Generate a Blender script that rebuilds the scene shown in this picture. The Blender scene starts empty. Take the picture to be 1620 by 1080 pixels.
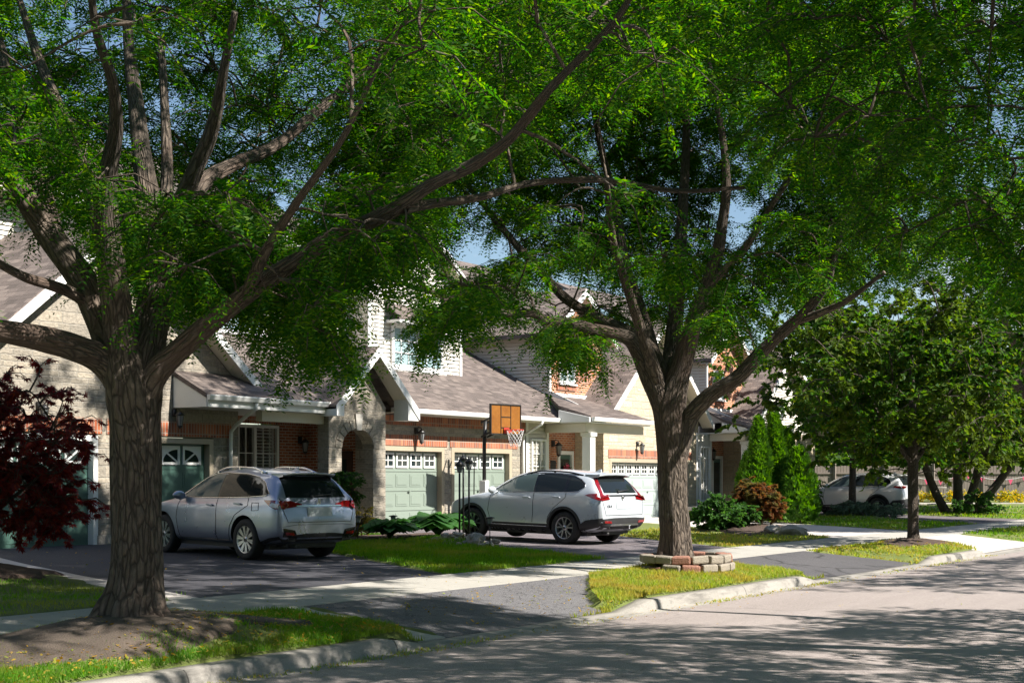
import bpy, bmesh, math, random
import numpy as np
from mathutils import Vector, Matrix, noise
from mathutils.bvhtree import BVHTree
random.seed(7); RNG=np.random.default_rng(7)
R=math.radians
sc=bpy.context.scene
COL=sc.collection
# ------------------------------------------------------------------ camera, light, exposure
cd=bpy.data.cameras.new('camera'); cam=bpy.data.objects.new('camera',cd); COL.objects.link(cam)
cam.location=(0,0,1.8); cam.rotation_euler=(R(90),0,R(33.5-90))
cd.sensor_width=36; cd.lens=50; cd.shift_y=217/1620; cd.clip_end=2000; cd.clip_start=.1
sc.camera=cam
SUN_EL=44; SUN_AZ=172.0          # clockwise from +Y
sd=Vector((math.sin(R(SUN_AZ))*math.cos(R(SUN_EL)),math.cos(R(SUN_AZ))*math.cos(R(SUN_EL)),math.sin(R(SUN_EL))))
sl=bpy.data.lights.new('sun','SUN'); so=bpy.data.objects.new('sun',sl); COL.objects.link(so)
sl.energy=5.0; sl.angle=R(.53); sl.color=(1,.94,.85)
so.rotation_euler=sd.to_track_quat('Z','Y').to_euler()
w=bpy.data.worlds.new('World'); sc.world=w; w.use_nodes=True
nt=w.node_tree; nt.nodes.clear()
def N(nt,t,**k):
    n=nt.nodes.new(t)
    for a,b in k.items():
        if a.startswith('_'): continue
        setattr(n,a,b)
    return n
wo=N(nt,'ShaderNodeOutputWorld'); bg=N(nt,'ShaderNodeBackground'); sky=N(nt,'ShaderNodeTexSky')
sky.sky_type='NISHITA'; sky.sun_disc=False; sky.sun_elevation=R(SUN_EL); sky.sun_rotation=R(SUN_AZ)
sky.air_density=1.1; sky.dust_density=.3; sky.ozone_density=2.5
tc=N(nt,'ShaderNodeTexCoord'); mp=N(nt,'ShaderNodeMapping'); mp.inputs['Scale'].default_value=(2.2,2.2,5)
cn=N(nt,'ShaderNodeTexNoise'); cn.inputs['Scale'].default_value=1.6; cn.inputs['Detail'].default_value=8; cn.inputs['Roughness'].default_value=.6
cr=N(nt,'ShaderNodeValToRGB'); cr.color_ramp.elements[0].position=.54; cr.color_ramp.elements[1].position=.72
mx=N(nt,'ShaderNodeMix',data_type='RGBA'); mx.inputs['B'].default_value=(7.5,7.6,8,1)
nt.links.new(tc.outputs['Generated'],mp.inputs['Vector']); nt.links.new(mp.outputs['Vector'],cn.inputs['Vector'])
nt.links.new(cn.outputs['Fac'],cr.inputs['Fac']); nt.links.new(cr.outputs['Color'],mx.inputs['Factor'])
nt.links.new(sky.outputs['Color'],mx.inputs['A']); nt.links.new(mx.outputs['Result'],bg.inputs['Color'])
bg.inputs['Strength'].default_value=.06
nt.links.new(bg.outputs['Background'],wo.inputs['Surface'])
sc.view_settings.view_transform='Standard'; sc.view_settings.look='None'; sc.view_settings.gamma=1
sc.view_settings.exposure=1.2
sc.render.engine='CYCLES'
sc.cycles.max_bounces=6; sc.cycles.diffuse_bounces=3; sc.cycles.glossy_bounces=3; sc.cycles.transmission_bounces=4; sc.cycles.transparent_max_bounces=8
sc.cycles.caustics_reflective=False; sc.cycles.caustics_refractive=False
sc.cycles.use_denoising=True
# ------------------------------------------------------------------ materials
MATS={}
def mat(name,col=(.5,.5,.5),rough=.6,metal=0,build=None,**k):
    m=bpy.data.materials.new(name); m.use_nodes=True; MATS[name]=m
    nt=m.node_tree; p=nt.nodes['Principled BSDF']
    p.inputs['Base Color'].default_value=(*col,1); p.inputs['Roughness'].default_value=rough; p.inputs['Metallic'].default_value=metal
    for a,b in k.items():
        p.inputs[a.replace('_',' ')].default_value=b
    if build: build(nt,p)
    return m
class G:   # tiny node helper
    def __init__(s,nt): s.nt=nt
    def n(s,t,ins={},**k):
        n=s.nt.nodes.new(t)
        for a,b in k.items(): setattr(n,a,b)
        for a,b in ins.items():
            if isinstance(b,bpy.types.NodeSocket): s.nt.links.new(b,n.inputs[a])
            else: n.inputs[a].default_value=b
        return n
    def math(s,op,a,b=0,c=None):
        n=s.nt.nodes.new('ShaderNodeMath'); n.operation=op
        for i,v in enumerate((a,b) if c is None else (a,b,c)):
            if isinstance(v,bpy.types.NodeSocket): s.nt.links.new(v,n.inputs[i])
            else: n.inputs[i].default_value=v
        return n.outputs[0]
    def mix(s,f,a,b,blend='MIX'):
        n=s.nt.nodes.new('ShaderNodeMix'); n.data_type='RGBA'; n.blend_type=blend
        for nm,v in (('Factor',f),('A',a),('B',b)):
            if isinstance(v,bpy.types.NodeSocket): s.nt.links.new(v,n.inputs[nm])
            elif nm=='Factor': n.inputs[nm].default_value=v
            else: n.inputs[nm].default_value=(*v,1)
        return n.outputs['Result']
    def ramp(s,f,*st):
        n=s.nt.nodes.new('ShaderNodeValToRGB'); e=n.color_ramp.elements
        while len(e)<len(st): e.new(.5)
        for i,(p,c) in enumerate(st):
            e[i].position=p; e[i].color=(*c,1) if len(c)==3 else c
        s.nt.links.new(f,n.inputs['Fac']); return n.outputs['Color']
    def noise(s,vec,scale,detail=4,rough=.55,dim='3D'):
        n=s.nt.nodes.new('ShaderNodeTexNoise'); n.inputs['Scale'].default_value=scale; n.inputs['Detail'].default_value=detail; n.inputs['Roughness'].default_value=rough
        if vec is not None: s.nt.links.new(vec,n.inputs['Vector'])
        return n.outputs['Fac']
    def uv(s): return s.n('ShaderNodeUVMap').outputs['UV']
    def pos(s): return s.n('ShaderNodeNewGeometry').outputs['Position']
    def bump(s,h,strength,dist=.02,normal=None):
        n=s.n('ShaderNodeBump',{'Height':h,'Strength':strength,'Distance':dist})
        if normal is not None: s.nt.links.new(normal,n.inputs['Normal'])
        return n.outputs['Normal']
    def scale(s,vec,sc):
        n=s.n('ShaderNodeMapping',{'Vector':vec}); n.inputs['Scale'].default_value=sc; return n.outputs['Vector']
def L(nt,a,b): nt.links.new(a,b)
def noisy(name,c1,c2,scale=8,rough=.8,bs=.3,bd=.01,fine=120,c3=None,use='pos',**k):
    def b(nt,p):
        g=G(nt); v=g.pos() if use=='pos' else g.uv()
        f=g.noise(v,scale,6); col=g.ramp(f,(.3,c1),(.7,c2))
        f2=g.noise(v,fine,3)
        if c3: col=g.mix(g.ramp(f2,(.5,(0,0,0)),(.72,(1,1,1))),col,c3)
        else: col=g.mix(.25,col,g.ramp(f2,(.2,tuple(x*.6 for x in c1)),(.8,tuple(min(1,x*1.35) for x in c2))))
        L(nt,col,p.inputs['Base Color'])
        L(nt,g.bump(f2,bs,bd),p.inputs['Normal'])
    return mat(name,c1,rough,build=b,**k)
# brickwork: regular or soldier course
def brickmat(name,cols,mortar,bw,bh,ms=.012,swap=False,bump=.5,rough=.85):
    def b(nt,p):
        g=G(nt); v=g.uv()
        if swap:
            s=g.n('ShaderNodeSeparateXYZ',{'Vector':v}); v=g.n('ShaderNodeCombineXYZ',{'X':s.outputs['Y'],'Y':s.outputs['X']}).outputs['Vector']
        t=g.n('ShaderNodeTexBrick',{'Vector':v,'Color1':(0,0,0,1),'Color2':(1,1,1,1),'Mortar':(.5,.5,.5,1),'Scale':1.0,'Mortar Size':ms,'Mortar Smooth':.3,'Bias':0,'Brick Width':bw,'Row Height':bh})
        t.offset=0 if swap else .5
        st=[((i+.5)/len(cols),c) for i,c in enumerate(cols)]
        col=g.ramp(t.outputs['Color'],*st)
        col=g.mix(g.math('MULTIPLY',g.noise(v,30,4),.6),col,tuple(x*.55 for x in cols[0]))
        col=g.mix(t.outputs['Fac'],col,mortar); L(nt,col,p.inputs['Base Color'])
        h=g.math('ADD',g.math('MULTIPLY',t.outputs['Fac'],-1),g.math('MULTIPLY',g.noise(v,60,4),.35))
        L(nt,g.bump(h,bump,.015),p.inputs['Normal'])
    return mat(name,cols[0],rough,build=b)
def stonemat(name,cols,mortar):
    def b(nt,p):
        g=G(nt); v=g.uv()
        wob=g.n('ShaderNodeTexNoise',{'Vector':v,'Scale':3.0,'Detail':2.0}); 
        vv=g.n('ShaderNodeVectorMath',{0:v,1:g.n('ShaderNodeVectorMath',{0:wob.outputs['Color'],1:(.03,.03,0)},operation='MULTIPLY').outputs[0]},operation='ADD').outputs[0]
        def bt(bw,bh,off,fr): 
            t=g.n('ShaderNodeTexBrick',{'Vector':vv,'Color1':(0,0,0,1),'Color2':(1,1,1,1),'Mortar':(.5,.5,.5,1),'Scale':1.0,'Mortar Size':.014,'Mortar Smooth':.5,'Bias':0,'Brick Width':bw,'Row Height':bh})
            t.offset=off; t.offset_frequency=fr; t.squash=.7; t.squash_frequency=3; return t
        A=bt(.64,.24,.43,2); B=bt(.46,.12,.37,2)
        s=g.n('ShaderNodeSeparateXYZ',{'Vector':vv})
        cx=g.math('FLOOR',g.math('DIVIDE',s.outputs['X'],1.3)); cy=g.math('FLOOR',g.math('DIVIDE',s.outputs['Y'],.24))
        wn=g.n('ShaderNodeTexWhiteNoise',{'Vector':g.n('ShaderNodeCombineXYZ',{'X':cx,'Y':cy}).outputs[0]}).outputs['Value']
        m=g.math('GREATER_THAN',wn,.6)
        tone=g.mix(m,A.outputs['Color'],B.outputs['Color']); fac=g.mix(m,A.outputs['Fac'],B.outputs['Fac'])
        col=g.ramp(tone,*[((i+.5)/len(cols),c) for i,c in enumerate(cols)])
        f=g.noise(v,14,6,.65)
        col=g.mix(.4,col,g.ramp(f,(.3,tuple(x*.5 for x in cols[0])),(.7,tuple(min(1,x*1.5) for x in cols[1]))))
        col=g.mix(fac,col,mortar); L(nt,col,p.inputs['Base Color'])
        h=g.math('ADD',g.math('MULTIPLY',fac,-1.2),g.math('MULTIPLY',f,1.1))
        L(nt,g.bump(h,.9,.035),p.inputs['Normal'])
    return mat(name,cols[0],.9,build=b)
M={}
M['stone']=stonemat('limestone_wall',[(.24,.213,.175),(.37,.325,.26),(.145,.135,.118),(.41,.355,.275),(.29,.26,.22)],(.36,.33,.28))
M['stone_buff']=stonemat('buff_stone_wall',[(.47,.39,.27),(.56,.48,.35),(.40,.33,.22),(.60,.52,.39),(.50,.42,.30)],(.46,.42,.34))
M['brick']=brickmat('red_brick',[(.30,.085,.035),(.42,.13,.05),(.36,.10,.04),(.22,.06,.03),(.46,.16,.07)],(.40,.34,.28),.22,.075)
M['brick_orange']=brickmat('orange_brick',[(.46,.15,.05),(.56,.20,.07),(.40,.12,.045),(.26,.10,.07),(.60,.24,.10)],(.48,.38,.30),.22,.075)
M['soldier']=brickmat('soldier_brick',[(.40,.10,.04),(.58,.21,.09),(.14,.055,.045),(.50,.15,.06),(.24,.075,.045)],(.33,.26,.21),.24,.085,swap=True)
def shingle(name,c1,c2):
    def b(nt,p):
        g=G(nt); v=g.uv()
        t=g.n('ShaderNodeTexBrick',{'Vector':v,'Color1':(0,0,0,1),'Color2':(1,1,1,1),'Mortar':(.2,.2,.2,1),'Scale':1.0,'Mortar Size':.006,'Mortar Smooth':0.0,'Bias':0,'Brick Width':.3,'Row Height':.16})
        t.offset_frequency=2; t.offset=.37
        f=g.noise(v,2.5,5); 
        col=g.ramp(t.outputs['Color'],(.05,tuple(x*.4 for x in c1)),(.5,c1),(.95,tuple(x*1.2 for x in c2)))
        col=g.mix(.18,col,g.ramp(f,(.3,tuple(x*.7 for x in c1)),(.7,c2)))
        col=g.mix(.3,col,g.ramp(g.noise(v,220,2),(.35,tuple(x*.5 for x in c1)),(.65,tuple(x*1.4 for x in c2))))
        L(nt,col,p.inputs['Base Color'])
        s=g.n('ShaderNodeSeparateXYZ',{'Vector':v})
        fr=g.math('FRACT',g.math('DIVIDE',s.outputs['Y'],.16))
        h=g.math('ADD',g.math('MULTIPLY',fr,-1.0),g.math('MULTIPLY',t.outputs['Color'],.5))
        h=g.math('ADD',h,g.math('MULTIPLY',g.noise(v,160,2),.3))
        L(nt,g.bump(h,1,.05),p.inputs['Normal'])
    return mat(name,c1,.92,build=b)
M['shingle']=shingle('brown_shingles',(.135,.107,.097),(.22,.178,.157))
M['siding']=noisy('cream_siding',(.60,.57,.50),(.66,.63,.56),1.2,.55,.1,.002,60)
M['white']=noisy('white_trim_paint',(.72,.72,.70),(.80,.80,.78),1.5,.45,.08,.002,50)
M['cream']=noisy('cream_trim_paint',(.58,.53,.43),(.64,.59,.49),1.5,.5,.08,.002,50)
M['tan']=noisy('tan_frame_paint',(.36,.30,.22),(.42,.36,.27),1.5,.5,.08,.002,50)
M['sage']=noisy('sage_green_door_paint',(.205,.25,.215),(.235,.285,.243),.8,.42,.12,.002,90)
M['green']=noisy('deep_green_door_paint',(.055,.115,.095),(.07,.14,.115),.8,.4,.12,.002,90)
M['mint']=noisy('pale_mint_door_paint',(.35,.415,.395),(.40,.465,.445),.8,.42,.12,.002,90)
M['darkdoor']=noisy('dark_brown_door_paint',(.045,.02,.014),(.06,.028,.018),2,.4,.1,.002,90)
M['black']=noisy('black_metal',(.012,.012,.013),(.02,.02,.02),5,.4,.1,.002,120)
def glass(name,col,rough=.03):
    def b(nt,p):
        g=G(nt); n=g.n('ShaderNodeBump',{'Height':g.noise(g.pos(),1.3,1),'Strength':.08,'Distance':.05}); L(nt,n.outputs[0],p.inputs['Normal'])
    return mat(name,col,rough,build=b,Specular_IOR_Level=.8)
M['glass']=glass('dark_window_glass',(.02,.03,.032))
M['paneblue']=glass('curtained_window_glass',(.30,.42,.44),.06)
M['blind']=noisy('white_blind',(.70,.74,.74),(.78,.80,.80),2,.6,.05,.002,40)
def clearb(nt,p):
    g=G(nt); tr=g.n('ShaderNodeBsdfTransparent'); gl=g.n('ShaderNodeBsdfGlossy',{'Roughness':.02}); m=g.n('ShaderNodeMixShader',{0:.14,1:tr.outputs[0],2:gl.outputs[0]})
    L(nt,m.outputs[0],nt.nodes['Material Output'].inputs['Surface'])
M['clear']=mat('clear_pane_glass',build=clearb)
# ground
def asphalt(name,c1,c2,crack=0,agg=.5,worn=False):
    def b(nt,p):
        g=G(nt); v=g.pos()
        col=g.ramp(g.noise(v,.55,6,.6),(.3,c1),(.7,c2))
        if worn:
            sv=g.scale(v,(.12,1.5,1)); lane=g.noise(sv,1.0,5,.6); col=g.mix(g.ramp(lane,(.42,(0,0,0)),(.62,(.5,.5,.5))),col,tuple(x*.72 for x in c1))
            st=g.noise(v,1.9,4,.6); col=g.mix(g.ramp(st,(.66,(0,0,0)),(.74,(.5,.5,.5))),col,tuple(x*.4 for x in c1))
            vo2=g.n('ShaderNodeTexVoronoi',{'Vector':g.n('ShaderNodeVectorMath',{0:v,1:g.n('ShaderNodeVectorMath',{0:g.n('ShaderNodeTexNoise',{'Vector':v,'Scale':1.1,'Detail':6.0}).outputs['Color'],1:(1.6,1.6,.5)},operation='MULTIPLY').outputs[0]},operation='ADD').outputs[0],'Scale':.22},feature='DISTANCE_TO_EDGE').outputs['Distance']
            col=g.mix(g.ramp(vo2,(.002,(.8,.8,.8)),(.006,(0,0,0))),col,tuple(x*.3 for x in c1))
        f=g.noise(v,95,2,.7)
        col=g.mix(agg,col,g.ramp(f,(.36,tuple(x*.35 for x in c1)),(.5,c1),(.66,tuple(min(1,x*2.1) for x in c2))))
        h=f
        if crack:
            wv=g.n('ShaderNodeVectorMath',{0:v,1:g.n('ShaderNodeVectorMath',{0:g.n('ShaderNodeTexNoise',{'Vector':v,'Scale':2.0,'Detail':4.0}).outputs['Color'],1:(.5,.5,.5)},operation='MULTIPLY').outputs[0]},operation='ADD').outputs[0]
            vo=g.n('ShaderNodeTexVoronoi',{'Vector':wv,'Scale':crack},feature='DISTANCE_TO_EDGE').outputs['Distance']
            cm=g.ramp(vo,(0,(.8,.8,.8)),(.03,(0,0,0)))
            gate=g.ramp(g.noise(v,.9,3),(.40,(0,0,0)),(.5,(1,1,1)))
            cm=g.mix(1,cm,gate,'MULTIPLY')
            col=g.mix(cm,col,tuple(x*.25 for x in c1)); h=g.math('SUBTRACT',f,g.math('MULTIPLY',cm,2))
        L(nt,col,p.inputs['Base Color']); L(nt,g.bump(h,.55,.012),p.inputs['Normal'])
    return mat(name,c1,.9,build=b)
M['road']=asphalt('street_asphalt',(.265,.226,.215),(.325,.282,.27),0,.5,True)
M['drive']=asphalt('sealed_driveway_asphalt',(.036,.036,.045),(.052,.051,.062),0,.35)
M['drive2']=asphalt('faded_driveway_asphalt',(.115,.10,.11),(.15,.13,.14),.4)
M['apron']=asphalt('cracked_apron_asphalt',(.095,.092,.10),(.145,.14,.147),4.6,.6)
M['apron2']=asphalt('dark_apron_asphalt',(.06,.058,.064),(.095,.09,.095),0.5,.4)
def concrete(name,c1,c2,joint=None):
    def b(nt,p):
        g=G(nt); v=g.pos()
        col=g.ramp(g.noise(v,1.1,7,.65),(.3,c1),(.7,c2))
        f=g.noise(v,70,4,.7); col=g.mix(.35,col,g.ramp(f,(.3,tuple(x*.55 for x in c1)),(.7,tuple(min(1,x*1.3) for x in c2))))
        col=g.mix(g.ramp(g.noise(v,6,6,.75),(.58,(0,0,0)),(.72,(.7,.7,.7))),col,tuple(x*.55 for x in c1))
        h=f
        if joint:
            sx=g.n('ShaderNodeSeparateXYZ',{'Vector':v}).outputs['X']; jt=g.math('LESS_THAN',g.math('FRACT',g.math('DIVIDE',sx,joint)),.006); col=g.mix(jt,col,tuple(x*.25 for x in c1))
            col=g.mix(g.ramp(g.noise(g.scale(v,(.7,3,3)),1.5,6,.7),(.5,(0,0,0)),(.68,(.8,.8,.8))),col,tuple(x*.5 for x in c1))
        L(nt,col,p.inputs['Base Color']); L(nt,g.bump(h,.5,.008),p.inputs['Normal'])
    return mat(name,c1,.88,build=b)
M['walk']=concrete('sidewalk_concrete',(.33,.315,.285),(.41,.39,.355))
M['lightdrive']=concrete('pale_driveway_concrete',(.44,.40,.37),(.52,.48,.45))
M['curb']=concrete('curb_concrete',(.22,.205,.185),(.30,.28,.255),2.9)
M['mulch']=noisy('dark_mulch',(.05,.032,.024),(.10,.065,.05),6,.95,1,.03,45)
M['soil']=noisy('dry_soil',(.05,.037,.028),(.105,.08,.062),2.2,.95,.8,.02,60)
M['turf']=noisy('turf_soil',(.10,.14,.03),(.17,.19,.05),2.5,.95,.9,.02,70)
M['field']=noisy('far_turf',(.06,.10,.02),(.09,.12,.03),.3,.95,.5,.02,9)
def leafmat(name,cols,trans=.55,patch=None,scale=.5,rough=.55):
    def b(nt,p):
        g=G(nt); rp=g.n('ShaderNodeNewGeometry').outputs['Random Per Island']
        col=g.ramp(rp,*[((i+.5)/len(cols),c) for i,c in enumerate(cols)])
        if patch: col=g.mix(g.ramp(g.noise(g.pos(),scale,3),(.46,(0,0,0)),(.64,(1,1,1))),col,patch)
        L(nt,col,p.inputs['Base Color']); p.inputs['Roughness'].default_value=rough
        hs=g.n('ShaderNodeHueSaturation',{'Color':col,'Hue':.488,'Saturation':1.15,'Value':2.6})
        tr=g.n('ShaderNodeBsdfTranslucent',{'Color':hs.outputs[0]})
        m=g.n('ShaderNodeMixShader',{0:trans,1:p.outputs[0],2:tr.outputs[0]})
        L(nt,m.outputs[0],nt.nodes['Material Output'].inputs['Surface'])
    return mat(name,cols[0],rough,build=b,Specular_IOR_Level=.15)
M['locust']=leafmat('locust_leaflets',[(.016,.068,.008),(.028,.095,.010),(.012,.052,.009),(.044,.122,.011),(.09,.165,.013)],.58)
M['maple']=leafmat('maple_leaves',[(.025,.075,.012),(.036,.095,.014),(.055,.12,.016),(.02,.058,.013),(.09,.12,.018)],.45,(.065,.10,.016),.5)
M['shadegreen']=leafmat('far_tree_leaves',[(.03,.075,.014),(.05,.105,.016),(.07,.13,.02)],.4)
M['redmaple']=leafmat('dark_red_leaves',[(.11,.02,.022),(.16,.032,.026),(.075,.017,.022),(.21,.05,.026)],.4)
M['rustmaple']=leafmat('rusty_cutleaf',[(.19,.065,.03),(.13,.075,.03),(.24,.10,.035),(.10,.10,.03)],.35,(.10,.11,.03),1.8)
M['cedar']=leafmat('cedar_sprays',[(.048,.13,.014),(.065,.16,.018),(.036,.10,.014),(.09,.185,.022)],.35)
M['shrub']=leafmat('shrub_leaves',[(.03,.085,.02),(.045,.11,.025),(.06,.14,.03)],.35)
M['goldshrub']=leafmat('golden_shrub_leaves',[(.12,.11,.02),(.09,.10,.02),(.16,.13,.03)],.4)
M['hosta']=leafmat('hosta_leaves',[(.055,.145,.04),(.07,.175,.05),(.045,.12,.035)],.4,rough=.4)
M['juniper']=leafmat('blue_juniper',[(.12,.18,.13),(.16,.22,.16),(.09,.14,.10)],.3)
M['grass']=leafmat('green_grass',[(.075,.19,.016),(.10,.23,.022),(.13,.25,.028),(.06,.15,.016)],.45,(.19,.22,.04),.9)
M['drygrass']=leafmat('dry_grass',[(.19,.27,.035),(.26,.30,.055),(.14,.23,.03),(.32,.30,.09)],.45,(.31,.27,.065),1.3)
M['litter']=leafmat('fallen_yellow_leaves',[(.42,.25,.03),(.36,.28,.05),(.28,.16,.03),(.20,.24,.04)],.3)
M['flower']=leafmat('yellow_flowers',[(.55,.38,.02),(.5,.42,.03),(.1,.16,.02)],.3)
M['pink']=mat('pink_cloth',(.65,.08,.17),.7)
def bark(name,c1,c2,c3,s=1.0):
    def b(nt,p):
        g=G(nt); v=g.uv(); wv=g.scale(v,(16*s,4.2*s,1))
        wob=g.n('ShaderNodeTexNoise',{'Vector':g.scale(v,(3,1.2,1)),'Scale':2.0,'Detail':5.0}).outputs['Color']
        vv=g.n('ShaderNodeVectorMath',{0:wv,1:g.n('ShaderNodeVectorMath',{0:wob,1:(1.7,1.7,0)},operation='MULTIPLY').outputs[0]},operation='ADD').outputs[0]
        vo=g.n('ShaderNodeTexVoronoi',{'Vector':vv,'Scale':1.0},feature='DISTANCE_TO_EDGE').outputs['Distance']
        f=g.noise(wv,2.2,8,.7); big=g.noise(g.pos(),1.1,4)
        h=g.math('ADD',g.ramp(vo,(0,(0,0,0)),(.32,(1,1,1))),g.math('MULTIPLY',f,.9))
        col=g.ramp(f,(.3,c1),(.7,c2)); col=g.mix(g.ramp(vo,(0,(1,1,1)),(.14,(0,0,0))),col,tuple(x*.45 for x in c1))
        col=g.mix(g.ramp(big,(.45,(0,0,0)),(.65,(.8,.8,.8))),col,c3)
        L(nt,col,p.inputs['Base Color']); L(nt,g.bump(h,1,.05),p.inputs['Normal'])
    return mat(name,c1,.95,build=b)
M['bark']=bark('locust_bark',(.09,.069,.054),(.225,.18,.142),(.135,.09,.069))
M['barkthin']=bark('young_bark',(.10,.08,.062),(.17,.135,.105),(.13,.10,.08),2.2)
# objects
def paint(name,col,metal,rough=.32):
    def b(nt,p):
        g=G(nt); f=g.noise(g.pos(),900,1); c=g.mix(g.math('MULTIPLY',f,.25),col,tuple(x*.75 for x in col)); L(nt,c,p.inputs['Base Color'])
        d=g.noise(g.pos(),3,5); L(nt,g.ramp(d,(.3,(rough*.8,)*3),(.7,(rough*1.3,)*3)),p.inputs['Roughness'])
    return mat(name,col,rough,metal,build=b,Coat_Weight=.8,Coat_Roughness=.04)
M['silver']=paint('silver_car_paint',(.34,.38,.49),.75)
M['pearl']=paint('pale_silver_car_paint',(.60,.65,.71),.3)
M['pearl2']=paint('light_grey_car_paint',(.64,.65,.67),.3)
M['plastic']=noisy('black_car_plastic',(.018,.018,.02),(.03,.03,.032),6,.55,.2,.002,300)
M['trimblack']=mat('gloss_black_trim',(.01,.01,.011),.12)
M['chrome']=noisy('bright_metal_trim',(.72,.72,.74),(.80,.80,.82),4,.16,.03,.001,90,Metallic=1.0)
M['carglass']=mat('tinted_car_glass',(.012,.016,.018),.03,Specular_IOR_Level=.3)
M['carglass2']=mat('lightly_tinted_car_glass',(.07,.10,.10),.03,Specular_IOR_Level=.3)
M['redlens']=mat('red_lamp_lens',(.19,.004,.007),.1,Coat_Weight=1.0)
M['clearlens']=mat('clear_lamp_lens',(.62,.60,.60),.12,Coat_Weight=1.0)
M['plate']=noisy('licence_plate_white',(.34,.38,.41),(.40,.44,.46),6,.4,.05,.001,60)
M['rubber']=noisy('tyre_rubber',(.016,.016,.017),(.03,.029,.028),9,.8,.3,.003,160)
M['alloy']=noisy('alloy_wheel',(.42,.42,.43),(.52,.52,.53),6,.3,.05,.001,90,Metallic=.9)
M['alloydark']=mat('dark_alloy',(.05,.05,.055),.35,.7)
M['amber']=noisy('amber_acrylic_board',(.19,.07,.016),(.29,.12,.025),2.5,.25,.05,.002,12)
M['orange']=mat('orange_rim_paint',(.55,.05,.03),.4)
M['net']=mat('white_net_cord',(.75,.75,.75),.8)
M['boulder']=noisy('grey_boulder',(.20,.19,.17),(.36,.34,.30),3,.9,.8,.03,22)
M['block']=noisy('wall_block_grey',(.20,.175,.145),(.31,.27,.22),4,.9,.8,.02,40)
M['blockred']=noisy('wall_block_rust',(.24,.115,.085),(.36,.18,.13),4,.9,.8,.02,40)
M['timber']=noisy('weathered_fence_wood',(.16,.13,.11),(.24,.20,.17),3,.9,.5,.01,30)
M['frost']=mat('lamp_glass',(.22,.23,.23),.12)
# ------------------------------------------------------------------ object helpers
ORI={}
def tag(o,label=None,cat=None,group=None,kind=None):
    if label: o['label']=label
    if cat: o['category']=cat
    if group: o['group']=group
    if kind: o['kind']=kind
    return o
def thing(name,loc,label,cat,group=None,rz=0):
    o=bpy.data.objects.new(name,None); COL.objects.link(o); o.location=loc; o.rotation_euler=(0,0,rz); o.empty_display_size=.3
    ORI[o.name]=Vector(loc); return tag(o,label,cat,group)
def uvbox(me):
    n=len(me.polygons)
    if not n: return
    nl=len(me.loops)
    fn=np.empty(n*3); me.polygons.foreach_get('normal',fn); fn=fn.reshape(-1,3)
    tot=np.empty(n,int); me.polygons.foreach_get('loop_total',tot)
    vi=np.empty(nl,int); me.loops.foreach_get('vertex_index',vi)
    co=np.empty(len(me.vertices)*3); me.vertices.foreach_get('co',co); co=co.reshape(-1,3)
    u=np.stack([-fn[:,1],fn[:,0],np.zeros(n)],1); ln=np.linalg.norm(u,axis=1); fl=ln<.05
    u[fl]=(1,0,0); ln[fl]=1; u/=ln[:,None]
    v=np.cross(fn,u)
    U=np.repeat(u,tot,0); V=np.repeat(v,tot,0); p=co[vi]
    uv=np.stack([(p*U).sum(1),(p*V).sum(1)],1)
    l=me.uv_layers.new(name='UVMap'); l.data.foreach_set('uv',uv.astype(np.float32).ravel())
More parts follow.
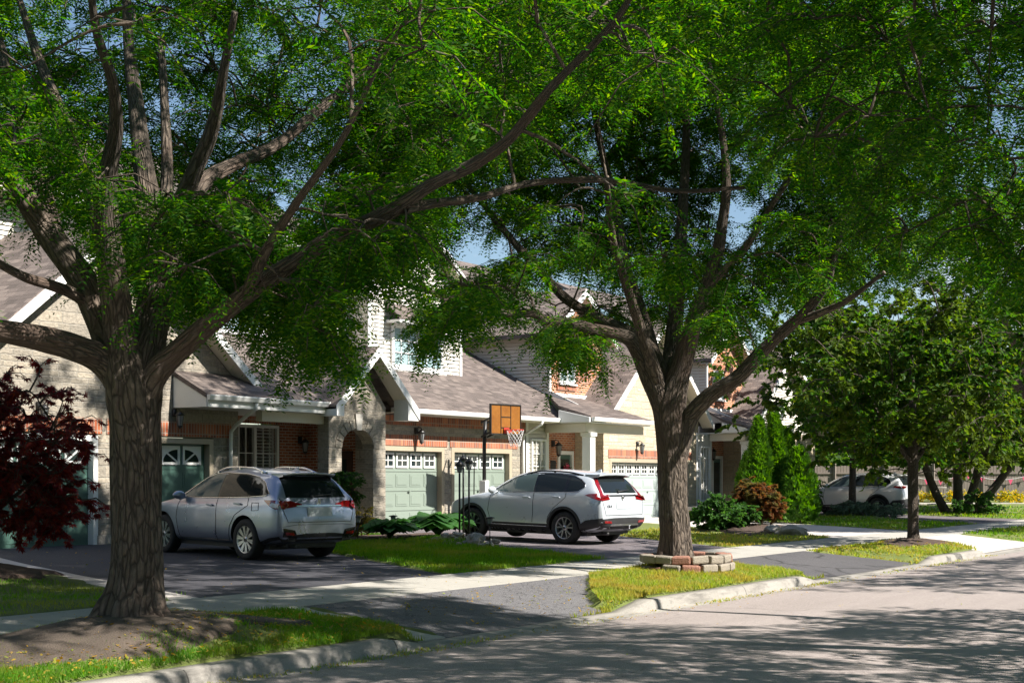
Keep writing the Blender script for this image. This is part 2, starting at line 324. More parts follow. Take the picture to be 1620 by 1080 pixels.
class MB:
    def __init__(s): s.v=[];s.f=[];s.m=[];s.sm=[];s.uv=None
    def add(s,vs,fs,m=0,smooth=False):
        b=len(s.v); s.v+= [tuple(x) for x in vs]
        for f in fs: s.f.append([i+b for i in f]); s.m.append(m); s.sm.append(smooth)
        return s
    def box(s,x0,x1,y0,y1,z0,z1,m=0):
        return s.add([(x0,y0,z0),(x1,y0,z0),(x1,y1,z0),(x0,y1,z0),(x0,y0,z1),(x1,y0,z1),(x1,y1,z1),(x0,y1,z1)],
          [(0,3,2,1),(4,5,6,7),(0,1,5,4),(1,2,6,5),(2,3,7,6),(3,0,4,7)],m)
    def prism(s,poly,axis,a0,a1,m=0):
        # poly: 2d points; axis 'y': (x,z), axis 'x': (y,z), axis 'z': (x,y)
        def P(p,a): return {'y':(p[0],a,p[1]),'x':(a,p[0],p[1]),'z':(p[0],p[1],a)}[axis]
        n=len(poly); ar=sum(poly[i][0]*poly[(i+1)%n][1]-poly[(i+1)%n][0]*poly[i][1] for i in range(n))
        if (ar<0)!=(axis=='y'): poly=poly[::-1]
        vs=[P(p,a0) for p in poly]+[P(p,a1) for p in poly]
        fs=[tuple(range(n))[::-1],tuple(range(n,2*n))]+[(i,(i+1)%n,n+(i+1)%n,n+i) for i in range(n)]
        return s.add(vs,fs,m)
    def bar(s,a,b,wx,wy,m=0,up=(0,0,1)):
        a=Vector(a);b=Vector(b);d=(b-a).normalized();u=Vector(up)
        x=d.cross(u)
        if x.length<1e-4: x=d.cross(Vector((1,0,0)))
        x.normalize(); y=x.cross(d)
        vs=[p+x*i*wx/2+y*j*wy/2 for p in (a,b) for i,j in ((-1,-1),(1,-1),(1,1),(-1,1))]
        return s.add(vs,[(0,1,2,3),(7,6,5,4),(0,4,5,1),(1,5,6,2),(2,6,7,3),(3,7,4,0)],m)
    def tube(s,pts,r,n=8,m=0,cap=True):
        pts=[Vector(p) for p in pts]; k=len(pts); rr=r if isinstance(r,(list,tuple)) else [r]*k
        vs=[];x=None
        for i,p in enumerate(pts):
            d=(pts[min(i+1,k-1)]-pts[max(i-1,0)]).normalized()
            if x is None: x=d.orthogonal().normalized()
            else: x=(x-d*x.dot(d)).normalized()
            y=d.cross(x)
            vs+=[p+(x*math.cos(2*math.pi*j/n)+y*math.sin(2*math.pi*j/n))*rr[i] for j in range(n)]
        fs=[(i*n+j,i*n+(j+1)%n,(i+1)*n+(j+1)%n,(i+1)*n+j) for i in range(k-1) for j in range(n)]
        if cap: fs+=[tuple(range(n))[::-1],tuple(range((k-1)*n,k*n))]
        return s.add(vs,fs,m,True)
    def lathe(s,prof,c=(0,0,0),n=16,m=0,axis='z'):
        vs=[]
        for r,h in prof:
            for j in range(n):
                a=2*math.pi*j/n; p=(r*math.cos(a),r*math.sin(a),h)
                if axis=='y': p=(p[0],p[2],p[1])
                vs.append((c[0]+p[0],c[1]+p[1],c[2]+p[2]))
        k=len(prof); fs=[]
        for i in range(k-1):
            for j in range(n):
                q=(i*n+j,i*n+(j+1)%n,(i+1)*n+(j+1)%n,(i+1)*n+j); fs.append(q[::-1] if axis=='y' else q)
        return s.add(vs,fs,m,True)
    def build(s,name,mats,parent=None,origin=None,loc=None,bevel=0,smooth_angle=None):
        me=bpy.data.meshes.new(name)
        o3=Vector((0,0,0))
        if origin is not None: o3=Vector(origin)
        elif parent is not None:
            q=parent
            while q.parent is not None: q=q.parent
            o3=ORI.get(q.name,o3) if q.name in ORI and not q.get('_local') else Vector((0,0,0))
        me.from_pydata([(x-o3.x,y-o3.y,z-o3.z) for x,y,z in s.v],[],s.f)
        me.polygons.foreach_set('material_index',s.m); me.polygons.foreach_set('use_smooth',s.sm)
        if not isinstance(mats,(list,tuple)): mats=[mats]
        for m in mats: me.materials.append(M[m] if isinstance(m,str) else m)
        me.update(); uvbox(me)
        o=bpy.data.objects.new(name,me); COL.objects.link(o)
        if parent is not None: o.parent=parent
        elif origin is not None: o.location=origin
        if bevel:
            b=o.modifiers.new('b','BEVEL'); b.width=bevel; b.segments=2; b.limit_method='ANGLE'
        return o
def npmesh(name,verts,nper,mats,parent=None,loc=(0,0,0),smooth=False):
    # verts (F,nper,3) separate polygons
    F=verts.shape[0]; me=bpy.data.meshes.new(name)
    me.vertices.add(F*nper); me.vertices.foreach_set('co',(verts-np.array(loc)).astype(np.float32).ravel())
    me.loops.add(F*nper); me.loops.foreach_set('vertex_index',np.arange(F*nper,dtype=np.int32))
    me.polygons.add(F); me.polygons.foreach_set('loop_start',np.arange(0,F*nper,nper,dtype=np.int32))
    try: me.polygons.foreach_set('loop_total',np.full(F,nper,dtype=np.int32))
    except Exception: pass
    me.update(calc_edges=True); me.materials.append(M[mats])
    o=bpy.data.objects.new(name,me); COL.objects.link(o)
    if parent is not None: o.parent=parent
    else: o.location=loc
    return o
# ------------------------------------------------------------------ ground
def sst(a,b,x):
    t=np.clip((x-a)/(b-a),0,1); return t*t*(3-2*t)
def gprof(y): return np.interp(y,[-40,-1.2,-1.0,-.95,9.1,9.12,9.3,11.5,13.1,17,23.5,32,80],[.2,.15,.15,0,0,.15,.16,.27,.30,.33,.43,.5,.6])
DROPS=[(12.25,16.5),(23.5,29.5),(34.1,40.4),(47.9,54.1)]
def kerbcap(x):
    h=np.full(np.shape(x),.155)
    for a,b in DROPS: h=np.minimum(h,.03+.125*np.clip(np.maximum(a-x,x-b)/.7,0,1))
    return h
MOUNDS=[(9.5,10.4,.24,1.5),(20.9,10.4,.13,1.7),(33,10.5,.12,1.4),(12.6,17.6,.22,1.1),(26.0,18.6,.2,.9),(36.9,16.3,.16,1.6),(50.5,18.3,.1,1.8)]
def gz(x,y):
    x=np.asarray(x,float);y=np.asarray(y,float)
    z=gprof(y)+.3*sst(60,70,x)*sst(9.3,16,y)
    bl=sst(9.2,9.9,y)*(1-sst(10.9,11.45,y))
    for mx_,my,h,r in MOUNDS:
        g=h*np.exp(-((x-mx_)**2+(y-my)**2)/r**2); z=z+(g*bl if my<11.5 else g)
    k=kerbcap(x); return np.where(y<11,np.minimum(z,k+np.maximum(0,y-9.36)*.118+.9*np.clip((k-.03)/.125,0,1)*np.clip((y-9.3)/.3,0,1)),z)
def inpoly(x,y,poly):
    x=np.asarray(x);y=np.asarray(y); c=np.zeros(x.shape,bool); n=len(poly)
    for i in range(n):
        x0,y0=poly[i];x1,y1=poly[(i+1)%n]
        if y0==y1: continue
        t=((y0>y)!=(y1>y))&(x<(x1-x0)*(y-y0)/(y1-y0)+x0); c^=t
    return c
def edge(pts,y): return float(np.interp(y,[p[1] for p in pts],[p[0] for p in pts]))
class Band:      # a paved strip between two x(y) edges
    def __init__(s,name,left,right,m,off=.0,zf=None,label=None): s.l=left;s.r=right;s.name=name;s.m=m;s.y0=left[0][1];s.y1=left[-1][1];s.zf=zf;s.off=off
    def poly(s): return s.l+s.r[::-1]
    def build(s):
        ny=max(2,int((s.y1-s.y0)/.35)); nx=14; mb=MB(); vs=[]
        for i in range(ny+1):
            y=s.y0+(s.y1-s.y0)*i/ny; a=edge(s.l,y);b=edge(s.r,y)
            for j in range(nx+1):
                x=a+(b-a)*j/nx; z=(s.zf(x,y) if s.zf else float(gprof(y)))+s.off
                vs.append((x,y,z))
        k=nx+1
        top=[(i*k+j,i*k+j+1,(i+1)*k+j+1,(i+1)*k+j) for i in range(ny) for j in range(nx)]
        mb.add(vs,top,0,True)
        # a short skirt so that the slab has an edge
        rim=[j for j in range(k)]+[i*k+nx for i in range(1,ny+1)]+[ny*k+j for j in range(nx-1,-1,-1)]+[i*k for i in range(ny-1,0,-1)]
        n=len(rim); sv=[vs[i] for i in rim]+[(vs[i][0],vs[i][1],vs[i][2]-.12) for i in rim]
        mb.add(sv,[(i,n+i,n+(i+1)%n,(i+1)%n) for i in range(n)])
        o=mb.build(s.name,s.m); tag(o,kind='structure'); return o
def apz(x,y): return float(np.interp(y,[9.1,9.35,11.5],[.028,.035,.272]))
GARY=23.62
D1=Band('driveway',[(12.7,13.1),(15.3,19.9),(16.9,GARY)],[(17.9,13.1),(20.4,17.0),(23.0,21.4),(23.9,GARY)],'drive',.006)
D1B=Band('driveway_border',[(12.25,13.1),(14.85,19.9),(16.2,GARY)],[(12.695,13.1),(15.295,19.9),(16.895,GARY)],'lightdrive',.012)
D2=Band('driveway',[(23.0,13.1),(24.7,16),(26.1,19),(29.0,GARY)],[(28.4,13.1),(31.2,17),(36.0,GARY)],'drive2',.006)
D3=Band('driveway',[(34.6,13.1),(41.2,GARY)],[(40.4,13.1),(47.4,GARY)],'lightdrive',.006)
D4=Band('driveway',[(48,13.1),(53.0,GARY)],[(54,13.1),(59.2,GARY)],'drive2',.006)
A1=Band('driveway_apron',[(12.8,9.36),(12.8,11.5)],[(16.3,9.36),(17.6,10.3),(19.6,11.5)],'apron',0,apz)
A1B=Band('apron_border',[(12.3,9.36),(12.3,11.5)],[(12.795,9.36),(12.795,11.5)],'walk',.006,apz)
A2=Band('driveway_apron',[(23.7,9.36),(24.1,11.5)],[(29.4,9.36),(28.6,11.5)],'apron2',0,apz)
A3=Band('driveway_apron',[(34.3,9.36),(34.6,11.5)],[(40.2,9.36),(39.6,11.5)],'lightdrive',0,apz)
A4=Band('driveway_apron',[(48.0,9.36),(48.3,11.5)],[(54,9.36),(53.6,11.5)],'drive2',0,apz)
SW=Band('sidewalk',[(-20,11.5),(-20,13.1)],[(95,11.5),(95,13.1)],'walk',.012)
BANDS=[D1,D1B,D2,D3,D4,A1,A1B,A2,A3,A4,SW]
def swbuild():
    mb=MB(); x=-20
    while x<95:
        n=3; x1=x+1.48
        vs=[]; 
        for yy in (11.5,13.095):
            for xx in (x,x1): vs.append((xx,yy,float(gprof(yy))+.012))
        mb.add(vs+[(a,b,c-.12) for a,b,c in vs],[(0,1,3,2),(0,4,5,1),(1,5,7,3),(3,7,6,2),(2,6,4,0)]); x+=1.492
    o=mb.build('sidewalk','walk'); tag(o,kind='structure')
for b in BANDS:
    if b is SW: swbuild()
    else: b.build()
def paved(x,y,grow=0):
    c=np.zeros(np.shape(x),bool)
    for b in BANDS: c|=inpoly(x,y,b.poly())
    return c
def sheet(name,x0,x1,y0,y1,step,zf,m,kind='structure'):
    xs=np.arange(x0,x1+1e-6,step);ys=np.arange(y0,y1+1e-6,step); X,Y=np.meshgrid(xs,ys); Z=zf(X,Y)
    vs=np.stack([X,Y,Z],-1).reshape(-1,3); nx=len(xs)
    i=np.arange((len(ys)-1)*(nx-1)); r=i//(nx-1);c=i%(nx-1); a=r*nx+c
    fs=np.stack([a,a+1,a+nx+1,a+nx],1)
    me=bpy.data.meshes.new(name); me.from_pydata(vs.tolist(),[],fs.tolist()); me.polygons.foreach_set('use_smooth',[True]*len(fs)); me.materials.append(M[m])
    o=bpy.data.objects.new(name,me); COL.objects.link(o); tag(o,kind=kind); return o
def lawnz(X,Y):
    z=gz(X,Y)+.03*noise_np(X,Y)
    return np.where(paved(X,np.maximum(Y,9.45)),z-.1,np.where(Y<9.4,z-.05,z+.018))
def noise_np(X,Y):
    return .5*np.sin(X*1.7+Y*.6)*np.sin(Y*1.3-X*.4)+.3*np.sin(X*4.1-Y*3.3)*np.sin(Y*4.7+X)
sheet('lawn',-2,75,9.33,24.53,.2,lawnz,'turf')
# ground out to the horizon, with a hole where the street scene stands above it
mb=MB(); g0,g1,h0,h1=-2,75,9.5,24.3
mb.box(-700,900,-700,900,-1.0,-.12); o=mb.build('ground','field'); tag(o,kind='structure')
mb=MB(); mb.add([(-200,24.3,.42),(300,24.3,.42),(300,400,.7),(-200,400,.7)],[(0,1,2,3)]); o=mb.build('back_yards','field'); tag(o,kind='structure')
mb=MB(); mb.add([(74.9,9.3,.14),(300,9.3,.2),(300,26,.75),(74.9,26,.73)],[(0,1,2,3)]); mb.add([(-200,9.3,.15),(-1.9,9.3,.15),(-1.9,24.5,.43),(-200,24.5,.43)],[(0,1,2,3)]); mb.add([(-200,-60,.2),(300,-60,.2),(300,-1.2,.13),(-200,-1.2,.13)],[(0,1,2,3)]); o=mb.build('far_lawn','field'); tag(o,kind='structure')
# street: slightly crowned
mb=MB(); vs=[];K=[-1.1,1,4,7,8.75,9.0]; Zs=[-.0,.05,.075,.05,.012,.0]
xs=list(np.arange(-200,-20,20))+list(np.arange(-20,120,2.0))+list(np.arange(120,320,20))
for x in xs:
    for y,z in zip(K,Zs): vs.append((x,y,z))
k=len(K); mb.add(vs,[(i*k+j,(i+1)*k+j,(i+1)*k+j+1,i*k+j+1) for i in range(len(xs)-1) for j in range(k-1)],0,True)
o=mb.build('road','road'); tag(o,kind='structure')
# kerb with drops at the driveways
DROPS=[(12.25,16.5),(23.5,29.5),(34.1,40.4),(47.9,54.1)]
def kerbh(x):
    h=.155
    for a,b in DROPS:
        if x<a: t=(a-x)/.7
        elif x>b: t=(x-b)/.7
        else: t=0
        h=min(h,.03+.125*min(1,max(0,t)))
    return h
mb=MB(); xs=sorted(set(list(np.arange(-20,95,.25))+[v for a,b in DROPS for v in (a-.7,a,b,b+.7)])); vs=[]
for x in xs:
    h=kerbh(x)*.94+.0015*math.sin(x*2.1); y=9.12+.005*math.sin(x*.9)
    for yy,zz in ((y-.26,.004),(y-.02,.012),(y+.0,h*.55),(y+.025,h-.022),(y+.055,h),(y+.22,h+.004),(y+.25,h-.05)): vs.append((x,yy,zz))
k=7; mb.add(vs,[(i*k+j,(i+1)*k+j,(i+1)*k+j+1,i*k+j+1) for i in range(len(xs)-1) for j in range(k-1)],0,True)
o=mb.build('curb','curb'); tag(o,kind='structure')
mb=MB(); mb.box(-200,300,-1.28,-1.1,-.05,.15); o=mb.build('curb','curb'); tag(o,kind='structure')
# dark bark mulch patches: low mounds that follow the ground
def patchmesh(name,cx,cy,rx,ry,m,lift=.03,seed=1,rz=0):
    rnd=random.Random(seed); mb=MB(); n=40; rings=9; vs=[(cx,cy,float(gz(cx,cy))+lift+.03)]
    off=[rnd.uniform(0,6) for _ in range(3)]
    for r in range(1,rings+1):
        t=r/rings
        for j in range(n):
            a=2*math.pi*j/n; q=1+.16*math.sin(3*a+off[0])+.1*math.sin(5*a+off[1])+.05*math.sin(11*a+off[2])
            dx=rx*q*t*math.cos(a);dy=ry*q*t*math.sin(a); x=cx+dx*math.cos(rz)-dy*math.sin(rz); y=cy+dx*math.sin(rz)+dy*math.cos(rz)
            if cy<11.4: y=min(max(y,9.45),11.46)
            z=float(gz(x,y))+ (lift+.03*(1-t))*(1 if t<.95 else -.6)+rnd.uniform(-.008,.012)*(t<.95)
            vs.append((x,y,z))
    fs=[(0,1+j,1+(j+1)%n) for j in range(n)]+[(1+(r-1)*n+j,1+r*n+j,1+r*n+(j+1)%n,1+(r-1)*n+(j+1)%n) for r in range(1,rings) for j in range(n)]
    mb.add(vs,fs,0,True); o=mb.build(name,m); tag(o,kind='structure'); return o
patchmesh('bare_soil',9.2,10.4,2.4,.85,'soil',.035,3)
patchmesh('mulch_bed',12.5,17.7,1.5,1.4,'mulch',.04,4)
patchmesh('mulch_bed',36.6,16.2,2.6,1.5,'mulch',.04,5,.3)
patchmesh('mulch_bed',33,10.5,1.6,.75,'mulch',.04,6)
patchmesh('mulch_bed',26.6,21.0,2.4,1.1,'mulch',.03,7,.1)
# ------------------------------------------------------------------ grass blades (uncountable)
CAMV=np.array([0,0,1.8])
def blades(name,x0,x1,y0,y1,n,m,hmin,hmax,wd,poly=None,excl=(),gate=None):
    x=RNG.uniform(x0,x1,n);y=RNG.uniform(y0,y1,n)
    keep=~paved(x,y)
    if poly is not None: keep&=inpoly(x,y,poly)
    for cx,cy,rx,ry in excl: 
        rr=((x-cx)/rx)**2+((y-cy)/ry)**2; keep&=(rr>1)|(RNG.random(n)<.12*np.clip(rr*2-.6,0,1))
    d=np.hypot(x,y); keep&=RNG.random(n)<np.clip((13/d)**1.3,0,1)
    if gate is not None: keep&=gate(x,y)
    x=x[keep];y=y[keep];d=d[keep];n=len(x)
    z=gz(x,y)+.03*noise_np(x,y)+.005
    h=RNG.uniform(hmin,hmax,n)*(.75+.5*np.sin(x*1.9+y*2.3)**2); a=RNG.uniform(0,2*np.pi,n); wv=wd*np.clip(d/13,1,3)*RNG.uniform(.7,1.3,n)
    lean=RNG.uniform(.1,.75,n)*h; b=RNG.uniform(0,2*np.pi,n)
    c,s=np.cos(a)*wv,np.sin(a)*wv
    base=np.stack([x,y,z],1); t=np.stack([x+np.cos(b)*lean,y+np.sin(b)*lean,z+h],1)
    o=np.stack([c,s,0*c],1)
    return npmesh(name,np.stack([base-o,base+o,t],1),3,m)
lw=[]
lw.append(blades('grass',5,12.4,9.34,11.45,70000,'grass',.03,.08,.005,excl=[(9.3,10.35,2.2,.85)]))
lw.append(blades('grass',6.8,11.6,9.5,11.4,26000,'grass',.02,.06,.006,gate=lambda x,y:(np.sin(x*5.3+y*3)*np.sin(y*6.1-x*2.2)>.18)))
lw.append(blades('grass',7,13,13.15,20,30000,'grass',.03,.07,.005,excl=[(12.5,17.7,1.4,1.3)]))
lw.append(blades('grass',17,29,13.12,22.5,190000,'grass',.04,.10,.006,poly=[(18,13.12),(23,13.12),(24.7,16),(26.1,19),(28,22.4),(23.4,22.4),(20.5,17)],excl=[(26.6,21,2.3,1.0),(26.0,18.6,.8,.6)]))
lw.append(blades('grass',40,50,13.12,20,30000,'grass',.05,.11,.008))
lw.append(blades('grass',54,66,13.12,22,30000,'grass',.05,.12,.012))
lw.append(blades('grass',40,48,9.35,11.45,9000,'grass',.05,.1,.009))
for o in lw: tag(o,'blades of green lawn grass between the paved strips','grass',kind='stuff')
lw=[blades('dry_grass',15.5,24.2,9.34,11.46,110000,'drygrass',.03,.085,.0055),
    blades('dry_grass',28.5,36,13.12,19,38000,'drygrass',.03,.08,.007,excl=[(36.6,16.2,2.3,1.4)]),
    blades('dry_grass',28.6,34.6,9.34,11.46,22000,'drygrass',.03,.08,.007,excl=[(33,10.5,1.4,.7)])]
for o in lw: tag(o,'yellowing grass blades beside the street','grass',kind='stuff')
lw=[blades('gutter_grass',8,34,8.85,9.08,5200,'drygrass',.01,.045,.006,gate=lambda x,y:(np.sin(x*1.7)+np.sin(x*.63+1)+RNG.normal(0,.5,x.shape)>.35)),
    blades('gutter_grass',7,13,8.86,9.05,900,'grass',.02,.07,.006,gate=lambda x,y:np.abs(x-10.6)<.5)]
for o in lw:
    o.location.z-=.0; tag(o,'weeds and clippings caught in the gutter','weeds',kind='stuff')
def litter(name,n,x0,x1,y0,y1,s,m='litter',zf=None,gate=None):
    x=RNG.uniform(x0,x1,n);y=RNG.uniform(y0,y1,n)
    if gate is not None:
        k=gate(x,y); x=x[k];y=y[k]; n=len(x)
    z=(zf(x,y) if zf else gz(x,y)+.03*noise_np(x,y)+.03)+RNG.uniform(.002,.03,n)
    a=RNG.uniform(0,6.28,n); s_=s*RNG.uniform(.5,1.3,n); t=RNG.normal(0,.35,(n,2))
    u=np.stack([np.cos(a),np.sin(a),t[:,0]],1)*s_[:,None]; v=np.stack([-np.sin(a),np.cos(a),t[:,1]],1)*(s_*.42)[:,None]; p=np.stack([x,y,z],1)
    return npmesh(name,np.stack([p-u,p-v,p+u,p+v],1),4,m)
def drz(x,y): return np.interp(y,[9.1,9.35,11.5],[.03,.037,.272])
def rdz(x,y): return np.interp(y,K,Zs)+.004
lw=[litter('fallen_leaves',3200,6.5,12.2,9.35,11.4,.024),litter('fallen_leaves',1500,16.5,23.5,9.4,11.4,.02,gate=lambda x,y:~paved(x,y)),
    litter('fallen_leaves',900,28.6,35,13.2,18,.025,gate=lambda x,y:~paved(x,y)),litter('fallen_leaves',900,29,34,9.4,11.4,.025,gate=lambda x,y:~paved(x,y)),
    litter('fallen_leaves',350,13,19,9.4,11.4,.022,zf=drz,gate=lambda x,y:paved(x,y)),litter('fallen_leaves',250,13,23,13.2,22,.022,zf=lambda x,y:gprof(y)+.008,gate=lambda x,y:inpoly(x,y,D1.poly())),
    litter('fallen_leaves',2200,6,34,8.5,9.06,.018,zf=rdz,gate=lambda x,y:RNG.random(x.shape)<np.clip((y-8.45)/.6,0,1)**2),
    litter('fallen_leaves',260,6,30,3,8.6,.016,zf=rdz),litter('fallen_leaves',160,8,24,11.6,13,.018,zf=lambda x,y:gprof(y)+.014)]
for o in lw: tag(o,'scattered small yellow leaves','fallen leaves',kind='stuff')
# ------------------------------------------------------------------ trees
def crom(pts,sub):
    P=[np.array(p,float) for p in pts]; P=[2*P[0]-P[1]]+P+[2*P[-1]-P[-2]]; out=[]
    for i in range(1,len(P)-2):
        for k in range(sub):
            t=k/sub; a,b,c,d=P[i-1],P[i],P[i+1],P[i+2]
            q=.5*((2*b)+(-a+c)*t+(2*a-5*b+4*c-d)*t*t+(-a+3*b-3*c+d)*t**3); q[3]=max(q[3],.008); out.append(q)
    out.append(P[-2]); return out
class Wood:
    def __init__(s): s.v=[];s.f=[];s.uv=[]
    def limb(s,pts,n,sub=6,rough=.06,flare=0):
        pp=crom(pts,sub) if len(pts)>2 else [np.array(p) for p in pts]; k=len(pp); x=None; base=len(s.v); ln=0; rows=[]
        ph=random.uniform(0,6)
        for i,p in enumerate(pp):
            d=Vector(pp[min(i+1,k-1)][:3]-pp[max(i-1,0)][:3]).normalized()
            if x is None: x=d.orthogonal().normalized() if abs(d.z)<.95 else Vector((1,0,0))
            x=(x-d*x.dot(d)).normalized(); y=d.cross(x)
            if i: ln+=float(np.linalg.norm(p[:3]-pp[i-1][:3]))
            c=Vector(p[:3]); r=p[3]
            for j in range(n):
                a=2*math.pi*j/n; dr=x*math.cos(a)+y*math.sin(a); q=c+dr*r
                rr=r
                if rough and r>.03:
                    e=noise.noise(Vector((q.x*5,q.y*5,q.z*1.5+ph)))+.5*noise.noise(Vector((math.cos(a)*7,math.sin(a)*7,ln*1.6+ph)))
                    rr=r*(1+rough*e)
                    if r>.2: rr+=.022*(abs(noise.noise(Vector((math.cos(a)*6.5,math.sin(a)*6.5,ln*.9+ph))))*2-.5)
                if flare: 
                    g=max(0,1-ln/flare); rr*=1+.22*g*g*math.sin(5*a+ph)+.1*g*g*math.sin(8*a)
                s.v.append(tuple(c+dr*rr)); 
            rows.append(ln)
        rm=max(p[3] for p in pp)
        for i in range(k-1):
            for j in range(n):
                s.f.append((base+i*n+j,base+i*n+(j+1)%n,base+(i+1)*n+(j+1)%n,base+(i+1)*n+j))
                a0,a1=j/n*6.28*min(rm,.3),(j+1)/n*6.28*min(rm,.3)
                s.uv+=[(a0,rows[i]),(a1,rows[i]),(a1,rows[i+1]),(a0,rows[i+1])]
        s.f.append(tuple(base+(k-1)*n+j for j in range(n))); s.uv+=[(0,0)]*n
    def build(s,name,m,parent):
        o3=ORI[parent.name]; me=bpy.data.meshes.new(name); me.from_pydata([(a-o3.x,b-o3.y,c-o3.z) for a,b,c in s.v],[],s.f)
        l=me.uv_layers.new(name='UVMap'); l.data.foreach_set('uv',np.array(s.uv,np.float32).ravel())
        me.polygons.foreach_set('use_smooth',[True]*len(s.f)); me.materials.append(M[m]); o=bpy.data.objects.new(name,me); COL.objects.link(o); o.parent=parent; return o
def parse(t): return [tuple(int(c)/10 for c in q.split(',')) for q in t.split()]
def unit(n): 
    v=RNG.normal(0,1,(n,3)); return v/np.linalg.norm(v,axis=1)[:,None]
def locust_leaves(P,D,length,nl,lw,ll):
    """pinnate leaves: P (n,3) bases, D (n,3) directions; nl pairs of leaflets each -> quads"""
    n=len(P); D=D/np.linalg.norm(D,axis=1)[:,None]
    up=unit(n)*.38+np.array([0,0,1.0]); S=np.cross(D,up); S/=np.linalg.norm(S,axis=1)[:,None]+1e-9; U=np.cross(S,D)
    out=[]; Ln=length*RNG.uniform(.7,1.25,n)
    for k in range(nl):
        t=(k+.7)/nl
        c=P+D*(Ln*t)[:,None]-np.array([0,0,1])*(Ln*.35*t*t)[:,None]
        sz=ll*(1-.45*abs(t-.45))*RNG.uniform(.8,1.2,n)
        for sg in (-1,1):
            d=S*sg*.86+D*.42-U*.12+RNG.normal(0,.09,(n,3)); d/=np.linalg.norm(d,axis=1)[:,None]
            wv=np.cross(d,U+RNG.normal(0,.3,(n,3))); wv/=np.linalg.norm(wv,axis=1)[:,None]
            a=c; m_=c+d*(sz*.5)[:,None]; e=c+d*sz[:,None]; ww=wv*(sz*lw)[:,None]
            out.append(np.stack([a,m_-ww,e,m_+ww],1))
    return np.concatenate(out,0)
def grow(clumps,nodes,wood,twn,tl,per,seed,rad=.5,twig_r=.006,thin=1):
    """thin boughs from the limbs to each clump, twigs in the clump; returns leaf bases and directions"""
    rnd=random.Random(seed); NP=np.array([q[:3] for q in nodes]); bases=[];dirs=[]
    order=sorted(clumps,key=lambda c:np.min(np.linalg.norm(NP-np.array(c),axis=1)))
    pts=[tuple(q) for q in NP]; 
    for c in order:
        c=np.array(c); A=np.array(pts); dd=np.linalg.norm(A-c,axis=1)+.5*np.maximum(0,A[:,2]-c[2]); i=int(np.argmin(dd)); a=A[i]
        L_=np.linalg.norm(c-a)
        mid=(a+c)/2+np.array([rnd.gauss(0,.12),rnd.gauss(0,.12),.16])*min(1,L_)
        q=[(*a,.012+.006*L_),(*mid,.011+.004*L_),(*c,.007)]
        if wood is not None: wood.limb(q,5,3,0)
        pts.append(tuple(c)); pts.append(tuple(mid))
        out=(c-a)/(L_+1e-6)
        for k in range(twn):
            az=rnd.uniform(0,6.283); d=np.array([math.cos(az),math.sin(az),rnd.uniform(-.75,.5)])+out*.5; d/=np.linalg.norm(d)
            tlk=tl*rnd.uniform(.6,1.2); e=c+d*tlk+np.array([0,0,-.22*tlk]); m_=c+d*tlk*.5+np.array([0,0,.05])
            if wood is not None: wood.limb([(*c,twig_r),(*m_,twig_r*.8),(*e,twig_r*.5)],3,1,0)
            for _ in range(per):
                t=rnd.random()**.8; b=(1-t)**2*c+2*t*(1-t)*m_+t*t*e
                bases.append(b); v=d*.8+np.array([rnd.gauss(0,.6),rnd.gauss(0,.6),rnd.gauss(-.32,.32)]); dirs.append(v)
    return np.array(bases),np.array(dirs)
def locust(name,label,limbs,cl,cl_out,base,seed,leaf,twn=6,per=11,ns=(64,24)):
    t=thing(name,base,label,'tree','honey locust trees along the boulevard'); wd=Wood()
    nodes=[]
    for i,l in enumerate(limbs):
        wd.limb(l,ns[0] if i==0 else (ns[1] if max(p[3] for p in l)>.1 else 12),14 if i==0 else 7,.07,.9 if i==0 else 0)
        if i: nodes+= [q for q in crom(l,4) if q[2]>base[2]+2.6]
    V=np.zeros((0,4,3))
    if cl:
        P,D=grow(cl,nodes,wd,twn,.62,per,seed); V=locust_leaves(P,D,*leaf)
    if cl_out:
        P2,D2=grow(cl_out,nodes+[(*c,0) for c in cl],wd,4,.8,4,seed+1)
        V2=locust_leaves(P2,D2,.5,3,.26,.20); V=np.concatenate([V,V2],0)
    wd.build('trunk','bark',t); npmesh('foliage',V,4,'locust',t,base)
    return t
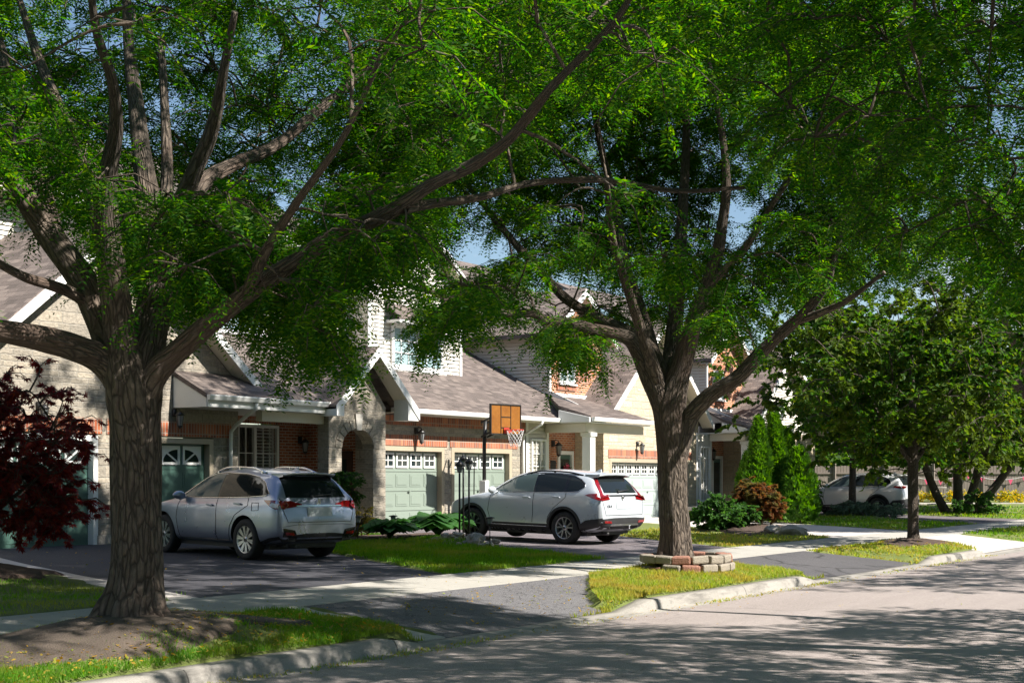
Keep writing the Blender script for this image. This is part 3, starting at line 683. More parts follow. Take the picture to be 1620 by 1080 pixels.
LIMBS_W=[
 [(9.42,10.59,0.41,0.393),(9.42,10.59,0.55,0.325),(9.43,10.58,0.72,0.272),(9.43,10.57,0.99,0.241),(9.43,10.57,1.54,0.23),(9.42,10.58,2.21,0.236),(9.42,10.59,2.57,0.257),(9.43,10.57,2.82,0.23),(9.54,10.59,3.07,0.2),(9.71,10.7,3.34,0.179),(9.88,10.81,3.74,0.157),(9.99,10.99,4.4,0.127),(10.15,11.3,5.11,0.101),(10.32,11.59,5.78,0.08),(10.48,11.88,6.47,0.058),(10.67,12.14,7.33,0.042)],
 [(9.42,10.59,2.34,0.157),(9.33,10.64,2.68,0.162),(9.1,10.7,2.93,0.142),(8.74,10.71,3.03,0.126),(8.35,10.75,3.09,0.113),(7.97,10.78,3.12,0.096),(7.54,10.89,3.2,0.071),(7.12,10.98,3.49,0.046)],
 [(9.41,10.6,2.21,0.173),(9.37,10.66,2.7,0.178),(9.27,10.81,3.18,0.157),(9.22,11.07,3.68,0.142),(9.16,11.34,4.02,0.133),(9.14,11.56,4.26,0.134)],
 [(9.15,11.54,4.22,0.123),(8.97,11.64,4.53,0.112),(8.8,11.71,4.84,0.1),(8.6,11.83,5.1,0.084),(8.31,11.9,5.62,0.057)],
 [(9.17,11.5,4.27,0.096),(9.3,11.86,4.82,0.087),(9.41,12.24,5.34,0.078),(9.57,12.72,6.05,0.057),(9.74,13.18,6.84,0.041)],
 [(9.38,10.56,2.21,0.198),(9.27,10.54,2.71,0.197),(9.2,10.56,3.22,0.155),(9.03,10.46,3.73,0.132),(8.86,10.35,4.17,0.115),(8.73,10.18,4.53,0.089),(8.57,9.88,4.89,0.063),(8.28,9.59,5.2,0.047),(7.94,9.39,5.51,0.036),(7.7,9.2,5.87,0.026)],
 [(9.14,10.64,3.82,0.093),(9.4,11.16,4.58,0.086),(9.58,11.79,5.39,0.072),(9.75,12.45,6.25,0.052),(9.9,12.95,6.98,0.035)],
 [(9.95,10.87,3.94,0.093),(10.36,11.17,4.81,0.068),(10.63,11.48,5.63,0.052),(10.88,11.82,6.63,0.036)],
 [(9.87,10.82,3.67,0.119),(9.81,10.54,4.21,0.096),(9.71,10.15,4.64,0.084),(9.61,9.75,5.09,0.067),(9.38,9.38,5.48,0.045),(9.15,9,5.93,0.029)],
 [(9.79,10.76,3.29,0.11),(10.27,10.94,4.12,0.095),(10.82,11.19,4.89,0.09),(11.46,11.31,5.28,0.079),(12.19,11.3,5.66,0.066),(12.97,11.21,6.31,0.053),(13.77,11.08,7.02,0.038)],
 [(9.43,10.57,2.27,0.132),(9.44,10.38,2.75,0.131),(9.52,10.08,3.03,0.109),(9.63,9.73,3.3,0.096),(9.65,9.34,3.51,0.086),(9.69,8.91,3.72,0.081),(9.79,8.39,3.98,0.072),(9.83,7.8,4.14,0.066),(9.86,7.38,4.33,0.057),(9.9,6.97,4.46,0.053),(9.89,6.61,4.61,0.046),(9.84,6.34,4.79,0.044),(9.76,6.08,4.96,0.036),(9.74,5.76,5.17,0.032),(9.63,5.38,5.38,0.027),(9.55,5.14,5.63,0.02)],
 [(9.82,7.63,4.16,0.057),(10.22,7.57,4.26,0.044),(10.68,7.42,4.37,0.035),(11.26,7.27,4.58,0.031),(11.91,7,4.7,0.032),(12.47,6.89,4.75,0.03),(13.12,6.62,4.75,0.025),(13.87,6.22,4.87,0.02)],
 [(9.65,9.34,3.51,0.066),(9.3,8.78,3.8,0.048),(8.93,8.07,4.11,0.036),(8.6,7.3,4.47,0.026),(8.21,6.61,4.87,0.018)],
 [(9.24,10.95,3.43,0.068),(9.03,10.99,3.56,0.057),(8.71,10.94,3.61,0.051),(8.39,10.89,3.64,0.042),(7.97,10.78,3.73,0.034),(7.57,10.67,3.84,0.023)],
]
LIMBS_E=[
 [(20.9,10.63,0.32,0.33),(20.9,10.63,0.53,0.285),(20.9,10.63,0.79,0.258),(20.89,10.65,1.35,0.236),(20.88,10.67,1.98,0.232),(20.87,10.68,2.49,0.249),(20.86,10.7,2.91,0.267),(20.9,10.63,3.32,0.214),(20.88,10.48,3.73,0.168),(20.8,10.24,4.32,0.141),(20.74,9.98,4.86,0.126),(20.64,9.76,5.34,0.108),(20.5,9.61,5.75,0.086),(20.36,9.46,6.41,0.068),(20.13,9.45,7.25,0.05),(19.84,9.53,8.26,0.033)],
 [(20.86,10.7,2.39,0.196),(20.8,10.79,3.01,0.205),(20.68,10.98,3.53,0.187),(20.48,11.09,3.91,0.151),(20.19,11.16,4.09,0.114),(19.65,11.44,4.18,0.091),(19.2,11.57,4.24,0.081),(18.71,11.77,4.25,0.076),(18.46,11.8,4.34,0.071),(17.96,12,4.32,0.062),(17.29,12.29,4.44,0.049),(16.73,12.41,4.51,0.04),(16.03,12.56,4.6,0.027)],
 [(20.87,10.68,2.49,0.178),(20.9,10.82,3.12,0.188),(20.86,11.05,3.86,0.153),(20.93,11.5,4.22,0.123),(20.93,11.87,4.41,0.105),(20.89,12.28,4.62,0.092),(20.84,12.72,4.91,0.084),(20.82,13.12,5.31,0.075),(20.77,13.56,5.78,0.066),(20.69,14.04,6.34,0.057),(20.7,14.38,6.72,0.043),(20.58,15.11,7.55,0.029)],
 [(20.89,10.65,1.77,0.16),(20.9,10.54,2.31,0.164),(20.95,10.38,2.8,0.142),(20.96,10.01,3.16,0.132),(21,9.58,3.41,0.122),(21.05,9.15,3.84,0.108),(21.08,8.74,4.18,0.094),(21.07,8.39,4.46,0.081),(21.02,8.1,4.78,0.067),(20.9,7.93,5.11,0.054),(20.82,7.68,5.8,0.033)],
 [(21.14,8.64,4.28,0.073),(20.99,8.15,4.37,0.059),(20.85,7.64,4.54,0.045),(20.75,7.07,4.88,0.028)],
 [(20.93,10.78,3.22,0.179),(21.43,10.92,4.21,0.146),(21.93,11.08,5.35,0.121),(22.41,11.25,6.53,0.095),(22.81,11.38,7.84,0.068),(23.13,11.61,9.42,0.044)],
 [(20.87,10.87,3.33,0.134),(21.23,11.41,4.54,0.11),(21.6,11.94,5.48,0.094),(22.03,12.37,6.58,0.077),(22.4,12.9,7.84,0.059),(22.71,13.35,9.25,0.04)],
 [(20.74,9.98,4.86,0.078),(20.53,9.21,5.42,0.059),(20.24,8.56,6.09,0.045),(19.98,7.85,6.72,0.032)],
 [(20.66,10.83,3.42,0.115),(19.37,10.59,4.51,0.076),(18.34,10.35,5.32,0.056),(17.41,9.93,6.04,0.038)],
]
LIMBS_OV=[
 [(13.68,2.89,6.52,0.045),(13.84,3.73,6.42,0.036),(13.84,4.09,6.3,0.034),(13.89,4.38,6.14,0.032),(13.94,4.67,6.1,0.027),(13.88,5.12,6.15,0.022),(13.89,5.46,6,0.017),(13.87,5.86,5.79,0.014)],
 [(13.93,4.68,6.11,0.024),(13.88,4.57,5.85,0.022),(13.84,4.46,5.58,0.019),(13.74,4.24,5.34,0.016),(13.64,4.03,5.08,0.016),(13.57,3.77,4.93,0.013),(13.57,3.42,4.77,0.01)],
]
CL_W="97,69,66 90,151,76 134,124,71 49,80,46 92,147,70 109,135,53 62,105,56 73,61,62 132,149,67 83,140,71 135,107,83 119,92,83 129,89,90 130,84,61 108,72,60 145,122,85 141,143,45 104,53,59 57,90,62 76,128,49 113,63,62 114,140,76 139,111,94 128,104,75 128,87,69 143,133,58 122,137,77 93,152,69 127,125,76 116,159,64 93,140,43 99,60,64 135,131,81 118,146,59 105,87,81 107,136,58 100,160,67 133,130,46 142,137,69 135,111,68 63,93,55 118,64,77 106,138,84 144,117,59 128,127,52 133,115,46 86,136,67 99,153,68 123,129,97 111,72,69 120,130,54 54,86,42 90,140,62 132,121,38 105,162,74 128,141,81 128,144,70 103,146,61 107,159,67 104,69,56 136,137,57 124,137,59 56,94,38 119,160,69 149,133,51 104,124,90 62,104,40 131,123,64 137,126,50 111,161,72 136,132,69 119,76,61 139,133,62 122,146,71 136,145,54 94,58,61 120,129,68 88,144,77 135,108,94 85,139,56 155,121,64 83,144,61 134,79,85 128,109,91 70,110,42 100,148,90 63,97,45 115,72,62 110,147,67 122,77,76 143,134,81 62,97,39 129,131,73 147,137,73 97,51,50 148,117,79 124,112,81 98,147,70 131,65,65 118,119,41 109,110,83 132,138,61 112,152,71 138,116,49 140,101,63 83,133,81 100,83,78 149,131,72 53,93,52 150,118,74 91,143,86 122,118,45 125,152,74 160,122,57 147,143,56 86,70,63 96,158,56 144,127,65 107,63,58 93,161,59 116,125,79 152,131,60 138,149,62 109,105,86 113,99,84 131,109,77 92,145,60 96,156,45 123,114,94 98,146,56 86,132,40 141,129,48 136,80,67 74,128,56 133,119,74 66,97,51 82,143,44 133,102,92 90,147,53 100,150,48 140,133,86 65,61,54 93,135,47 119,141,70 92,63,70 101,139,55 127,141,89 134,156,64 57,88,34 108,154,59 142,109,60 114,81,77 81,133,66 125,85,56 108,161,56 144,84,83 143,131,68 153,112,63 134,138,66 121,72,66 73,120,47 147,119,51 118,79,70 128,132,68 124,151,64 108,69,73 136,91,70 130,76,72 104,62,69 122,118,82 111,97,40 81,137,52 56,90,49 127,139,64 118,133,50 107,154,77 142,111,65 100,50,67 59,98,62 103,142,70 126,111,86 118,162,61 145,133,40 90,70,66 156,125,56 133,104,73 142,143,52 142,126,52 125,65,40 150,114,55 126,141,50 82,139,64 125,113,47 120,141,62 147,115,64 64,101,69 72,105,45 108,141,76 110,139,66 135,148,79 105,143,64 75,62,53 65,111,45 132,127,78 122,157,74 122,107,39 74,112,41 98,66,72 107,157,45 65,112,71 78,65,63 151,123,61 107,129,82 92,156,81 142,119,65 124,94,75 126,101,80 115,144,64 136,119,83 155,110,75 147,122,79 114,72,77 75,117,41 127,66,63 94,154,62 152,124,50 129,145,57 125,130,77 98,139,91 139,110,74 106,58,54 98,55,58 154,83,73 57,81,54 100,130,83 117,129,74 86,148,47 69,81,61 75,68,55 128,103,47 132,130,55 66,100,40 116,102,43 131,102,52 74,55,53 137,148,74 67,87,48 80,130,43 99,69,60 114,152,81 111,91,84 103,137,73 89,58,55 63,97,59 136,126,67 131,117,63 131,81,75 82,127,46 96,148,51 123,156,67 136,108,48 137,136,81 118,59,74 124,130,45 146,113,72 107,69,65 154,130,49 49,85,50 143,143,61 125,70,75 115,136,61 143,80,71 127,122,49 116,107,38 141,88,66 115,134,69 113,121,43 138,120,46 126,127,63 109,147,72 91,141,51 153,113,79 116,133,93 123,95,91 78,134,75 90,157,51 130,129,94 134,155,71 51,88,46 98,120,83 145,79,64 140,80,85 152,119,84 116,137,54 65,103,48 104,134,91 147,121,67 128,159,57 139,111,52 153,109,70 120,123,94 97,140,62 144,115,54 120,152,70 78,58,50 94,137,55 65,76,60 67,90,61 110,77,80 70,87,65 138,91,88 151,127,68 91,70,61 117,147,68 138,134,51 100,154,57 92,152,55 61,71,57 114,150,66 130,90,61 129,124,82 137,142,64 101,56,41 60,60,55 117,71,73 70,116,37 74,124,40 140,119,55 107,162,50 129,93,82 148,127,61 96,127,86 114,141,94 92,78,72 123,141,86 128,132,88 87,76,56 104,145,76 139,148,49 87,146,67 112,93,42 87,137,48 129,148,53 123,83,70 129,97,90 127,120,95 80,131,53 128,78,81 145,139,63 123,79,84 87,150,60 96,50,57 103,114,84 113,154,62 100,165,69 140,141,83 154,117,71 112,110,39 128,133,59 125,126,68 126,71,68 92,147,80 103,157,62 103,126,83 135,132,89 106,151,67 110,122,81 122,123,73 94,82,41 114,161,57 108,119,88 140,75,72 92,157,66 74,56,46 109,130,76 155,130,70 149,140,70 66,113,51 103,149,72 110,55,58 73,82,52 100,144,86 113,158,80 125,124,91 53,80,40 118,156,80 96,164,64 80,137,58 109,78,52 147,129,77 139,125,92 141,116,73 126,111,42 131,135,46 126,135,80 124,139,70 103,69,68 61,77,57 67,105,37 111,148,59 66,67,55 76,129,70 107,75,64 100,159,74 157,117,77 111,74,55 126,118,74 121,64,63 136,124,42 111,61,76 150,123,73 58,95,48 98,63,56 144,148,65 118,112,43 99,149,64 133,124,54 136,92,61 67,118,47 57,84,49 142,114,79 104,87,41 160,124,67 129,116,39 73,128,37 160,118,73 130,138,72 70,113,75 51,71,52 141,138,74 101,92,35 114,92,44 108,97,37 109,87,43 104,82,42 104,102,40 90,117,53 94,116,47 92,99,42 111,103,40 91,91,40 103,95,38 86,114,50 117,94,47 100,114,46 94,83,33 113,100,34 79,104,47 96,115,52 83,98,44 106,94,34 104,109,44 80,109,49 97,96,38 95,88,36 87,110,48 87,96,40 94,122,53 98,80,43 101,113,42 104,87,40 95,125,57 87,104,50 92,128,50 94,107,42 107,109,39 92,111,48 98,122,49 99,108,44 86,102,45 93,77,39 89,122,51 108,106,44 87,87,42 97,102,40 98,76,40 98,98,44 110,91,40 84,92,41 85,89,36 94,94,42 85,110,53 98,87,32 103,103,45 117,105,36 105,119,42 111,121,44 122,112,37 112,100,35 116,95,43 107,98,36 112,126,44 121,118,45 109,91,40 126,106,43 110,90,45 119,111,40 113,88,42 112,106,40 111,117,41 110,103,38 118,117,42 114,130,48 120,100,42 113,112,41 105,121,47 122,116,41 100,109,43 126,101,47 122,108,35 116,122,41 118,125,46 109,111,39 122,99,47 116,114,45 105,94,34 104,105,41 115,102,32 121,121,40 126,111,34 99,105,39 135,99,39 102,99,38 122,95,44 108,106,42 115,81,37 134,95,40 109,124,46 115,91,45 103,116,46 125,87,38 130,108,45 119,85,38 114,114,38 117,127,42 104,113,42 130,94,37 106,101,40 103,101,43 110,97,32 97,149,82 138,128,42 145,129,76 133,130,86 137,118,74 157,129,79 132,131,43 137,130,62 118,122,86 116,127,84 137,157,59 155,131,63 147,126,56 86,150,75 125,155,83 106,159,83 119,124,44 134,119,93 141,136,47 103,115,81 125,142,78 89,154,69 124,149,65 120,136,88 136,136,65 97,162,77 102,161,46 143,134,65 138,151,78 141,140,62 135,142,82 117,162,77 137,130,51 145,142,76 101,155,52 124,155,74 128,130,50 146,137,71 128,157,63 84,131,41 100,152,69 110,153,95 116,161,72 99,161,67 92,148,81 122,119,43 118,115,85 106,155,65 151,120,84 137,117,49 150,125,70 113,148,64 67,115,73 75,127,45 83,142,42 94,150,59 151,118,53 84,147,85 124,148,72 109,151,57 146,146,62 131,122,43 138,128,76 93,122,86 156,139,66 126,137,52 163,136,64 129,141,60 111,120,90 137,143,61 103,153,89 85,125,44 112,123,81 119,163,63 68,118,53 132,150,48 88,141,44 146,135,43 112,162,69 132,141,90 140,143,84 134,147,54 136,137,72 133,122,61 126,123,78 137,144,49"
CL_W_OUT="68,143,37 64,128,61 96,113,86 61,111,52 83,154,66 110,91,93 58,145,54 82,76,71 58,123,84 114,126,97 69,134,56 52,103,78 53,76,60 56,111,74 42,108,72 41,128,73 91,145,92 68,123,45 49,117,81 61,96,84 67,85,88 111,52,76 46,94,49 77,144,50 52,120,59 89,51,75 66,126,87 75,63,74 84,100,88 101,98,95 43,98,78 64,134,75 78,90,85 38,117,46 72,154,74 42,109,55 118,99,91 52,118,90 68,151,62 80,131,93 110,100,102 93,131,89 46,131,51 84,80,86 78,148,38 49,123,46 49,117,38 99,60,78 109,81,96 61,131,42 124,79,93 58,123,44 101,87,99 64,58,75 48,87,59 59,87,77 64,148,82 90,120,88 88,165,66 54,104,45 34,108,63 70,77,93 65,105,80 50,102,37 57,128,53 90,68,85 87,154,46 51,132,40 45,96,61 66,141,49 90,76,78 64,67,78 77,160,55 90,91,87 48,137,75 74,106,86 77,79,80 71,160,63 45,121,69 37,120,74 103,95,86 60,118,65 120,87,93 65,136,65 69,134,40 49,97,89 61,154,56 57,125,34 59,64,64 85,118,101 71,152,44 49,113,49 80,66,86 108,56,84 78,112,101 45,126,55 41,126,68 56,134,35 57,153,86 46,135,42 45,143,66 60,116,82 93,132,93 80,155,88 65,126,88 73,153,43 52,128,65 101,147,99 85,160,77 40,121,45 32,131,74 74,144,53 104,131,105 37,118,56 79,164,62 72,135,44 102,127,94 54,128,87 60,128,70 56,148,66 90,162,65 60,116,56 112,127,97 54,142,59 41,133,77 85,151,57 61,141,52 56,153,54 70,157,74 72,148,62 62,137,44 70,124,47 63,125,59 64,148,85 51,120,83 51,142,40 51,115,50 92,137,100 55,117,68 105,138,100 59,160,68 76,161,47 52,126,40 62,124,46"
CL_E="218,72,89 194,143,91 229,79,70 187,118,84 198,99,88 253,119,62 222,92,88 234,94,98 224,133,99 223,152,56 229,110,95 216,133,62 247,117,76 195,136,84 216,129,98 236,126,89 209,150,76 222,78,84 210,131,87 235,120,56 250,92,92 171,109,97 256,123,60 224,71,79 201,135,74 256,101,80 207,141,92 244,81,80 161,115,74 230,128,70 219,147,85 184,133,90 241,97,59 200,126,87 186,144,88 223,131,61 225,150,72 201,62,68 198,125,93 195,115,102 199,100,108 252,130,85 248,109,60 194,145,80 230,81,60 232,140,94 197,147,59 177,140,58 183,126,90 239,119,88 198,116,87 229,132,62 236,78,70 236,108,92 245,131,84 230,80,89 220,135,94 175,134,88 206,108,102 248,115,54 216,84,59 239,113,53 241,118,60 190,132,80 243,90,98 183,92,82 222,107,102 229,118,92 183,132,78 226,143,62 236,94,71 229,91,56 174,120,70 218,101,95 169,113,71 200,136,97 211,128,41 194,113,95 248,95,85 224,119,89 193,144,69 184,108,87 181,150,71 158,124,64 234,121,75 268,106,63 167,94,85 256,108,70 168,133,58 239,102,91 242,128,93 263,101,82 246,97,94 195,134,77 191,126,81 165,112,78 201,88,84 238,81,82 190,109,92 197,70,58 206,133,79 207,101,92 222,125,95 230,142,80 246,90,79 245,84,73 257,124,70 210,143,73 200,149,79 240,70,62 177,130,68 230,94,83 230,136,48 252,119,55 233,114,83 239,139,65 161,83,71 149,111,68 250,93,69 263,96,73 204,72,70 260,113,77 168,123,75 248,79,76 242,121,94 173,122,93 236,136,91 247,103,76 230,106,100 162,124,81 233,73,60 226,109,89 239,122,70 238,108,57 180,133,72 164,133,65 177,107,101 174,124,77 247,134,66 242,107,78 197,97,99 230,87,62 227,84,55 245,77,69 227,70,70 192,126,100 174,71,69 219,131,46 202,137,88 210,73,75 240,82,66 181,117,83 251,83,82 221,79,57 197,93,90 165,115,84 242,79,85 188,103,88 194,65,72 212,94,98 235,100,84 188,143,74 236,92,64 180,122,79 243,104,85 253,135,68 227,81,80 233,148,64 228,125,94 220,73,70 165,131,71 235,83,74 239,129,60 205,74,91 170,108,74 192,151,59 175,138,81 252,97,58 164,128,54 229,144,86 182,131,99 169,105,56 161,130,74 252,124,90 229,138,66 259,94,78 187,100,103 249,89,84 260,95,59 262,90,65 268,112,71 232,73,74 214,143,80 216,141,94 217,148,71 238,132,82 214,84,88 207,139,84 213,151,68 249,122,66 235,140,85 211,113,104 166,120,89 225,135,88 170,123,84 262,124,55 212,138,78 189,139,80 183,125,69 204,106,93 166,119,67 184,101,94 241,92,84 187,150,70 232,131,79 184,145,78 159,106,74 255,130,79 243,91,73 176,97,91 182,135,64 235,96,93 250,102,64 186,66,78 231,123,84 199,131,92 188,75,66 224,80,65 208,126,98 184,77,90 176,137,71 191,78,72 187,117,91 241,104,65 195,109,105 193,129,90 176,132,80 243,136,60 158,114,86 209,126,105 234,130,95 191,96,97 183,107,94 190,150,76 188,139,70 187,136,45 196,81,82 158,100,71 195,120,93 175,146,63 193,88,50 253,117,90 206,124,90 263,125,62 169,99,83 248,80,63 249,74,73 233,86,67 250,104,58 179,140,89 240,113,48 247,106,93 202,79,96 245,110,95 220,145,51 252,102,92 187,127,77 181,112,91 171,141,69 208,116,97 197,153,72 217,137,65 222,68,86 253,89,74 237,130,70 242,92,56 228,107,49 220,120,106 248,125,72 175,97,80 203,91,93 177,124,85 223,136,64 259,113,59 246,88,63 250,115,81 231,133,73 214,116,98 193,135,64 225,125,100 232,91,90 239,77,76 173,73,61 153,119,73 211,134,94 186,110,101 217,88,83 215,140,61 238,123,63 260,127,78 222,147,68 206,116,103 198,147,74 193,134,94 238,87,85 264,109,82 242,123,84 215,117,106 163,97,51 234,141,62 261,101,63 245,129,68 237,105,101 251,97,64 193,80,98 235,79,86 218,111,99 257,101,68 223,98,96 174,119,83 234,66,64 168,133,76 255,114,83 234,87,101 236,94,79 250,109,76 183,115,102 168,79,75 179,116,70 223,86,93 189,115,99 225,76,58 173,137,64 205,81,67 228,131,92 211,121,87 252,125,82 202,111,90 238,70,71 181,98,99 209,143,88 157,117,68 233,143,71 199,141,48 225,99,103 252,123,75 217,119,94 245,100,81 227,85,73 256,84,72 194,71,83 183,96,78 253,103,85 217,125,89 233,121,49 230,102,88 215,134,85 231,69,82 255,111,64 223,89,79 198,148,68 207,151,82 246,140,74 249,132,60 244,117,65 219,139,80 190,104,99 201,146,48 248,144,71 198,81,56 197,120,106 226,137,74 247,120,86 219,95,100 185,81,78 240,120,78 202,142,77 200,118,92 230,128,56 231,87,83 258,109,86 251,133,73 235,141,45 187,134,97 202,136,82 239,115,97 171,137,54 247,74,60 239,145,62 257,108,76 242,86,78 244,127,77 206,102,107 240,134,67 209,110,95 249,87,89 226,111,103 209,78,78 174,112,85 247,116,48 244,72,75 203,155,62 233,118,99 189,112,85 236,150,72 228,97,98 246,124,94 243,103,97 237,89,74 224,138,43 193,139,71 242,113,82 166,107,66 184,140,83 235,110,104 236,114,90 172,127,70 175,142,74 260,86,78 208,146,52 227,94,90 172,99,70 227,127,87 198,144,85 234,98,55 222,105,88 184,70,70 248,125,59 194,70,75 182,125,63 243,132,72 215,140,72 165,91,74 197,131,85 188,141,65 184,86,92 240,112,76 235,138,77 246,113,89 193,124,87 208,91,102 250,73,66 256,87,59 247,136,88 230,90,74 246,95,76 179,125,97 229,63,64 214,108,91 205,116,89 245,104,70 192,89,104 176,130,94 235,83,92 180,110,78 182,150,64 256,119,81 217,143,66 175,106,94 212,64,81 233,82,80 253,132,52 212,121,103 176,90,80 234,127,74 170,129,92 194,71,65 238,84,58 208,75,60 241,110,100 208,133,101 249,85,58 232,132,67 175,145,55 154,113,63 233,147,84 266,106,73 239,98,69 223,102,46 223,144,73 165,137,71 252,102,69 236,116,78 224,100,85 166,131,84 209,141,67 216,94,106 168,123,64 208,136,89 224,88,53 237,143,75 213,116,90 240,87,92 233,110,48 226,74,85 248,115,98 238,128,78 239,98,99 165,101,75 162,113,65 240,78,60 204,145,82 215,82,100 229,72,64 210,134,71 230,149,80 233,108,85 246,128,51 225,76,75 221,145,59 224,92,95 245,120,70 221,128,86 169,74,71 221,135,70 225,141,90 173,83,83 265,111,63 248,118,92 157,112,81 244,137,79 238,104,81 178,120,90 194,96,106 246,96,59 243,98,87 240,135,51 165,108,94 185,139,91 266,118,59 189,129,95 232,77,56 263,90,71 194,149,87 180,147,56 265,101,68 172,115,98 224,81,90 191,101,93 259,133,70 228,137,83 258,126,84 189,145,58 222,145,81 221,107,96 207,152,69 253,140,73 258,98,85 208,152,50 252,94,81 236,94,87 183,143,68 220,127,103 182,140,73 213,74,68 189,123,93 255,97,90 202,150,86 235,90,56 193,108,87 218,80,92 162,118,80 202,74,65 202,63,75 240,97,77 257,102,58 247,145,64 203,130,97 183,127,82 225,117,105 187,149,58 225,86,54 170,137,55 232,95,56 215,100,50 217,94,51 178,128,46 228,88,59 238,93,59 227,99,53 222,104,49 214,81,58 197,145,44 175,140,55 233,101,52 185,133,47 220,90,57 215,128,41 187,125,48 182,144,56 229,107,47 192,155,60 223,114,55 225,93,56 190,139,44 195,118,41 195,90,44 188,112,38 203,120,40 217,123,47 178,132,41 233,88,56 205,136,49 184,95,48 222,116,48 214,99,43 171,121,45 212,131,46 177,106,38 162,130,56 194,80,49 204,126,44 182,110,41 203,147,47 191,97,50 208,81,52 196,128,53 221,97,48 191,87,48 207,108,53 189,88,42 223,84,59 178,115,51 200,82,55 216,109,54 184,137,41 202,134,54 236,129,103 258,146,124 247,155,113 230,131,130 231,150,97 242,107,100 207,133,105 204,109,114 214,159,107 249,143,134 201,138,132 200,136,113 215,153,115 200,133,105 228,122,94 228,100,122 252,119,112 241,100,114 250,149,129 224,102,113 193,135,111 247,119,117 199,150,109 248,113,122 205,114,111 184,118,111 213,124,102 268,125,109 220,118,128 245,151,110 232,104,113 256,132,107 233,113,97 219,90,121 237,164,123 217,142,98 265,133,112 205,126,102 191,116,111 227,145,106 213,138,101 258,124,122 211,104,121 255,149,108 252,148,114 266,136,118 247,148,121 230,147,130 215,138,128 240,114,97 255,116,127 242,109,130 248,125,123 215,157,124 234,134,111 255,159,96 255,136,88 262,121,113 254,167,99 263,142,83 282,138,104 251,162,104 282,134,112 293,144,110 256,160,109 271,162,92 273,153,117 279,143,118 250,130,93 267,149,92 227,148,108 253,166,108 243,139,102 243,133,95 259,145,88 292,156,113 248,133,86 237,154,93 290,134,106 267,168,99 296,149,116 297,158,108 226,144,104 245,154,107 253,171,109 265,155,85 279,161,91 267,135,122 243,155,117 284,154,98 291,148,102 256,156,121 238,146,104 273,118,111 249,159,112 274,142,86 265,160,120 237,131,115 275,159,118 269,123,109 276,157,100 249,121,94 234,146,99 290,141,122 265,161,95 286,155,90 266,138,90 273,122,92 244,131,100 295,143,114 285,132,101 258,136,123 280,168,108 251,127,115 287,142,114 238,133,99 255,121,94 290,135,99 277,140,123 273,169,106 257,154,126 299,139,107 251,152,117 241,138,119 246,127,117 238,129,105 240,154,99 258,162,113 241,147,99 243,140,94 264,134,115 270,163,100 242,157,113 250,138,115 278,138,117 266,116,109 192,125,85 261,137,84 232,149,76 262,149,78 170,124,66 174,142,83 242,153,62 237,154,85 183,152,66 230,149,83 193,153,78 215,130,45 263,151,69 258,143,62 191,157,69 246,154,87 192,153,101 262,129,61 207,156,80 185,147,85 234,141,43 197,126,108 207,154,97 159,126,76 264,145,73 192,142,92 197,130,97 168,133,76 200,165,69 188,121,74 261,145,93 211,123,91 182,149,98 255,130,95 207,142,50 239,146,92 187,141,88 222,139,96 219,157,87 174,121,79 161,132,78 214,157,74 184,136,102 206,148,49 178,126,75 182,148,59 236,128,78 220,154,53 176,133,90 242,142,66 188,148,95 202,151,88 233,127,102 244,136,89 231,140,98 259,125,67 202,133,113 224,149,57 244,149,101 245,138,81 241,151,90 227,134,91 243,129,90 158,129,71 243,122,63 241,141,50 184,128,89 199,153,74 249,156,91 249,145,69 244,128,61 242,156,74 186,139,95 232,123,87 262,136,58 255,133,80 208,130,94 201,131,104 258,154,71 259,146,66 189,123,97 230,155,102 239,158,78 241,145,74 193,153,60 205,126,91 219,162,91 242,162,72 177,132,74 201,152,63 264,129,74 215,148,94 255,131,61 257,135,76 229,138,46 166,134,63 234,127,66 246,132,95 247,140,68 200,121,55 245,160,80 179,146,82 245,129,101 205,156,65 181,128,68 162,134,67 269,142,67 196,146,92 208,125,86 249,132,71 246,121,86 196,135,94 238,137,93 203,159,91 170,134,59 181,137,58 190,135,92 232,151,59 228,162,79 217,141,97 207,157,87 227,141,93 163,122,63 163,134,57 257,149,81 208,163,76 180,148,68 197,147,99 247,150,76 193,146,104 267,137,64 235,141,108 201,162,77 231,143,48 179,149,73 240,126,94 247,149,66 195,150,87 254,153,65 184,128,74 236,137,47"
CL_E_OUT="208,109,134"
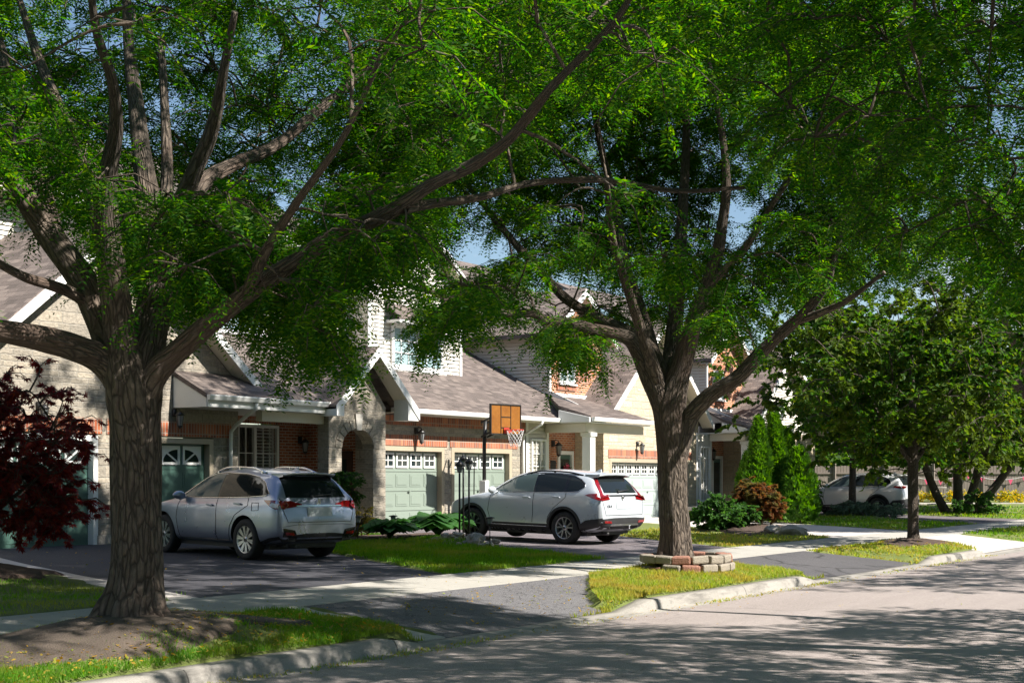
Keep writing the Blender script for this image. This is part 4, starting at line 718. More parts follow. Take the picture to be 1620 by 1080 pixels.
CL_S="115,39,61 129,38,58 112,25,65 146,36,79 144,18,38 124,41,62 150,38,71 113,30,53 131,25,67 125,21,45 116,14,41 122,30,65 151,49,83 124,24,64 130,27,55 101,21,53 149,48,60 138,32,64 130,53,77 131,35,53 131,54,54 130,27,36 156,31,63 150,32,55 158,36,76 144,33,58 106,31,63 133,38,69 156,47,80 126,22,71 143,49,63 128,15,55 125,47,55 137,23,48 161,35,88 151,55,69 106,23,50 143,26,46 141,44,57 134,51,83 120,24,39 155,46,69 151,19,48 100,13,59 154,27,83 150,62,60 145,34,70 133,33,78 130,44,76 116,22,59 131,43,48 151,33,49 139,37,59 122,20,51 153,24,38 135,19,34 133,17,43 138,28,51 130,50,66 156,54,85 121,30,54 156,39,58 124,40,72 127,28,46 142,46,43 145,58,77 152,63,72 156,39,84 114,35,47 138,37,44 142,48,71 122,52,66 122,43,50 145,40,66 143,42,85 144,49,50 136,44,67 109,37,67 148,42,58 140,42,72 115,33,60 153,29,77 117,15,50 133,31,40 139,55,72 133,29,60 133,20,53 121,46,67 137,50,55 151,45,52 105,15,46 124,20,58 141,59,66 137,54,63 117,35,54 116,49,64 108,16,55 137,37,81 114,19,46 163,19,39 115,47,74 145,61,56 146,35,40 156,25,51 149,38,85 151,33,42 146,62,71 135,49,76 126,16,36 144,53,82 142,17,45 115,35,70 152,32,70 135,27,76 114,29,43 139,46,80 115,45,57 125,35,40 158,55,71 154,53,50 144,27,52 127,55,61 136,61,59 126,30,72 124,34,50 158,48,64 146,43,77 127,50,50 110,35,53 131,57,68 143,29,37 108,21,62 149,33,64 129,42,66 174,21,38 123,51,75 142,37,51 160,26,86 105,32,56 119,19,64 148,24,80 147,50,45 139,21,39 142,56,54 134,42,60 130,38,43 132,35,64 153,41,45 135,31,46 112,43,71 159,22,35 109,26,58 156,61,65 152,52,74 141,31,73 153,21,83 156,60,76 121,41,56 154,52,56 130,23,60 159,24,76 152,55,80 157,45,88"
CL_S_OUT="155,-36,58 151,-36,37 187,-33,76 134,-22,43 126,8,86 183,-18,75 132,-29,77 115,-18,75 136,-13,86 124,-20,51 113,0,89 108,-39,82 130,-2,100 130,-46,43 171,-56,63 125,1,54 178,-40,63 122,21,79 120,13,66 127,14,43 169,16,40 183,-18,42 118,-52,74 153,2,33 136,-39,71 110,36,77 138,-33,45 104,-28,61 112,-15,43 156,-24,47 111,-10,91 116,-31,85 161,-16,100 101,-12,48 105,10,84 146,-42,86 117,7,50 196,-17,59 191,-11,69 183,17,40 131,-10,39 147,-69,65 146,-47,67 171,-30,60 165,-25,80 165,-12,43 121,-3,73 150,14,86 186,3,47 116,27,89 171,-23,46 151,27,94 141,-2,46 128,-34,87 100,-18,77 157,-46,79 166,-1,50 155,-56,80 116,-32,49 132,-26,32 133,-40,55 175,-47,48 121,-30,66 177,-35,88 110,1,59 195,-1,57 117,-17,60 130,38,84 180,-39,43 134,-65,64 110,8,69 128,-43,93 131,-28,54 133,3,34 103,-40,66 153,3,88 159,10,46 144,-11,98 100,9,65 162,-35,85 163,-46,58 160,-45,94 176,-54,83 139,-53,84 186,-23,50 161,-17,86 123,-50,64 108,-27,76 120,-2,98 111,-49,60 191,-11,49 161,-49,70 161,-27,32 126,-5,88 118,-20,93 170,9,50 153,-53,90 138,22,82 99,-14,63 142,-4,89 146,-46,42 150,-45,51 121,-9,48 137,-31,95 156,-26,96 119,0,38 157,20,100 143,-36,56 161,-43,38 180,-22,61 103,-3,74 142,-69,76 162,-58,47 116,-43,46 177,-14,52 158,-69,62 142,15,98 178,-42,74 147,-60,50 195,-31,67 128,-58,78 146,-22,90 130,-43,80 114,13,91 145,-35,78 136,-53,50 143,45,92 175,-3,43 164,-32,49 142,-20,33 131,23,96 140,-8,32 151,-9,34 180,-3,60 119,-25,41 132,10,96 99,-3,59 153,-6,95 200,-21,68 168,2,32 146,-15,47 126,-14,81 125,-61,57 173,-31,76 109,-2,43 169,-66,67 182,-53,70 186,-41,53 159,4,100 181,-51,58 165,-11,33 165,-36,71 188,-31,60 161,-63,75 108,-10,67 160,15,82 153,-55,60 111,19,74 167,-47,86 156,13,33 118,8,76 173,-28,37 104,26,79 141,-58,74 128,-34,40 155,-2,43 154,-53,41 139,-67,55 141,25,99 145,4,102 129,-22,99 127,-53,88 117,-41,73 106,-37,51 116,-44,86 99,16,73 139,-52,61 189,-24,84 110,-21,53 180,-11,68 148,-38,99 138,10,86 122,-39,59 175,-34,51 141,32,90 144,7,41 190,-43,64 154,-39,69 116,-58,64 121,-49,53 183,-8,37 161,-5,86 168,-38,95 112,-9,54 141,-35,34 172,-16,76 129,26,85"
CL_X="241,85,114 284,65,71 230,63,89 213,74,78 242,39,96 269,54,108 242,52,92 262,97,59 282,72,66 234,92,86 227,74,89 237,51,84 251,41,103 270,48,115 233,59,98 270,101,113 252,53,105 266,82,60 221,66,76 231,69,73 223,75,97 238,90,96 248,97,101 250,77,62 247,71,117 251,84,68 237,83,75 258,102,65 264,54,98 248,103,76 262,108,106 228,69,79 252,86,103 221,63,89 241,93,87 236,45,94 225,68,91 255,90,59 243,49,107 228,75,104 228,90,96 254,73,123 218,57,96 260,39,102 222,84,89 227,91,89 245,90,73 288,60,81 236,85,83 277,71,71 224,46,101 260,50,94 252,37,109 246,95,107 259,105,94 249,83,119 263,69,120 241,55,116 223,80,103 280,65,79 257,69,112 232,88,56 221,61,101 261,81,118 295,60,77 267,90,118 230,88,115 253,103,85 235,58,89 242,78,59 215,76,101 235,60,119 236,91,69 265,104,80 291,65,76 250,87,109 263,95,96 231,86,108 242,74,67 282,82,61 256,81,63 243,91,64 254,91,100 233,54,114 274,45,94 242,97,75 228,50,106 269,76,64 232,76,109 267,72,115 278,51,84 253,97,79 263,93,109 259,74,118 240,99,92 236,52,97 231,96,103 234,71,104 266,62,121 230,65,105 245,79,106 218,83,101 236,79,102 248,99,93 231,58,79 239,77,115 272,37,101 274,75,61 253,48,119 244,79,122 260,51,107 270,97,101 246,51,116 284,55,84 245,65,105 243,82,64 213,83,87 253,65,117 232,95,62 232,73,97"
CL_X_OUT=""
CL_S2=""
CL_S2_OUT="274,-29,59 313,11,59 306,-4,50 322,-21,53 334,-43,85 312,-65,81 257,-27,89 257,-17,78 331,-2,74 279,4,53 262,-5,70 293,-44,92 318,-38,91 288,-67,81 317,-13,94 293,-41,66 250,10,62 289,-52,106 292,8,49 253,-50,81 318,-53,63 305,-47,73 260,-39,101 244,-4,72 285,-18,38 326,-54,75 297,24,55 258,-14,94 317,-6,66 289,-25,101 274,-50,95 322,-35,64 335,-28,89 290,-33,53 322,-19,67 324,2,56 300,-62,63 261,-42,64 261,-10,51 275,-38,48 269,-67,74 305,-35,65 309,-48,50 254,-22,61 314,-46,104 266,-23,47 265,-31,73 265,-56,62 289,-5,42 284,-54,71 302,-56,85 280,30,49 300,-44,108 311,12,42 245,-11,86 342,-5,66 264,16,57 276,-30,99 248,-28,77 342,-10,88 336,-34,75 271,7,41 322,-28,103 335,9,67 279,-42,65 274,-53,81 297,-25,42 308,-24,94 293,-60,95 263,-59,87 249,1,50 321,23,55 274,-10,48 319,-28,78 248,-40,92 321,10,71 297,-20,56 321,-52,94 263,-42,86 308,-30,51 282,16,60 241,-15,59 335,-27,58 265,-26,108 268,22,45 249,-25,101 307,32,48 327,-14,84 280,-66,66 248,-41,71 320,-5,43 342,-18,72 277,-55,56 285,-39,108 313,-33,112 266,2,58 271,-17,95 292,-45,45 268,-16,63 310,-18,43 276,-64,90 282,-41,80 334,-12,55 302,-36,86 283,16,41 249,24,59 283,-20,52 237,9,70 309,-17,62 248,-36,58 292,-8,55 334,-20,101 296,-31,111 259,-37,49 292,-55,54 236,-19,80 307,-61,97 323,-39,52 264,11,71 273,-45,108 254,-1,82 318,-42,78 319,-3,83 240,-28,66 345,3,76 234,-1,82 258,11,46 329,-40,98 241,-28,90 334,21,59 271,-30,86 293,33,45 285,-32,40"
CL_F="450,73,61 415,58,95 502,108,102 476,72,96 529,116,73 503,87,66 518,73,76 506,77,86 482,100,117 490,58,86 523,75,64 517,120,74 420,73,71 411,87,76 504,75,96 495,85,110 426,66,76 439,63,109 414,96,76 485,71,76 472,75,112 504,128,102 430,71,95 501,91,120 493,98,109 509,102,95 491,70,108 500,59,93 479,58,60 425,70,101 478,103,108 509,87,86 464,67,62 508,93,97 502,61,73 465,60,75 444,64,63 461,56,91 448,57,91 435,63,77 444,65,96 482,123,118 489,81,116 519,87,107 513,112,80 496,69,94 473,124,99 484,144,96 440,69,87 498,134,104 513,80,81 480,137,100 475,63,85 501,77,71 498,107,71 475,112,120 399,77,90 476,122,91 457,56,69 526,121,86 524,94,72 517,71,89 512,74,64 492,106,99 501,128,85 497,117,81 489,78,67 495,130,91 472,144,96 531,90,92 433,66,104 512,63,85 491,62,71 475,57,69 414,74,63 483,76,97 426,84,71 422,81,83 436,61,96 423,93,78 409,66,76 489,67,100 465,65,93 432,50,68 501,136,88 432,84,63 453,62,60 515,121,95 472,142,107 483,132,106 412,75,91 426,67,62 398,79,79 461,63,110 429,50,94 486,101,104 525,74,87 493,88,96 493,116,113 394,91,80 505,84,108 438,72,101 436,73,61 512,104,83 424,76,96 490,103,120 404,93,69 514,98,70 476,132,116 445,53,100 460,67,101 481,88,114 511,83,96 506,120,98 495,142,94 520,85,90 477,96,127 478,67,103 510,71,75 480,61,91 473,113,104 522,96,89 518,116,102 471,62,99 498,96,68 508,134,80 471,65,115 488,109,108 457,65,67 481,89,105 513,126,83 472,142,86 502,125,112 420,69,90 500,68,103 520,103,107 437,62,86 520,107,87 505,92,76 483,126,93 423,59,94 506,106,115 412,56,79 429,50,84 424,60,68 498,76,104 407,77,59 509,74,109 502,107,85 484,62,80 403,63,83 506,101,106 449,68,80 481,114,107 400,71,83 499,72,80 521,81,75 491,65,115 475,71,120 487,82,102 454,54,59 428,64,86 452,63,108 422,94,65 479,58,102 527,107,90 405,84,82 506,104,73 487,122,111 391,85,73 491,124,82 480,72,109 523,110,103 493,70,66 464,55,66 519,86,68 477,130,84 499,105,94 520,72,100 427,73,79 521,65,74 490,133,81 392,102,70 471,85,105 497,81,78 521,93,82 528,86,79 489,115,99 454,65,87 403,82,68 407,87,63 512,83,105 513,89,72 474,72,63 504,70,66 395,76,72 473,86,121 432,74,86 448,69,70 411,75,71 412,63,85 434,58,58 423,55,77 471,128,107 482,66,68 514,98,108 536,97,78 529,73,77 515,112,95 445,56,80 475,124,79 404,69,98 471,69,71 493,128,110 490,115,123 510,116,109 481,78,65 505,97,89 489,117,87 491,116,75 512,130,96 456,56,80 427,105,68 494,123,102 506,121,84 473,109,113 436,54,108 493,112,92 471,95,110 486,109,116 477,131,94 508,61,67 485,136,91 493,67,78 470,57,91 488,74,90 507,92,115 402,68,70 496,85,122 496,62,60 450,73,98 530,114,86 489,73,117 410,74,79 443,81,62 530,97,100 436,73,72 415,85,63 532,106,77 525,101,77 527,88,68 490,58,100 502,115,90 467,71,100 503,93,106 396,97,65 430,92,63 482,81,126 446,56,108 505,120,75 493,80,95 417,65,73 439,52,93 506,66,91 481,59,112 520,109,72 506,83,118 483,121,75 400,89,75 515,133,88 489,90,104 497,97,116 523,87,98 488,65,91 468,129,82 473,93,117 513,109,113 516,94,94 506,61,101 503,116,116 424,99,73 512,68,102 432,80,92 499,107,111 421,62,57 415,57,69 410,96,63 456,61,95 503,63,82 501,111,77 450,58,74 458,74,63 481,119,99 501,115,105 475,63,76 462,66,80 475,103,121 465,55,115 457,54,100 422,59,85 499,68,115 469,55,80 499,78,113 429,55,100 424,86,63 478,77,104 529,79,95 484,145,87 504,136,99 471,63,62 497,98,100 494,73,73 521,96,102 519,79,108 527,117,95 501,84,95 411,65,97 531,79,84 482,70,86 491,124,118 472,123,119 493,140,103 441,52,62 510,108,103 501,88,83 488,93,117 427,76,67 517,67,62 512,60,76 421,56,102 497,66,86 512,79,72 503,84,74 412,85,86 402,101,71 469,131,91 438,52,85 494,85,67 495,79,85 472,55,110 493,141,85 483,102,126 442,64,72 521,106,97 480,138,110 471,117,110 417,82,91 435,66,66 484,57,68 520,65,82 534,99,88 417,90,70 416,63,103 509,109,90 480,56,76 409,66,63 501,102,80 494,93,124 455,54,112 487,128,99 523,112,81 496,62,109 412,104,70 479,80,115 391,83,82 431,57,73 462,54,107 524,125,78 418,69,81 506,125,91 514,96,85 530,81,71 399,69,91 397,85,62 483,91,125 467,75,62 532,98,70 486,64,61 517,117,86 513,62,95 426,55,60 406,95,77 497,121,92 474,79,126 517,78,93 512,109,71 481,111,125 499,110,122 534,91,84 418,51,82 500,92,94 441,74,94 471,149,90 448,54,65 447,70,91 485,132,115 505,100,121 439,57,68 513,84,113 513,126,103 463,54,58 497,125,77 470,137,101 437,52,77 515,94,115 530,105,98 482,65,119 498,76,64 417,73,99 511,71,83 516,102,92 479,125,108"
CL_F_OUT="461,48,97 444,51,72 488,55,107 487,45,78 474,44,91 469,44,77 458,40,84 488,46,94"

locust('honey_locust','thick trunked locust with spreading limbs beside the silver car driveway',LIMBS_W,parse(CL_W),parse(CL_W_OUT),(9.42,10.59,.4),21,(.29,8,.155,.07),6,10)
locust('honey_locust','forked locust rising from the ring of stacked wall blocks',LIMBS_E,parse(CL_E)+parse(CL_X),parse(CL_E_OUT)+parse(CL_X_OUT),(20.9,10.63,.32),22,(.31,7,.165,.088),6,10,(48,20))
# trees across the street, mostly out of the frame: their boughs hang in at the top right and shade the street
S1=[[(15.5,-3.4,.1,.42),(15.5,-3.4,.4,.32),(15.5,-3.4,1.8,.27),(15.5,-3.3,3.2,.26)],
 [(15.5,-3.3,3.0,.2),(15.2,-1.5,4.6,.14),(14.6,.6,5.8,.1),(13.9,2.2,6.4,.07),(13.68,2.89,6.52,.055)],
 [(15.5,-3.3,3.0,.2),(17,-1.6,5,.13),(18.2,1,6.6,.08),(18.6,3,7.4,.05)],[(15.5,-3.3,3.0,.2),(13.8,-4,5.2,.13),(12,-4.4,7,.08)],[(15.5,-3.3,3.1,.2),(16.2,-4.6,5.5,.13),(17,-5.4,8,.07)],[(15.5,-3.3,3.1,.2),(15.4,-2.8,6,.14),(15.2,-2.3,9,.06)]]
locust('honey_locust','tree across the street whose boughs hang in at the top right corner',S1+LIMBS_OV,parse(CL_S),parse(CL_S_OUT),(15.5,-3.4,.1),23,(.29,8,.155,.07),6,11,(24,12))
S2=[[(29.2,-3.3,.1,.42),(29.2,-3.3,.4,.32),(29.2,-3.3,1.8,.27),(29.2,-3.2,3.4,.26)],[(29.2,-3.2,3.2,.2),(28.8,-.8,5,.13),(28.4,2,7,.08)],[(29.2,-3.2,3.2,.2),(31,-1.6,5,.13),(32.4,1,7,.08)],[(29.2,-3.2,3.2,.2),(27,-3.4,5.4,.13),(25.6,-3.2,8,.07)],[(29.2,-3.2,3.2,.2),(29.6,-4,7,.13),(30,-4.4,10,.06)]]
locust('honey_locust','tree across the street further along that shades the road by the dark apron',S2,[],parse(CL_S2_OUT),(29.2,-3.3,.1),24,(.24,7,.17,.062))
S3=[[(46.4,10.4,.2,.4),(46.4,10.4,.5,.3),(46.4,10.4,1.8,.26),(46.4,10.4,3.4,.26)],[(46.4,10.4,3.2,.2),(44.6,10.8,5,.13),(42.8,11.2,7,.08)],[(46.4,10.4,3.2,.2),(47.4,9.2,5,.13),(48.2,8,7,.08)],[(46.4,10.4,3.2,.2),(45.8,9,5.4,.13),(44.8,7.6,8,.07)],[(46.4,10.4,3.2,.2),(46.6,10.6,7,.15),(46.8,10.8,11,.06)],[(46.4,10.4,3.2,.2),(45.8,12,5.6,.13),(45,13.8,8,.07)]]
locust('honey_locust','locust at the right edge beyond the small round maple',S3,parse(CL_F),[],(46.4,10.4,.3),25,(.42,6,.2,.15),5,9,(24,14))
# broadleaf trees with their own crowns
def broad(P,D,size,wr=.42):
    """lobed leaves as two folded quads"""
    n=len(P); D=D/np.linalg.norm(D,axis=1)[:,None]; nn=unit(n)*.8+np.array([0,0,.8]); S=np.cross(D,nn); S/=np.linalg.norm(S,axis=1)[:,None]; U=np.cross(S,D)
    s=size*RNG.uniform(.6,1.25,n)[:,None]
    e=P+D*s; a=P+D*s*.38; l=a+S*s*wr+U*s*.16; r=a-S*s*wr+U*s*.16
    return np.concatenate([np.stack([P,l,e,a+D*s*.15],1),np.stack([P,a+D*s*.15,e,r],1)],0)
def star(P,D,size,nl=5,wr=.13):
    n=len(P); D=D/np.linalg.norm(D,axis=1)[:,None]; S=np.cross(D,unit(n)*.5+np.array([0,0,1.0])); S/=np.linalg.norm(S,axis=1)[:,None]; out=[]
    s=size*RNG.uniform(.7,1.25,n)[:,None]
    for k in range(nl):
        a=(k-(nl-1)/2)*.62; d=D*math.cos(a)+S*math.sin(a)-np.array([0,0,.12*abs(a)]); q=-D*math.sin(a)+S*math.cos(a); l=s*(1-.16*abs(k-(nl-1)/2))
        out.append(np.stack([P,P+d*l*.45-q*l*wr,P+d*l,P+d*l*.45+q*l*wr],1))
    return np.concatenate(out,0)
def crownpts(c,r,n,seed,shell=.45,zmin=None,lump=.28,flat=0):
    rnd=random.Random(seed); out=[]; off=Vector((seed*1.7,seed*.9,seed*2.3))
    while len(out)<n:
        v=Vector((rnd.gauss(0,1),rnd.gauss(0,1),rnd.gauss(0,1))).normalized(); q=1+lump*2*noise.noise(v*1.7+off)
        k=(shell+(1-shell)*rnd.random())*q; p=(c[0]+v.x*r[0]*k,c[1]+v.y*r[1]*k,c[2]+v.z*r[2]*k)
        if zmin is not None and p[2]<zmin: continue
        if noise.noise(Vector(p)*.9+off)<-.22: continue
        out.append(p)
    return out
def tree(name,label,cat,base,limbs,crowns,leafm,barkm,size,per,seed,kind='broad',tw=4,lump=.28,tl=.5,group=None,out_off=None,zmin=None,shell=.45,trunks=1):
    t=thing(name,base,label,cat,group); wd=Wood(); nodes=[]
    for i,l in enumerate(limbs):
        wd.limb(l,14 if i<trunks else 9,5,.08,.5 if i<trunks else 0); nodes+=crom(l,3)[(4 if i<trunks else 1):]
    cl=[]
    for j,(c,r,n) in enumerate(crowns): cl+=crownpts(c,r,n,seed+j,shell,zmin,lump)
    P,D=grow(cl,nodes,wd,tw,tl,per,seed)
    V=broad(P,D,size) if kind=='broad' else (star(P,D,size) if kind=='star' else locust_leaves(P,D,*size))
    wd.build('trunk',barkm,t); npmesh('foliage',V,4,leafm,t,base); return t
tree('maple_tree','small round crowned maple with straight dark trunk on the boulevard mulch','tree',(32.95,10.55,.4),
 [[(32.95,10.55,.3,.17),(32.95,10.55,.6,.13),(32.95,10.55,1.6,.125),(32.95,10.55,2.6,.11),(33.0,10.6,4.4,.05),(33,10.6,5.6,.02)],[(32.95,10.55,2.1,.06),(33.9,10.1,3.3,.035),(34.7,9.8,4.2,.015)],[(32.95,10.55,2.1,.06),(32.0,11,3.2,.035),(31.2,11.3,4.3,.015)],[(32.95,10.55,2.4,.05),(33,9.4,3.6,.03),(33.2,8.6,4.6,.012)],[(32.95,10.55,2.3,.05),(33,11.7,3.5,.03),(32.8,12.6,4.2,.012)]],
 [((33.1,10.5,4.1),(3.4,3.0,2.4),430)],'maple','barkthin',.135,18,31,zmin=1.75,tl=.42,group='trees on the far lawns and boulevard')
tree('maple_tree','slender leaning maple in front of the light grey car','tree',(51.8,18.9,.42),
 [[(51.8,18.9,.35,.18),(51.8,18.9,1.0,.14),(51.85,18.9,2.2,.12),(51.8,18.9,3.4,.1),(51.8,18.9,6.6,.03)],[(51.8,18.9,2.6,.08),(50.6,19.2,3.8,.05),(49.6,19.4,4.9,.02)],[(51.8,18.9,3.0,.07),(52.9,18.5,4.4,.04),(53.9,18.2,5.4,.02)]],
 [((51.2,18.7,5.7),(5.0,3.8,3.8),430)],'maple','barkthin',.19,16,41,zmin=3.3,tl=.6,group='trees on the far lawns and boulevard')
tree('multi_stem_tree','clump of five spreading stems on the far lawn near the fence','tree',(60.5,17.3,.35),
 [[(60.1,17.8,.3,.2),(59.6,18.2,1.4,.17),(59.0,18.7,3.2,.13),(58.5,19,5,.05)],[(60.4,17.4,.3,.22),(60.3,17.4,1.5,.19),(60.3,17.5,3.4,.15),(60.2,17.6,6,.05)],[(60.6,17.2,.3,.2),(60.9,16.9,1.5,.17),(61.3,16.4,3.4,.13),(61.8,16,5.4,.05)],[(60.8,17.3,.3,.17),(61.2,17,1.5,.15),(61.9,16.8,3.4,.12),(62.4,16.7,5.4,.05)],[(61.0,17.0,.3,.2),(61.7,16.2,1.5,.17),(62.5,15.1,3.4,.13),(63,14.4,5,.05)]],
 [((60.6,17.0,5.4),(6.0,5.4,3.5),480)],'maple','barkthin',.24,16,51,zmin=2.6,tl=.65,group='trees on the far lawns and boulevard',trunks=5)
bgt=[(86,27,9,6.5),(78,36,8,6),(92,20,9,6.5),(70,44,8.5,6.5),(100,33,10,7),(84,14,7,5),(106,18,10,7),(62,52,10,7.5),(85,22.5,8,5),(96,27,10,6.5),(81,30.5,8,5.5)]
for i,(x,y,h,r) in enumerate(bgt):
    tree('background_tree','dense leafy tree standing beyond the wooden fence','tree',(x,y,.6),[[(x,y,.4,.3),(x,y,2,.24),(x,y,h*.55,.18),(x,y,h,.05)]],
     [((x,y,h*.6),(r*.72,r*.72,h*.5),120)],'shadegreen','barkthin',  .42,15,61+i,zmin=.7,tl=1.1,group='background trees beyond the fence')
# unseen trees added to darken what the car windows reflect
P=[];D=[]
for x,y,h,r in ((-16,14,9,5),(-20,26,10,6),(-12,38,9,5),(-24,2,9,5),(-4,-20,9,5),(8,-21,8,5),(21,-22,9,5.5),(36,-21,9,5.5),(50,-20,9,5.5),(66,-18,9,6),(-14,-14,9,5)):
    for p in crownpts((x,y,h*.5),(r,r,h*.5),260,int(abs(x)+y*3+100),.6,.3):
        for _ in range(3): P.append(p); D.append((random.gauss(0,1),random.gauss(0,1),random.gauss(0,.8)))
o=npmesh('unseen_trees',broad(np.array(P),np.array(D),1.5,.5),4,'shadegreen'); tag(o,'unseen mass of trees added to darken the car window reflections','trees',kind='stuff')
# dark red Japanese maple at the left edge
t=tree('japanese_maple','dark red leaved ornamental maple at the left edge in front of the green garage','tree',(12.7,17.8,.6),
 [[(12.7,17.8,.5,.07),(12.65,17.8,.9,.06),(12.8,17.7,1.4,.05),(12.6,17.6,2.2,.03)],[(12.7,17.8,1.0,.04),(13.3,17.6,1.5,.03),(13.9,17.4,2.0,.015)],[(12.7,17.8,1.0,.04),(12.1,18,1.6,.03),(11.6,18.1,2.1,.015)],[(12.8,17.7,1.3,.035),(13.0,17.0,1.9,.02),(13.2,16.5,2.3,.01)]],
 [((12.7,17.7,2.3),(1.75,1.6,1.15),230),((13.4,17.5,1.55),(.9,.9,.6),60)],'redmaple','barkthin',.105,13,71,kind='star',tl=.36,zmin=.95)
# weeping rusty maple and garden shrubs by the right hand house
t=tree('weeping_maple','rusty mushroom shaped cutleaf maple on a thin stem in the mulch bed','shrub',(37.2,16.2,.5),
 [[(37.2,16.2,.42,.035),(37.2,16.2,.9,.03),(37.2,16.2,1.4,.025)]],[((37.2,16.2,1.18),(.84,.84,.6),240)],'rustmaple','barkthin',.085,26,81,kind='star',tl=.17,zmin=.74,shell=.7,lump=.08)
def bush(name,label,c,r,n,m,size,per,seed,kind='broad',cat='shrub',group=None,tl=.22,zmin=None):
    z0=c[2]-r[2]
    return tree(name,label,cat,(c[0],c[1],z0),[[(c[0],c[1],z0-.05,.03),(c[0],c[1],z0+r[2]*.5,.025),(c[0],c[1],c[2],.02)]],[(c,r,n)],m,'barkthin',size,per,seed,kind,tl=tl,group=group,zmin=zmin,shell=.55,lump=.14)
bush('round_shrub','clipped round green shrub at the arched entry',(25.3,21.5,1.55),(.5,.5,.42),60,'shrub',.055,26,91)
bush('golden_shrub','low yellow green shrub beneath the clipped shrub at the arch',(25.9,21.7,.82),(.45,.45,.32),40,'goldshrub',.05,24,92)
bush('leafy_shrub','broad leaved green shrub left of the rusty weeping maple',(35.5,16.8,.85),(.62,.6,.42),60,'shrub',.12,14,93,tl=.3)
bush('leafy_shrub','smaller upright leafy shrub between green shrub and weeping maple',(36.15,16.35,.72),(.32,.34,.33),26,'shrub',.13,12,94,tl=.3)
bush('juniper','spreading blue grey juniper mat under the slender maple',(51.2,18.3,.62),(1.7,1.3,.3),90,'juniper',.09,22,95,tl=.3)
bush('porch_plant','tall green climbing plant by the front door of the end house',(48.75,21.9,1.55),(.3,.3,.95),50,'cedar',.1,12,98,tl=.16)
bush('rose_bush','bush with pale leaves beside the cedar and the light grey car',(48.6,19.6,1.2),(.7,.7,.85),60,'shrub',.09,16,96,tl=.3)
bush('low_shrub','dark low shrub beside the clump of stems',(58.9,16.2,.75),(.9,.8,.4),36,'shrub',.12,14,97,tl=.35)
def cedar(label,x,y,z0,h,r,seed,m='cedar'):
    t=thing('cedar_tree',(x,y,z0),label,'tree','columnar cedars by the right hand porch'); rnd=random.Random(seed); n=int(2600*h/3); P=[];D=[]
    off=Vector((seed,seed*2,0))
    for _ in range(n):
        q=rnd.random()**.8; z=q*h; a=rnd.uniform(0,6.283); rr=r*(1-q)**.62*(.62+.55*min(1,q*7))*(1+.35*noise.noise(Vector((math.cos(a)*1.6,math.sin(a)*1.6,z*1.8))+off))*rnd.uniform(.72,1.04)
        P.append((x+math.cos(a)*rr,y+math.sin(a)*rr,z0+z)); D.append((math.cos(a)*.55+rnd.gauss(0,.25),math.sin(a)*.55+rnd.gauss(0,.25),.9))
    P=np.array(P);D=np.array(D); V=np.concatenate([star(P,D,.2,3,.16)],0)
    wd=Wood(); wd.limb([(x,y,z0-.1,.08),(x,y,z0+h*.5,.05),(x,y,z0+h*.93,.012)],8,3,0)
    wd.build('trunk','barkthin',t); npmesh('foliage',V,4,m,t,(x,y,z0))
def along(px,d): 
    l=(px-810)/2250*d; c,s=math.cos(R(33.5)),math.sin(R(33.5)); return (c*d+s*l,s*d-c*l)
for (px,d,zt,r,lb) in ((1200,46.5,3.72,.5,'tall bright cedar nearest the white porch column'),(1226,46.9,3.85,.46,'tallest bright cedar with narrow tip, second of its row'),(1243,48.5,3.45,.5,'darker cedar set back behind the bright pair'),(1264,46.3,2.75,.66,'broad low cedar at the end of the row beside the light grey car'),(1184,47.3,2.6,.42,'short cedar tucked beside the porch column')):
    x,y=along(px,d); cedar(lb,x,y,.4,zt-.4,r,int(px))
# hostas
def hosta(label,cx,cy,r,n,seed):
    z0=float(gz(cx,cy))+.02; t=thing('hosta_plant',(cx,cy,z0),label,'plant','hostas in the bed under the garage wall'); rnd=random.Random(seed); mb=MB()
    for i in range(n):
        a=rnd.uniform(0,6.283); ln=r*rnd.uniform(.55,1.05); el=rnd.uniform(.65,1.35); wd=ln*rnd.uniform(.30,.40); vs=[];K_=6
        for k in range(K_+1):
            t_=k/K_; rad=ln*(t_*math.cos(el)*.8+.45*t_*t_); z=ln*math.sin(el)*(1.75*t_-1.35*t_*t_)
            w_=wd*max(0,(t_-.3)/.7)**.6*max(0,1-((t_-.3)/.7))**.55*1.6 if t_>.3 else .012
            for sg in (-1,0,1): vs.append((cx+math.cos(a)*rad-math.sin(a)*w_*sg,cy+math.sin(a)*rad+math.cos(a)*w_*sg,z0+z+abs(sg)*w_*.25))
        mb.add(vs,[(k*3+j,k*3+j+1,(k+1)*3+j+1,(k+1)*3+j) for k in range(K_) for j in (0,1)],0,True)
    mb.build('leaves','hosta',t)
hosta('broad leaved hosta nearest the arch pillar',25.6,20.3,.8,170,1)
hosta('large spreading hosta in front of the left sage garage door',27.05,20.0,1.0,200,2)
hosta('small young hosta on the mulch by the dark red maple',12.1,17.0,.3,18,3)
